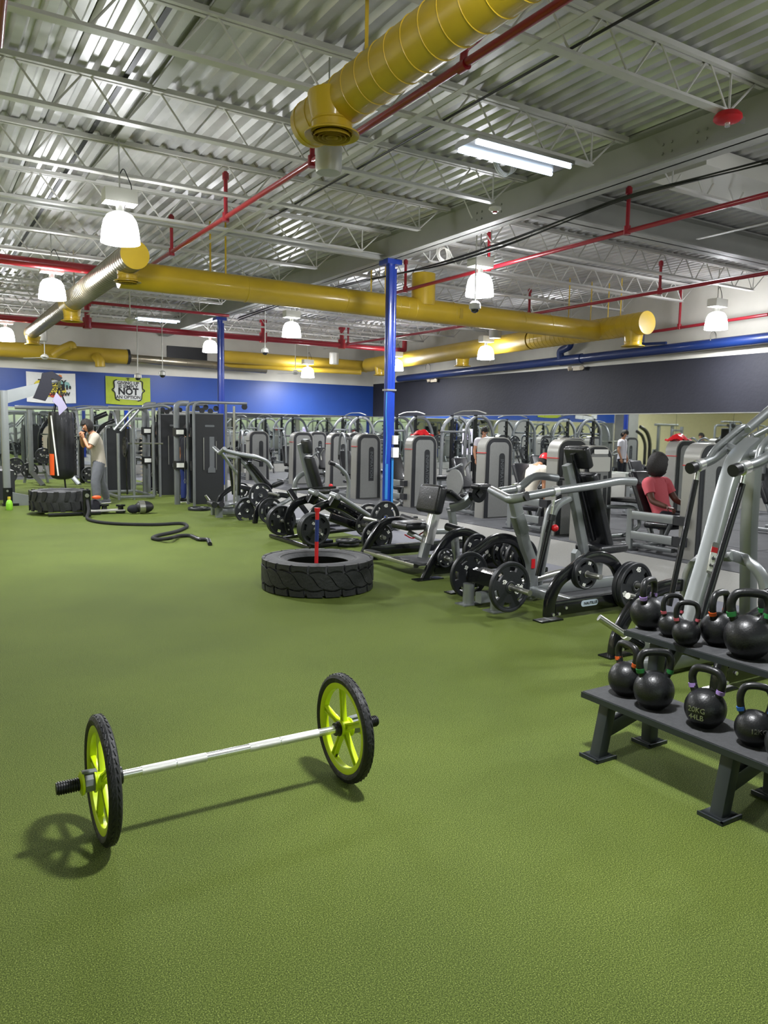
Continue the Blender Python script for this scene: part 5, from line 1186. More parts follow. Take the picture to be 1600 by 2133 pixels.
def seat_unit(t, y0, kind=0):
    """frame, seat and pads standing behind the tower (towards +Y); origin at tower corner"""
    S_ = 'silver2'
    part('base_rail', MB().beam([(0.10, y0+0.4, 0.06), (0.10, y0+1.25, 0.06)], 0.08, 0.06, up=(0,0,1)), S_, t)
    part('base_rail', MB().beam([(0.62, y0+0.4, 0.06), (0.62, y0+1.25, 0.06)], 0.08, 0.06, up=(0,0,1)), S_, t)
    if kind == 0:
        part('side_rail', MB().beam([(-0.05, y0+0.3, 0.50), (-0.05, y0+1.02, 0.50)], 0.12, 0.05, up=(1,0,0)), 'silver', t, label='white grey side rail')
        part('side_rail', MB().beam([(-0.05, y0+0.3, 0.22), (-0.05, y0+1.02, 0.22)], 0.12, 0.05, up=(1,0,0)), 'silver', t, label='white grey side rail')
        part('corner_post', MB().beam([(-0.05, y0+1.02, 0.02), (-0.05, y0+1.02, 0.58)], 0.09, 0.06, up=(1,0,0)), 'silver', t)
        part('foot_plate', MB().box(-0.12, y0+0.93, 0, 0.04, y0+1.12, 0.012), 'dark_band', t)
        for z_ in (0.16, 0.44): part('rail_cap', MB().box(-0.10, y0+0.10, z_, 0.0, y0+0.26, z_+0.12), 'dark_band', t)
    part('seat_pad', MB().pad((0.38, y0+0.55, 0.36), (0.38, y0+0.98, 0.35), 0.42, 0.09, (0,0,1), 0.035), 'vinyl', t, label='black seat pad')
    part('seat_post', MB().beam([(0.38, y0+0.8, 0.05), (0.38, y0+0.8, 0.38)], 0.07, 0.07), S_, t)
    part('back_pad', MB().pad((0.38, y0+1.03, 0.48), (0.38, y0+1.30, 1.08), 0.36, 0.09, (0,-1,0.4), 0.035), 'vinyl', t, label='black back pad')
    part('back_rail', MB().beam([(0.38, y0+0.95, 0.10), (0.38, y0+1.13, 0.50), (0.38, y0+1.40, 1.10)], 0.05, 0.08, up=(1,0,0)), 'silver', t, label='silver back rail')
    part('bent_leg', MB().tube([(0.15, y0+0.5, 0.40), (0.15, y0+0.62, 0.14), (0.15, y0+0.9, 0.07)], 0.028, 10, 0.1), S_, t)
    part('bent_leg', MB().tube([(0.60, y0+0.5, 0.40), (0.60, y0+0.62, 0.14), (0.60, y0+0.9, 0.07)], 0.028, 10, 0.1), S_, t)
    if kind in (1, 2):
        part('lever_arm', MB().tube([(0.0, y0+0.45, 0.6), (0.0, y0+0.5, 1.35), (0.05, y0+0.75, 1.55), (0.1, y0+1.0, 1.45), (0.1, y0+1.05, 1.0)], 0.032, 12, 0.14), 'silver2', t, label='curved silver arm')
        part('lever_arm', MB().tube([(0.72, y0+0.45, 0.6), (0.72, y0+0.5, 1.35), (0.70, y0+0.75, 1.55), (0.66, y0+1.0, 1.45), (0.66, y0+1.05, 1.0)], 0.032, 12, 0.14), 'silver2', t, label='curved silver arm')
        part('cross_tube', MB().tube([(0.0, y0+0.5, 1.4), (0.72, y0+0.5, 1.4)], 0.03, 12), 'silver2', t)
        part('grip', MB().cyl((0.1, y0+1.05, 0.88), (0.1, y0+1.05, 1.02), 0.022, 10), 'black_plastic', t)
    if kind == 2:
        part('side_rail', MB().beam([(-0.1, y0+0.3, 0.55), (-0.1, y0+0.95, 0.55)], 0.10, 0.05, up=(1,0,0)), 'silver', t)
        part('side_rail', MB().beam([(-0.1, y0+0.3, 0.18), (-0.1, y0+0.95, 0.18)], 0.10, 0.05, up=(1,0,0)), 'silver', t)
        part('upright', MB().tube([(-0.1, y0+1.0, 0.02), (-0.1, y0+1.0, 1.5), (-0.1, y0+0.7, 1.7)], 0.035, 12, 0.12), 'silver2', t)
    if kind == 3:
        part('swing_arm', MB().tube([(0.0, y0+0.7, 0.98), (0.0, y0+0.95, 0.88), (0.1, y0+1.3, 0.82)], 0.03, 12, 0.1), 'silver', t)
        for s_ in (0.2, 0.5):
            part('roller', MB().cyl((s_-0.1, y0+0.5, 0.36), (s_+0.1, y0+0.5, 0.36), 0.07, 18), 'vinyl', t, label='black foam roller')
        part('disc_guard', MB().cyl((-0.06, y0+0.85, 0.62), (-0.03, y0+0.85, 0.62), 0.26, 28), 'shroud_panel', t, label='round grey guard')
        part('handle', MB().tube([(0.1, y0+0.55, 1.05), (0.1, y0+0.75, 0.9), (0.1, y0+0.7, 0.75)], 0.018, 10, 0.08), 'steel', t)
        part('handle', MB().tube([(0.5, y0+0.55, 1.05), (0.5, y0+0.75, 0.9), (0.5, y0+0.7, 0.75)], 0.018, 10, 0.08), 'steel', t)
PROTO = {}
def selector(kind, loc, label, words=True, rz=0.0):
    if kind not in PROTO:
        t = thing('weight_stack_machine', 'x', 'gym machine', (0,0,0), 'weight stack machines')
        stack_tower(t, words=(kind != 2)); seat_unit(t, 0.0, kind); PROTO[kind] = t
    else: t = copy_tree(PROTO[kind])
    t['label'] = label; t['group'] = 'weight stack machines'; t.location = loc; t.rotation_euler = (0,0,rz); return t
selector(0, (8.62, 6.28, 0), 'weight stack machine at the right with the person in pink in its seat')
selector(0, (8.62, 8.82, 0), 'weight stack machine with a red line, behind the near lever machine')
selector(3, (9.10, 11.2, 0), 'weight stack machine in mid picture, left of the bent over person')
selector(0, (8.95, 13.45, 0), 'weight stack machine with a red bundle on top')
selector(1, (8.85, 15.6, 0), 'weight stack machine just right of the near blue post')
selector(3, (9.67, 18.5, 0), 'weight stack machine with silver hand levers left of the near blue post')
selector(1, (9.45, 20.4, 0), 'weight stack machine behind the tall narrow back pad')
selector(2, (8.9, 22.4, 0), 'farthest left weight stack machine near the back mirror')
# third row against the right wall
selector(1, (12.1, 6.6, 0), 'weight stack machine in the third row, farthest right')
selector(0, (12.2, 9.4, 0), 'weight stack machine in the third row with a red cloth on top')
selector(3, (12.1, 12.2, 0), 'weight stack machine in the third row behind the bent over person')
selector(2, (11.5, 20.8, 0), 'weight stack machine in the third row near the back corner')
selector(1, (11.4, 23.3, 0), 'weight stack machine close to the back wall mirror')
t = thing('weight_stack_machine', 'weight stack machine with an instruction card, behind the tall back pad', 'gym machine', (8.5, 8.15, 0), 'weight stack machines')
sh = stack_tower(t, 8.5, 8.15, 1.44, 0.60, 0.22, words=False, card=True)
part('top_notice', MB().prism(rrect(0.30, 0.07, 0.01), (8.82, 8.12, 1.35), (1,0,0), (0,0,1), 0.006), 'white', sh)
part('seat_pad', MB().pad((9.15, 7.95, 0.62), (9.85, 8.05, 0.60), 0.50, 0.06, (0,0,1), 0.02), 'vinyl', t, label='flat black bench pad')
part('seat_frame', MB().tube([(8.95, 8.1, 0.52), (9.5, 8.0, 0.50), (9.62, 7.98, 0.2), (9.3, 8.05, 0.06)], 0.03, 12, 0.12), 'silver', t)
part('base_rail', MB().beam([(8.9, 8.1, 0.06), (9.8, 8.1, 0.06)], 0.08, 0.06), 'silver', t)
# cloths on the towers
def cloth(label, c, m, s_=1.0):
    random.seed(int(c[0]*100)); b = MB(); N = 14; vs = []; fs = []
    for i in range(N+1):
        for j in range(N+1):
            u = (i/N-0.5); v = (j/N-0.5); r_ = math.hypot(u, v)*2
            vs.append((c[0]+u*0.42*s_, c[1]+v*0.30*s_, c[2]+0.11*s_*max(0, 1-r_**2)+0.02*math.sin(18*u+5*v)+0.012*random.random()))
    for i in range(N):
        for j in range(N): fs.append((i*(N+1)+j, (i+1)*(N+1)+j, (i+1)*(N+1)+j+1, i*(N+1)+j+1))
    b.add(vs, fs); b.add([(x, y, z-0.012) for x, y, z in vs], [tuple(reversed(f)) for f in fs])
    solo('cloth_bundle', b, m, label, 'clothing', loc=c)
cloth('red bundle of clothing lying on a weight stack machine right of the blue post', (9.35, 13.65, 1.52), 'bright_red')
cloth('red cloth draped on top of a third row weight stack machine', (12.5, 9.6, 1.52), 'bright_red')
# power racks with arched tops, in front of the right wall mirror
def cage():
    t = thing('power_rack', 'x', 'gym rack', (0,0,0))
    for sx in (-0.55, 0.55):
        part('arched_frame', MB().beam([(sx, -0.55, 0.0), (sx, -0.55, 1.55), (sx, -0.30, 2.0), (sx, 0.15, 2.05), (sx, 0.45, 1.75), (sx, 0.5, 0.0)], 0.08, 0.07, up=(1,0,0), bend=0.28, n=6), 'silver2', t, label='arched silver frame')
        part('black_upright', MB().beam([(sx, 0.12, 0.0), (sx, 0.12, 2.08)], 0.09, 0.07, up=(1,0,0)), 'black_gloss', t, label='black toothed upright')
        k = MB()
        for q in range(9): k.box(sx-0.045, 0.03, 0.5+q*0.16, sx+0.045, 0.075, 0.55+q*0.16)
        part('hook_teeth', k, 'dark_band', t)
        h_ = MB()
        for q in range(5): h_.cyl((sx-0.036, -0.55, 0.45+q*0.26), (sx+0.036, -0.55, 0.45+q*0.26), 0.022, 8)
        part('holes', h_, 'black_panel', t)
        part('foot_rail', MB().beam([(sx, -0.7, 0.03), (sx, 0.7, 0.03)], 0.08, 0.06), 'silver2', t)
    part('pull_up_bar', MB().tube([(-0.75, -0.1, 2.12), (-0.35, -0.1, 2.2), (0.35, -0.1, 2.2), (0.75, -0.1, 2.12)], 0.018, 10, 0.15), 'steel', t)
    part('rear_cross', MB().beam([(-0.55, 0.5, 1.6), (0.55, 0.5, 1.6)], 0.07, 0.06), 'silver2', t)
    part('rear_cross', MB().beam([(-0.55, 0.5, 0.25), (0.55, 0.5, 0.25)], 0.07, 0.06), 'silver2', t)
    for s_ in (-1, 1): part('bar_hook', MB().box(s_*0.55-0.05, -0.68, 1.18, s_*0.55+0.05, -0.55, 1.26), 'black_gloss', t)
    return t
cg = cage()
RK = [((13.6, 17.6, 0), PI/2, 'silver power rack nearest the standing man'), ((13.6, 20.6, 0), PI/2, 'silver power rack right of the near blue post'),
      ((13.4, 23.9, 0), PI/2, 'silver power rack in the back corner'), ((4.9, 25.2, 0), 0, 'silver power rack behind the silver cage')]
bars = []
def barbell():
    t = thing('barbell', 'x', 'barbell', (0,0,0), 'barbells on the racks')
    part('bar', MB().cyl((-1.05, 0, 0), (1.05, 0, 0), 0.014, 10), 'steel', t)
    for s_ in (-1, 1): part('sleeve', MB().cyl((s_*0.68, 0, 0), (s_*1.08, 0, 0), 0.025, 12), 'steel', t)
    return t
bb0 = None
for i, (p, rz, lb) in enumerate(RK):
    o = cg if i == 0 else copy_tree(cg)
    o['label'] = lb; o['group'] = 'power racks'; o.location = p; o.rotation_euler = (0,0,rz)
    if bb0 is None: bb0 = barbell(); q = bb0
    else: q = copy_tree(bb0)
    d = Matrix.Rotation(rz, 3, 'Z') @ V((0, -0.63, 1.275)); q.location = V(p)+d; q.rotation_euler = (0,0,rz)
    q['label'] = 'barbell on the '+lb
    dx = Matrix.Rotation(rz, 3, 'Z') @ V((0.78, 0, 0))
    for s_ in (-1, 1):
        if (i*3+s_) % 4 == 0: continue
        c = V(q.location)+dx*s_
        pl = plate('45s' if i % 2 else '25', c, ('left' if s_ < 0 else 'right')+' bar plate on the '+lb, rz=rz+PI/2, group='plates on racked barbells')
# benches
def bench(loc, rz, label):
    t = thing('flat_bench', label, 'gym bench', (0,0,0), 'benches')
    part('bench_pad', MB().pad((-0.6, 0, 0.43), (0.6, 0, 0.43), 0.28, 0.08, (0,0,1), 0.03), 'vinyl', t)
    part('spine', MB().beam([(-0.5, 0, 0.35), (0.5, 0, 0.35)], 0.06, 0.06), 'silver2', t)
    for s_ in (-1, 1):
        part('leg', MB().beam([(s_*0.42, 0, 0.33), (s_*0.52, 0, 0.03)], 0.06, 0.06), 'silver2', t)
        part('foot', MB().beam([(s_*0.52, -0.25, 0.03), (s_*0.52, 0.25, 0.03)], 0.06, 0.06), 'silver2', t)
    t.location = loc; t.rotation_euler = (0,0,rz); return t
bench((11.9, 16.2, 0), 0, 'flat bench before the nearest silver power rack')
bench((11.9, 19.2, 0), 0, 'flat bench before the rack right of the near blue post')
bench((7.2, 24.2, 0), PI/2, 'flat bench near the back wall mirror')
# white low cabinets along the walls
for i, (x0, y0, lb) in enumerate(((15.2, 13.6, 'low white box behind the bent over person'), (10.2, 26.1, 'low white box by the back wall mirror'))):
    solo('low_box', MB().box(x0, y0, 0, x0+0.5, y0+(0.9 if i < 1 else 0.4), 0.6), 'conduit', lb, 'box', loc=(x0, y0, 0))
t = solo('notice_sheet', MB().box(15.785, 20.13, 0.85, 15.799, 20.65, 1.70), 'paper', 'tall white printed sheet on the mirror beside the standing man', 'poster', loc=(15.79, 20.4, 1.3))
ln = MB()
for k in range(9): ln.box(15.780, 20.18+0.048*k, 1.0, 15.786, 20.195+0.048*k, 1.62)
part('printed_lines', ln, 'purple_tape', t)
# ------------------------------------------------------------------ cable towers
def cable_tower(x0, y0, label, H_=2.12):
    t = thing('cable_tower', label, 'gym machine', (x0, y0, 0), 'cable towers'); w = 0.62
    p = part('front_panel', MB().box(x0+0.02, y0+0.02, 0.03, x0+w, y0+0.05, 1.88), 'black_panel', t, label='tall matt black panel')
    part('panel_top', MB().box(x0+0.02, y0+0.015, 1.88, x0+w, y0+0.4, 1.90), 'silver2', t)
    part('rear_panel', MB().box(x0+0.02, y0+0.38, 0.03, x0+w, y0+0.40, 1.88), 'black_panel', t)
    part('window', MB().box(x0+0.17, y0+0.012, 0.72, x0+0.47, y0+0.02, 1.42), 'dark_band', p)
    part('weight_column', MB().box(x0+0.31, y0+0.004, 0.80, x0+0.41, y0+0.012, 1.42).prism([(-0.08,0),(0.08,0),(0.08,0.08),(0.04,0.13),(-0.04,0.13),(-0.08,0.08)], (x0+0.35, y0+0.004, 0.68), (1,0,0), (0,0,1), 0.008), 'weight_stack', p, label='grey weight stack shape in the window')
    part('guide_rod', MB().box(x0+0.18, y0+0.006, 0.74, x0+0.195, y0+0.012, 1.40).box(x0+0.45, y0+0.006, 0.74, x0+0.46, y0+0.012, 1.33), 'steel', p)
    part('badge', MB().prism(rrect(0.20, 0.04, 0.018, 3), (x0+0.32, y0+0.018, 1.64), (1,0,0), (0,0,1), 0.005), 'weight_stack', p)
    part('frame_tube', MB().beam([(x0-0.02, y0, 0), (x0-0.02, y0, H_), (x0+w+0.5, y0, H_)], 0.055, 0.05, up=(0,1,0), bend=0.16, n=6), 'silver2', t, label='silver arched tube frame')
    part('frame_tube', MB().beam([(x0-0.02, y0+0.42, 0), (x0-0.02, y0+0.42, H_), (x0+w, y0+0.42, H_)], 0.055, 0.05, up=(0,1,0), bend=0.16, n=6), 'silver2', t)
    part('right_post', MB().beam([(x0+w+0.04, y0, 0), (x0+w+0.04, y0, H_)], 0.05, 0.05, up=(0,1,0)), 'silver2', t)
    part('carriage_post', MB().beam([(x0-0.24, y0+0.45, 0), (x0-0.24, y0+0.45, H_-0.02), (x0+0.02, y0+0.45, H_-0.02)], 0.11, 0.07, up=(0,1,0), bend=0.12), 'silver2', t, label='silver post with pulley carriages')
    for z_ in (1.50, 0.82):
        c = part('pulley_carriage', MB().box(x0-0.30, y0+0.30, z_-0.08, x0-0.08, y0+0.52, z_+0.09), 'black_plastic', t)
        part('carriage_plate', MB().box(x0-0.29, y0+0.285, z_-0.04, x0-0.14, y0+0.30, z_+0.05), 'white', c)
        part('carriage_clamp', MB().box(x0-0.07, y0+0.02, z_-0.09, x0-0.02, y0+0.1, z_+0.10), 'black_plastic', t)
    for k, (dx, dz) in enumerate(((0.12, 0.13), (0.22, 0.07), (0.30, 0.16), (0.40, 0.06), (0.52, 0.14))):
        part('pulley', MB().lathe([(0.0, -0.015), (0.055, -0.015), (0.045, 0), (0.055, 0.015), (0, 0.015)], (x0+dx, y0+0.2, 1.90+dz*0.75), (0,1,0), 18), 'black_plastic', t)
    part('cable', MB().tube([(x0-0.12, y0+0.3, 1.45), (x0-0.12, y0+0.3, 0.55)], 0.005, 6), 'steel', t)
    part('carabiner', MB().tube([(x0-0.12, y0+0.3, 0.55), (x0-0.10, y0+0.3, 0.50), (x0-0.12, y0+0.3, 0.44), (x0-0.14, y0+0.3, 0.50), (x0-0.12, y0+0.3, 0.55)], 0.006, 6, 0.02), 'steel', t)
    return t
ct = cable_tower(4.95, 15.4, 'nearer black fronted cable tower right of the silver cage')
part('end_pulley', MB().lathe([(0.0, -0.015), (0.06, -0.015), (0.05, 0), (0.06, 0.015), (0, 0.015)], (6.02, 15.4, 2.05), (0,1,0), 18), 'black_plastic', ct)
cable_tower(4.90, 17.75, 'farther black fronted cable tower beside the silver cage', 2.14)
# silver cage (smith machine) left of the towers
t = thing('smith_machine', 'open silver tube cage between the boxer and the cable towers', 'gym rack', (4.3, 18, 0))
x0, x1, y0, y1, h = 3.85, 4.6, 17.25, 18.85, 2.02
for (xa, ya, sx) in ((x0, y0, 1), (x0+0.02, y1, 1)): part('front_post', MB().tube([(xa, ya, 0), (xa, ya, 1.45)], 0.035, 12), 'silver', t)
part('right_frame', MB().beam([(x1+0.3, y1, 0.02), (x1+0.3, y1, h), (x1-0.1, y1, h)], 0.09, 0.06, up=(0,1,0), bend=0.14), 'silver', t)
part('inner_post', MB().beam([(x1, y0, 0.05), (x1, y0, h)], 0.05, 0.05), 'silver', t)
part('top_bar', MB().beam([(3.6, y1, h), (x1, y1, h)], 0.06, 0.06).beam([(x1, y0, h), (x1, y1, h)], 0.06, 0.06).beam([(3.72, y0+0.3, h), (x1, y0+0.3, h)], 0.05, 0.05), 'silver', t)
part('slope_tube', MB().tube([(x0-0.08, y0, 1.52), (x0+0.32, y0, 1.98), (x0+1.0, y0, 2.08), (x0+1.14, y0, 2.02)], 0.03, 12, 0.1), 'silver', t)
part('slope_tube', MB().tube([(x0+0.02, y0-0.12, 1.50), (x0+0.42, y0-0.12, 1.96)], 0.03, 12, 0.1), 'silver', t)
part('front_post', MB().beam([(x0+0.32, y0, 0), (x0+0.32, y0, 1.9)], 0.05, 0.05), 'silver', t)
part('left_tower_post', MB().beam([(3.62, y1, 0), (3.62, y1, h)], 0.10, 0.07).beam([(3.3, y1, h-0.05), (3.62, y1, h)], 0.1, 0.06), 'silver', t)
part('back_box', MB().box(3.95, y1+0.1, 0.05, 4.5, y1+0.3, 1.55), 'black_panel', t)
part('box_arch', MB().tube([(3.93, y1+0.05, 0.05), (3.93, y1+0.05, 1.62), (4.52, y1+0.05, 1.62), (4.52, y1+0.05, 0.05)], 0.028, 10, 0.14), 'silver', t)
part('base_tube', MB().beam([(x0, y0, 0.06), (x1, y0, 0.06)], 0.06, 0.06).beam([(x0, y1, 0.06), (x1, y1, 0.06)], 0.06, 0.06).beam([(x0, y0, 0.06), (x0, y1, 0.06)], 0.06, 0.06).beam([(x1, y0, 0.06), (x1, y1, 0.06)], 0.06, 0.06), 'silver', t)
part('bar', MB().cyl((x0+0.25, y0+0.2, 1.23), (x0+1.02, y0+0.2, 1.23), 0.02, 12), 'steel', t)
part('guide_rail', MB().tube([(x0+0.22, y0+0.2, 0.1), (x0+0.22, y0+0.2, 1.8)], 0.02, 10), 'black_gloss', t)
plate('45s', (x0+0.20, y0+0.25, 1.15), 'plate on the left end of the bar in the silver cage', rz=PI/2, group='plates on racked barbells')
t2_ = thing('toothed_rack', 'tall beige rack with saw tooth edges behind the silver cage', 'gym rack', (4.7, 20.5, 0))
def saw(px0):
    pts = [(0,0), (0.32,0), (0.32,1.45), (0.10,1.25)]
    z = 1.22
    while z > 0.12: pts += [(-0.02, z), (0.05, z-0.03), (0.05, z-0.08)]; z -= 0.105
    return pts
for xx in (4.42, 5.08): part('toothed_panel', MB().prism(saw(0), (xx, 20.3, 0.18), (1,0,0), (0,0,1), 0.03), 'beige_panel', t2_)
part('upright', MB().beam([(4.92, 20.35, 0), (4.92, 20.35, 1.95)], 0.11, 0.09), 'silver', t2_)
part('base_tube', MB().beam([(4.3, 20.35, 0.12), (5.5, 20.35, 0.12)], 0.08, 0.08), 'silver', t2_)
part('top_arm', MB().beam([(4.9, 20.35, 1.80), (5.5, 20.35, 1.80)], 0.08, 0.08), 'silver', t2_)
# ------------------------------------------------------------------ left: bag rig, bag, plate trees
t = thing('bag_rig', 'grey steel rig with slanted top arm at the left picture edge', 'gym rack', (1.6, 16.8, 0))
part('post', MB().beam([(1.60, 16.8, 0), (1.60, 16.8, 2.26)], 0.13, 0.13, up=(0,1,0), rc=0.008), 'silver', t, label='square grey steel post')
part('top_arm', MB().prism([(0,0), (0.02,0.26), (0.72,0.46), (0.82,0.28)], (1.62, 16.86, 2.0), (1,0,0), (0,0,1), 0.12), 'silver', t, label='slanted grey arm')
part('base_arm', MB().prism([(0,0), (0,0.27), (1.1,0.02), (1.1,0)], (1.66, 16.86, 0.0), (1,0,0), (0,0,1), 0.12), 'silver', t)
part('post_shoe', MB().box(1.51, 16.7, 0, 1.80, 16.9, 0.05).box(1.52, 16.72, 0.05, 1.69, 16.73, 0.36), 'black_gloss', t)
part('shoe_bolt', MB().cyl((1.60, 16.72, 0.30), (1.60, 16.70, 0.30), 0.022, 12), 'steel', t)
part('pad_cover', MB().prism([(0,0), (0.16,0.40), (0.18,0.50), (0.36,0.54), (0.55,0.42), (0.50,0.36), (0.34,0.40), (0.36,0.20), (0.22,-0.05)], (2.12, 16.78, 2.13), (1,0,0), (0,0,1), 0.08), 'dark_cloth', t, label='black cover on the arm end')
part('white_cloth', MB().prism([(0,0), (0.08,0.18), (0.22,0.0), (0.28,-0.12), (0.12,-0.28), (0.10,-0.1)], (2.47, 16.75, 2.08), (1,0,0), (0,0,1), 0.02), 'lavender_cloth', t)
t = thing('punching_bag', 'long black punching bag hanging in front of the boxer', 'punching bag', (2.74, 17.6, 0.5))
part('bag_body', MB().lathe([(0.0, 0.0), (0.12, 0.005), (0.21, 0.04), (0.255, 0.12), (0.265, 0.25), (0.255, 1.30), (0.24, 1.42), (0.0, 1.44)], (2.76, 17.6, 0.45), seg=36), 'vinyl', t)
op = []; 
for i in range(6):
    a = math.radians(196+i*6)
    for z_ in (0.55, 1.0): op.append((2.76+0.268*math.cos(a), 17.6+0.268*math.sin(a), z_))
part('orange_print', MB().add(op, [(2*i, 2*i+2, 2*i+3, 2*i+1) for i in range(5)]), 'orange', t, label='orange strip printed on the bag')
for i, a in enumerate((0, 90, 180, 270)):
    d = V((math.cos(math.radians(a+30)), math.sin(math.radians(a+30)), 0))
    part('strap', MB().beam([V((2.76,17.6,1.88))+d*0.2, (2.72, 17.5, 2.42)], 0.03, 0.008), 'dark_cloth', t)
part('swivel', MB().cyl((2.72, 17.5, 2.40), (2.72, 17.4, 2.52), 0.03, 12), 'steel', t)
part('bottom_cord', MB().tube([(2.8, 17.6, 0.45), (2.82, 17.6, 0.2), (2.86, 17.62, 0.03)], 0.018, 8), 'black_plastic', t)
part('cord_plate', MB().box(2.72, 17.5, 0, 3.05, 17.75, 0.02), 'black_gloss', t)
part('white_pole', MB().tube([(2.52, 17.3, 1.80), (2.57, 17.3, 1.2), (2.63, 17.3, 0.55)], 0.016, 8), 'white', t)
part('rig_arm', MB().beam([(2.30, 16.84, 2.45), (2.72, 17.5, 2.52)], 0.05, 0.07), 'silver', t)
t = thing('rig_stand', 'grey slanted stand with black arms behind the punching bag', 'gym rack', (2.9, 22.5, 0))
for xa, lb in ((2.75, None), (3.65, None)): part('stand_post', MB().beam([(xa, 22.5, 0.3), (xa, 22.5, 2.0)], 0.12, 0.10, up=(0,1,0)).beam([(xa, 22.5, 0.35), (xa+0.22, 22.0, 0.0)], 0.12, 0.10, up=(0,1,0)), 'silver', t)
part('top_beam', MB().beam([(2.4, 22.5, 2.05), (3.9, 22.5, 2.05)], 0.10, 0.10), 'silver', t)
part('black_arm', MB().beam([(4.05, 22.6, 0.0), (4.05, 22.6, 1.3), (4.3, 22.6, 1.75), (4.75, 22.6, 1.95)], 0.13, 0.10, up=(0,1,0), bend=0.3), 'black_gloss', t)
part('black_arm', MB().beam([(4.35, 22.6, 0.3), (4.35, 22.6, 1.2), (4.6, 22.6, 1.6), (4.95, 22.6, 1.75)], 0.11, 0.09, up=(0,1,0), bend=0.3), 'black_gloss', t)
def tree(loc, label, rz=0.0):
    t = thing('plate_tree', label, 'plate rack', loc, 'plate trees'); x, y, _ = loc
    part('frame', MB().beam([(x-0.3, y, 0.0), (x-0.12, y, 0.95)], 0.07, 0.07, up=(0,1,0)).beam([(x+0.3, y, 0.0), (x+0.12, y, 0.95)], 0.07, 0.07, up=(0,1,0)).beam([(x-0.25, y, 0.28), (x+0.25, y, 0.28)], 0.07, 0.06).beam([(x-0.18, y, 0.66), (x+0.18, y, 0.66)], 0.07, 0.06), 'silver', t)
    for sx, z_ in ((-0.3, 0.35), (0.3, 0.35), (-0.2, 0.75), (0.2, 0.75)): part('weight_peg', MB().cyl((x+sx*0.6, y-0.02, z_), (x+sx*0.6, y-0.35, z_), 0.024, 12), 'steel', t)
tree((2.95, 23.2, 0), 'silver plate tree behind the punching bag')
G5 = 'plates on the plate trees'
plate('45t', (2.15, 22.2, 0.28), 'plate with white triangle low between the rig post and stand', roll=0.3, group=G5)
plate('45s', (2.38, 22.6, 0.50), 'plate behind the white triangle plate at the left', group=G5)
plate('45s', (2.77, 23.0, 0.35), 'lower left plate on the plate tree behind the bag', group=G5)
plate('45s', (3.13, 23.0, 0.75), 'upper right plate on the plate tree behind the bag', group=G5)
plate('45s', (4.2, 22.4, 0.24), 'plate leaning at the foot of the black arms', group=G5)
solo('plyo_box', MB().box(1.05, 18.1, 0, 1.88, 18.9, 0.62), 'black_panel', 'black wooden box behind the grey rig post at the left edge', 'box', loc=(1.5, 18.5, 0))

# dumbbell racks along the mirrors
def dumbbell():
    t = thing('dumbbell', 'x', 'dumbbell', (0,0,0))
    part('handle', MB().cyl((-0.07, 0, 0), (0.07, 0, 0), 0.016, 10), 'steel', t)
    for e in (-1, 1): part('bell_end', MB().lathe([(0.0, 0.06), (0.05, 0.06), (0.065, 0.075), (0.065, 0.12), (0.05, 0.135), (0.0, 0.135)], (0,0,0), (e,0,0), 12), 'plate_rubber', t)
    return t
db0 = None
for (cx_, cy_, rz_, lb_) in ((9.9, 25.95, 0.0, 'long black dumbbell rack below the bright patch of the blue wall'), (15.05, 11.0, PI/2, 'long black dumbbell rack under the right wall mirror')):
    Rz = Matrix.Rotation(rz_, 3, 'Z'); L_ = 3.0
    t = thing('dumbbell_rack', lb_, 'rack', (0,0,0), 'dumbbell racks')
    for z_, y_ in ((0.75, 0.12), (0.45, -0.05)): part('tray', MB().beam([(-L_/2, y_-0.11, z_), (L_/2, y_-0.11, z_)], 0.05, 0.02).beam([(-L_/2, y_+0.11, z_+0.03), (L_/2, y_+0.11, z_+0.03)], 0.05, 0.02), 'black_gloss', t)
    for sx in (-1.3, 0, 1.3): part('rack_leg', MB().beam([(sx, -0.2, 0), (sx, 0.2, 0.85)], 0.06, 0.06, up=(1,0,0)), 'black_gloss', t)
    t.location = (cx_, cy_, 0); t.rotation_euler = (0,0,rz_)
    for row, (z_, y_) in enumerate(((0.84, 0.12), (0.54, -0.05))):
        for k in range(10):
            if db0 is None: db0 = dumbbell(); o = db0
            else: o = copy_tree(db0)
            p = Rz @ V((-1.36+(k if rz_ == 0 else 9-k)*0.3, y_, z_)); o.location = p+V((cx_, cy_, 0)); o.rotation_euler = (0,0,rz_+PI/2)
            o['label'] = ('first', 'second', 'third', 'fourth', 'fifth', 'sixth', 'seventh', 'eighth', 'ninth', 'tenth')[k]+' dumbbell from the left end, '+('upper' if row == 0 else 'lower')+' tray of the '+('back wall' if rz_ == 0 else 'right wall')+' rack'
            o['group'] = ('upper' if row == 0 else 'lower')+' dumbbells on the '+('back' if rz_ == 0 else 'right')+' wall rack'

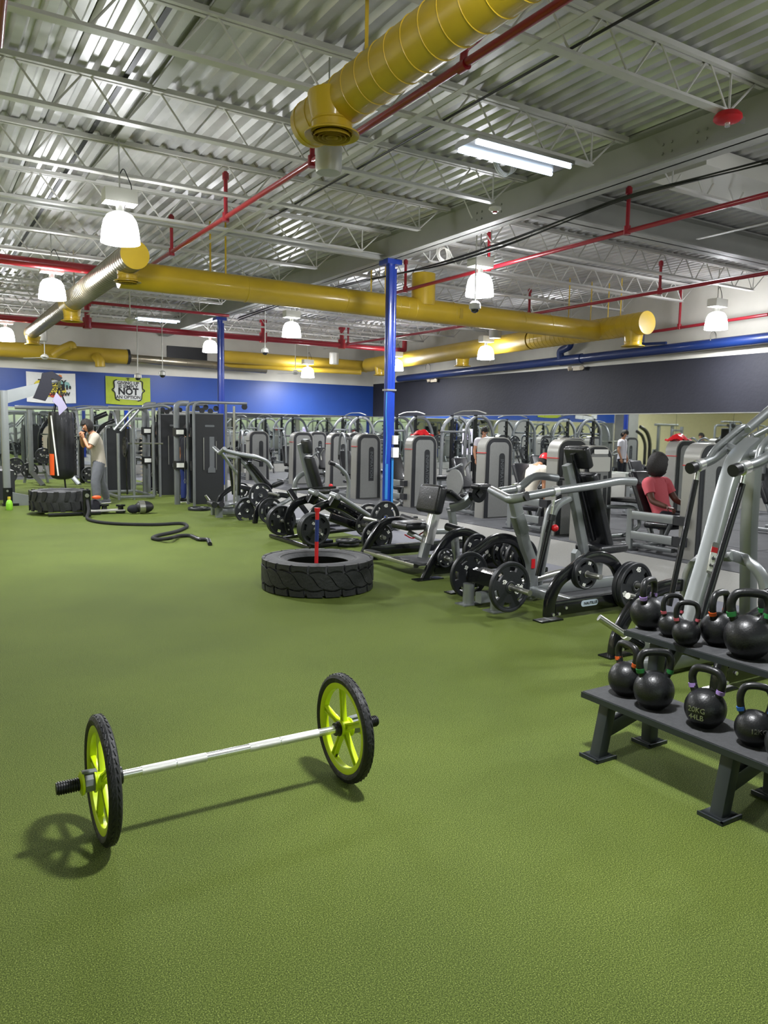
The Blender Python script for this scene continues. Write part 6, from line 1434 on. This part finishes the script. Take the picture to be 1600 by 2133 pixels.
# ================================================================== PEOPLE
def skinned(name, joints, edges, m, parent, label=None, sub=2):
    """one continuous surface grown over a joint graph; joints: name -> (x, y, z, r) or (x, y, z, rx, ry)"""
    ks = list(joints); me = D.meshes.new(name); o_ = ORG[parent.name]
    me.from_pydata([tuple(V(joints[k][:3])-o_) for k in ks], [(ks.index(a), ks.index(b)) for a, b in edges], [])
    ob = D.objects.new(name+'_cage', me); COL.objects.link(ob)
    md = ob.modifiers.new('skin', 'SKIN'); md.use_smooth_shade = True
    for i, k in enumerate(ks):
        j = list(joints[k]); f_ = 0.74 if name == 'body' and k in ('pelvis', 'waist', 'chest', 'hipl', 'hipr', 'knl', 'knr') else 1.0; j[3:] = [q_*f_ for q_ in j[3:]]; sv = me.skin_vertices[0].data[i]; sv.radius = (j[3], j[4] if len(j) > 4 else j[3]); sv.use_root = (i == 0)
    s2 = ob.modifiers.new('sub', 'SUBSURF'); s2.levels = sub; s2.render_levels = sub
    bpy.context.view_layer.update()
    dg = bpy.context.evaluated_depsgraph_get(); nm = D.meshes.new_from_object(ob.evaluated_get(dg)); nm.name = name
    D.objects.remove(ob); D.meshes.remove(me)
    nm.materials.clear(); nm.shade_smooth() if hasattr(nm, 'shade_smooth') else None
    return part(name, nm, m, parent, label=label)
def head(t, c, f, skin, hairm, up=(0,0,1), hair_r=1.0, cap=None, long_hair=False, afro=False):
    """c centre of the skull, f facing direction"""
    c = V(c); f = V(f).normalized(); u = V(up); u = (u-f*u.dot(f)).normalized(); s_ = f.cross(u)
    def P(a, b, d): return c+f*a+u*b+s_*d
    b = MB(); n, k = 18, 14; vs = []; fs = []
    for i in range(k+1):
        th = PI*i/k
        for j in range(n):
            a = 2*PI*j/n; x = math.sin(th)*math.cos(a); y = math.sin(th)*math.sin(a); z = math.cos(th)
            fx = 0.098*x; sy = 0.076*y; uz = 0.118*z
            if z < -0.1: sy *= 1-0.35*min(1, -z); fx = fx*(1-0.18*min(1, -z)) + 0.012*(-z)
            if x > 0.6 and abs(z) < 0.5: fx -= 0.006
            vs.append(P(fx, uz, sy))
    for i in range(k):
        for j in range(n): fs.append((i*n+j, (i+1)*n+j, (i+1)*n+(j+1) % n, i*n+(j+1) % n))
    b.add(vs, fs)
    h = part('head', b, skin, t)
    part('nose', MB().add([P(0.088,0.012,0), P(0.088,-0.03,0.016), P(0.088,-0.03,-0.016), P(0.118,-0.026,0)], [(0,1,3),(0,3,2),(1,2,3)]), skin, h)
    for e in (-1, 1):
        part('ear', MB().ball(P(-0.005,-0.012,e*0.078), 0.022, 1, 0.6, 1.3, 10, 8), skin, h)
        part('eye', MB().ball(P(0.086,0.006,e*0.032), 0.011, seg=10, rings=6), 'white', h)
        part('pupil', MB().ball(P(0.095,0.006,e*0.032), 0.005, seg=8, rings=6), 'hair', h)
        part('eyebrow', MB().beam([P(0.094,0.026,e*0.018), P(0.088,0.027,e*0.05)], 0.004, 0.007, rc=0.001), hairm, h)
    part('mouth', MB().beam([P(0.094,-0.060,-0.022), P(0.098,-0.060,0), P(0.094,-0.060,0.022)], 0.006, 0.006, rc=0.002), 'pink_tape', h)
    hb_ = MB(); vs = []; fs = []; R_ = 1.0 if not afro else 1.45
    random.seed(3)
    for i in range(k+1):
        th = PI*0.84*i/k
        for j in range(n*2):
            a = 2*PI*j/(n*2); x = math.sin(th)*math.cos(a); y = math.sin(th)*math.sin(a); z = math.cos(th)
            q = 1.09*R_*hair_r + random.uniform(-0.035, 0.045)*(1.6 if not afro else 0.9)
            front = x > 0.45 and z < 0.30
            if front: q = 0.90
            vs.append(P(0.100*x*q-0.008*(1 if not afro else 1.6), 0.118*z*q+(0.012 if afro else 0.004), 0.080*y*q*(1.12 if afro else 1)))
    for i in range(k):
        for j in range(n*2): fs.append((i*n*2+j, (i+1)*n*2+j, (i+1)*n*2+(j+1) % (n*2), i*n*2+(j+1) % (n*2)))
    hb_.add(vs, fs)
    part('hair', hb_, 'hair', t)
    if cap:
        cm = MB(); vs = []; fs = []
        for i in range(8):
            th = PI*0.5*i/7
            for j in range(20):
                a = 2*PI*j/20; vs.append(P(0.122*math.sin(th)*math.cos(a), 0.015+0.135*math.cos(th), 0.10*math.sin(th)*math.sin(a)))
        for i in range(7):
            for j in range(20): fs.append((i*20+j, (i+1)*20+j, (i+1)*20+(j+1) % 20, i*20+(j+1) % 20))
        cm.add(vs, fs); part('cap', cm, cap, t)
        br_ = MB(); pv = [P(0.09, 0.025, -0.075), P(0.15, 0.02, -0.06), P(0.18, 0.015, 0), P(0.15, 0.02, 0.06), P(0.09, 0.025, 0.075)]
        br_.add(pv+[p-u*0.006 for p in pv], [(0,1,2,3,4), (9,8,7,6,5)]+[(i, (i+1) % 5, (i+1) % 5+5, i+5) for i in range(5)]); part('cap_brim', br_, cap, t)
    return h
def hand(t, wrist, d, palm_n, skin, curl=0.6, side=1, s=1.0):
    """palm plus five separate curled fingers"""
    w = V(wrist); d = V(d).normalized(); nrm = V(palm_n); nrm = (nrm-d*nrm.dot(d)).normalized(); sd = d.cross(nrm)*side
    pc = [w, w+d*0.045*s, w+d*0.085*s]
    hnd = part('hand', MB().sweep([w-d*0.01, w+d*0.02*s, w+d*0.06*s, w+d*0.09*s], rrect(0.075*s, 0.028*s, 0.013*s, 3), up=nrm, scales=[0.62, 0.85, 1.0, 0.92]), skin, t)
    for i, (off, L) in enumerate(((-0.029, 0.070), (-0.010, 0.080), (0.010, 0.076), (0.028, 0.060))):
        b0 = w+d*0.082*s+sd*(-off*s)
        p = [b0]; dirv = V(d); a = 0
        for q, fr in enumerate((0.45, 0.32, 0.23)):
            a += curl*(0.75 if q == 0 else 1.0); v_ = d*math.cos(a)+nrm*math.sin(a); p.append(p[-1]+v_*(L*fr*s))
        part('finger', MB().sweep(p, circ(0.0088*s, 8), scales=[1.05, 1.0, 0.9, 0.7]), skin, hnd)
    b0 = w+d*0.025*s+sd*0.03*s
    p = [b0, b0+(d*0.5+sd*0.75+nrm*0.3).normalized()*0.032*s, b0+(d*0.9+sd*0.55+nrm*0.7).normalized()*0.062*s]
    part('thumb', MB().sweep(p, circ(0.011*s, 8), scales=[1.15, 1.0, 0.75]), skin, hnd)
def shoe(t, ankle, toe, m):
    a = V((ankle[0], ankle[1], 0.0)); f = V((toe[0]-ankle[0], toe[1]-ankle[1], 0)).normalized(); z = V((0,0,1))
    vs = MB().sweep([a-f*0.075+z*0.045, a-f*0.03+z*0.055, a+f*0.04+z*0.055, a+f*0.12+z*0.038, a+f*0.19+z*0.03], rrect(0.088, 0.09, 0.03, 3), up=z, scales=[0.75, 1.0, 0.98, 0.72, 0.45])
    s_ = part('shoe', vs, m, t)
    part('sole', MB().sweep([a-f*0.085+z*0.010, a+f*0.10+z*0.010, a+f*0.20+z*0.012], rrect(0.09, 0.02, 0.006, 2), up=z, scales=[0.85, 1.0, 0.6]), 'white', s_)
def shirt(j, m, t, label, dr, shr, slr, f):
    P_, W_, C_, N_, A_, B_ = (V(j[k][:3]) for k in ('pelvis', 'waist', 'chest', 'neckb', 'shl', 'shr'))
    sd = (A_-B_).normalized(); hw = (A_-B_).length/2; top = (A_+B_)/2; q = 1+dr*6
    d = (P_-W_).normalized(); pts = [(P_+d*0.15, 0.150*q, 0.122*q), (P_+d*0.02, 0.150*q, 0.118*q), (W_, 0.142*q, 0.108*q), (lerp(W_, C_, 0.5), 0.152*q, 0.115*q), (C_, 0.165*q, 0.120*q), (lerp(C_, top, 0.65), hw*0.98, 0.105*q), (lerp(top, N_, 0.25)+(top-C_).normalized()*0.012, hw*0.86, 0.088), (lerp(top, N_, 0.8)+(top-C_).normalized()*0.02, 0.085, 0.072)]
    rings = []
    for i, (c, a, b) in enumerate(pts):
        tn = (pts[min(i+1, 7)][0]-pts[max(i-1, 0)][0]).normalized(); s2 = (sd-tn*sd.dot(tn)).normalized(); dp = tn.cross(s2); w = 1+0.02*math.sin(i*2.3)
        rings.append(ell(c, s2*a*w, dp*b, 22))
    mb = MB().loft(rings)
    for s_ in 'lr':
        a = V(j['sh'+s_][:3]); b = V(j['el'+s_][:3]); inn = lerp(a, top, 0.45)
        mb.sweep(fillet([inn, a, lerp(a, b, f)], 0.06), circ(1.0, 14), scales=[shr*0.95]*1+[shr]*6+[slr]*1)
    return part('tee_shirt', mb, m, t, label=label)
def pants(j, m, t, label, dr=0.022, hem=0.03):
    P_, W_ = V(j['pelvis'][:3]), V(j['waist'][:3]); sd = (V(j['hipl'][:3])-V(j['hipr'][:3])).normalized(); d = (P_-W_).normalized(); hm = (V(j['hipl'][:3])+V(j['hipr'][:3]))/2; q = 1+dr*3
    rings = []
    for c, a, b in ((P_-d*0.10, 0.140*q, 0.108*q), (P_, 0.152*q, 0.118*q), (lerp(P_, hm, 0.7)+d*0.02, 0.160*q, 0.125*q), (hm+d*0.06, 0.145*q, 0.112*q), (hm+d*0.10, 0.08, 0.06)):
        rings.append(ell(c, sd*a, d.cross(sd)*b, 20))
    mb = MB().loft(rings)
    for s_ in 'lr':
        h_, k_, a_ = (V(j[n+s_][:3]) for n in ('hip', 'kn', 'an')); a_ = a_+V((0,0,0.0))
        path = [h_, lerp(h_, k_, 0.45), lerp(h_, k_, 0.85), k_, lerp(k_, a_, 0.15), lerp(k_, a_, 0.5), lerp(k_, a_, 0.85), a_]
        mb.sweep(path, circ(1.0, 16), up=sd, scales=[0.088+dr, 0.082+dr, 0.066+dr, 0.063+dr, 0.062+dr, 0.056+dr*1.1, 0.046+dr, 0.036+hem])
    return part('trousers', mb, m, t, label=label)
# boxer: seen from behind right, facing left (-X) towards the bag, fists at the face
pb_ = thing('person', 'person in beige tee and grey sweatpants boxing by the punching bag', 'person', (3.2, 16.3, 0), 'people')
PX0, PY0 = 3.20, 16.35
def bp(x, y, z): return (PX0+x, PY0+y, z)
body = dict(pelvis=(*bp(0.06,0.02,0.92),0.13,0.105), waist=(*bp(0.05,0.02,1.08),0.135,0.105), chest=(*bp(0.01,0.02,1.27),0.155,0.115), neckb=(*bp(-0.045,0.02,1.44),0.075), neck=(*bp(-0.09,0.02,1.50),0.055), skull=(*bp(-0.13,0.01,1.56),0.06),
    shl=(*bp(-0.02,-0.155,1.385),0.065), ell=(*bp(-0.16,-0.20,1.14),0.045), wrl=(*bp(-0.235,-0.07,1.365),0.030),
    shr=(*bp(-0.03,0.19,1.385),0.065), elr=(*bp(-0.20,0.21,1.17),0.045), wrr=(*bp(-0.26,0.06,1.38),0.030),
    hipl=(*bp(0.05,-0.09,0.86),0.10), knl=(*bp(-0.04,-0.13,0.49),0.068), anl=(*bp(-0.02,-0.14,0.10),0.042),
    hipr=(*bp(0.08,0.11,0.86),0.10), knr=(*bp(0.12,0.20,0.50),0.068), anr=(*bp(0.26,0.30,0.11),0.042))
BE = [('pelvis','waist'),('waist','chest'),('chest','neckb'),('neckb','neck'),('neck','skull'),('chest','shl'),('shl','ell'),('ell','wrl'),('chest','shr'),('shr','elr'),('elr','wrr'),('pelvis','hipl'),('hipl','knl'),('knl','anl'),('pelvis','hipr'),('hipr','knr'),('knr','anr')]
skinned('body', body, BE, 'skin', pb_)
def grow(j, keys, dr): return {k: (j[k][0], j[k][1], j[k][2])+tuple(r+dr for r in j[k][3:]) for k in keys}
shirt(body, 'tee_beige', pb_, 'loose beige tee shirt', 0.026, 0.085, 0.072, 0.66)
pants(body, 'sweatpants', pb_, 'loose grey sweatpants', 0.03, 0.032)
head(pb_, bp(-0.155, 0.0, 1.60), (-0.85, -0.15, -0.42), 'skin', 'hair', up=(-0.4, 0, 1), hair_r=1.10)
hand(pb_, body['wrl'][:3], (-0.15, 0.10, 0.5), (0.6, 0.4, 0.2), 'skin', 1.1, 1)
hand(pb_, body['wrr'][:3], (-0.15, -0.15, 0.5), (0.6, -0.4, 0.2), 'skin', 1.1, -1)
shoe(pb_, body['anl'], bp(-0.22, -0.17, 0), 'sweatpants'); shoe(pb_, body['anr'], bp(0.10, 0.20, 0), 'sweatpants')
# standing man by the racks, looking down
def stander(name_label, x, y, yaw, top, legs, skin='skin', look=0.5, h=1.75, group='people', arm=0.0, cap=None):
    t = thing('person', name_label, 'person', (x, y, 0), group); s = h/1.75; c_, s_ = math.cos(yaw), math.sin(yaw)
    def q(a, b, z): return (x+(a*c_-b*s_)*s, y+(a*s_+b*c_)*s, z*s)     # a forward, b to the left
    j = dict(pelvis=(*q(0,0,0.93),0.125,0.10), waist=(*q(0.01,0,1.08),0.125,0.095), chest=(*q(0.01,0,1.28),0.15,0.11), neckb=(*q(0.0,0,1.45),0.07), neck=(*q(0.02,0,1.51),0.053), skull=(*q(0.04,0,1.58),0.06),
        shl=(*q(0,0.18,1.40),0.062), ell=(*q(-0.02,0.25,1.12),0.043), wrl=(*q(0.08+arm,0.24,0.88),0.029), shr=(*q(0,-0.18,1.40),0.062), elr=(*q(-0.02,-0.25,1.12),0.043), wrr=(*q(0.08,-0.24,0.88),0.029),
        hipl=(*q(0,0.09,0.87),0.095), knl=(*q(0.01,0.11,0.50),0.063), anl=(*q(-0.02,0.12,0.10),0.040), hipr=(*q(0,-0.09,0.87),0.095), knr=(*q(0.02,-0.11,0.50),0.063), anr=(*q(-0.01,-0.12,0.10),0.040))
    skinned('body', j, BE, skin, t)
    shirt(j, top, t, None, 0.016, 0.076, 0.062, 0.55)
    pants(j, legs, t, None, 0.014, 0.02)
    head(t, q(0.05, 0, 1.635), (c_, s_, -look), skin, 'hair', hair_r=1.03, cap=cap)
    hand(t, j['wrl'][:3], (0.1*c_, 0.1*s_, -1), (s_, -c_, 0), skin, 0.5, 1); hand(t, j['wrr'][:3], (0.1*c_, 0.1*s_, -1), (-s_, c_, 0), skin, 0.5, -1)
    shoe(t, j['anl'], q(0.2, 0.14, 0), 'black_plastic'); shoe(t, j['anr'], q(0.2, -0.14, 0), 'black_plastic')
    return t
stander('person in a white tee and dark trousers standing by the racks looking down', 13.1, 16.2, math.radians(-110), 'tee_white', 'dark_cloth', look=0.9, h=1.74)
stander('person in dark clothes mostly hidden behind the farther cable tower', 5.15, 19.2, math.radians(40), 'dark_cloth', 'dark_cloth', h=1.70)
stander('person in blue and black mostly hidden between the two cable towers', 5.02, 16.15, math.radians(20), 'dark_cloth', 'blue_cloth', h=1.68)
# seated person in pink (back to us), on the first weight stack machine
t = thing('person', 'person with short curly black hair and pink tee seated in the right machine', 'person', (9.05, 7.05, 0), 'people')
x, y = 9.04, 6.94
def q(a, b, z): return (x+b, y-a, z-(0.09 if z > 0.3 else 0))     # a forward = -Y, b to +X
j = dict(pelvis=(*q(-0.16,0,0.56),0.15,0.12), waist=(*q(-0.24,0,0.70),0.14,0.11), chest=(*q(-0.32,0,0.90),0.16,0.12), neckb=(*q(-0.36,0,1.08),0.075), neck=(*q(-0.35,0,1.14),0.055), skull=(*q(-0.33,0,1.20),0.06),
    shl=(*q(-0.33,0.19,1.03),0.068), ell=(*q(-0.18,0.25,0.78),0.048), wrl=(*q(0.06,0.22,0.72),0.032), shr=(*q(-0.33,-0.19,1.03),0.068), elr=(*q(-0.18,-0.25,0.78),0.048), wrr=(*q(0.06,-0.22,0.72),0.032),
    hipl=(*q(-0.10,0.10,0.55),0.10), knl=(*q(0.32,0.14,0.56),0.072), anl=(*q(0.40,0.14,0.11),0.044), hipr=(*q(-0.10,-0.10,0.55),0.10), knr=(*q(0.32,-0.14,0.56),0.072), anr=(*q(0.40,-0.14,0.11),0.044))
skinned('body', j, BE, 'skin_dark', t)
shirt(j, 'tee_pink', t, 'pink tee shirt', 0.017, 0.084, 0.070, 0.6)
pants(j, 'dark_cloth', t, None, 0.016, 0.02)
head(t, q(-0.31, 0, 1.27), (0.95, -0.1, -0.1), 'skin_dark', 'hair', afro=True)
hand(t, j['wrl'][:3], (0, -1, -0.2), (0, 0, -1), 'skin_dark', 0.7, 1); hand(t, j['wrr'][:3], (0, -1, -0.2), (0, 0, -1), 'skin_dark', 0.7, -1)
shoe(t, j['anl'], q(0.6, 0.15, 0), 'black_plastic'); shoe(t, j['anr'], q(0.6, -0.15, 0), 'black_plastic')
# bent over person with red cap between the second and third machines
t = thing('person', 'person in a cream tee and red cap bent forward on the second machine', 'person', (8.95, 9.9, 0), 'people')
x, y = 9.12, 9.92
def q(a, b, z): return (x+a, y+b, z)     # a forward = +X (to the right), b to +Y
j = dict(pelvis=(*q(-0.10,0,0.55),0.14,0.12), waist=(*q(-0.06,0,0.72),0.13,0.11), chest=(*q(0.03,0,0.92),0.16,0.125), neckb=(*q(0.13,0,1.05),0.075), neck=(*q(0.19,0,1.07),0.055), skull=(*q(0.25,0,1.09),0.06),
    shl=(*q(0.10,0.18,0.99),0.066), ell=(*q(0.14,0.22,0.70),0.046), wrl=(*q(0.10,0.16,0.48),0.031), shr=(*q(0.10,-0.18,0.99),0.066), elr=(*q(0.08,-0.22,0.70),0.046), wrr=(*q(0.10,-0.2,0.46),0.031),
    hipl=(*q(-0.04,0.10,0.53),0.10), knl=(*q(0.36,0.16,0.52),0.07), anl=(*q(0.38,0.16,0.11),0.043), hipr=(*q(-0.04,-0.10,0.53),0.10), knr=(*q(0.36,-0.16,0.52),0.07), anr=(*q(0.38,-0.16,0.11),0.043))
skinned('body', j, BE, 'skin', t)
shirt(j, 'tee_cream', t, 'cream tee shirt', 0.018, 0.084, 0.070, 0.6)
pants(j, 'dark_cloth', t, None, 0.016, 0.02)
head(t, q(0.27, 0, 1.13), (0.9, -0.1, -0.35), 'skin', 'hair', up=(0.3, 0, 1), cap='bright_red', hair_r=1.0)
hand(t, j['wrl'][:3], (0.1, 0, -1), (1, 0, 0), 'skin', 0.7, 1); hand(t, j['wrr'][:3], (0.1, 0, -1), (1, 0, 0), 'skin', 0.7, -1)
shoe(t, j['anl'], q(0.6, 0.17, 0), 'white'); shoe(t, j['anr'], q(0.6, -0.17, 0), 'white')
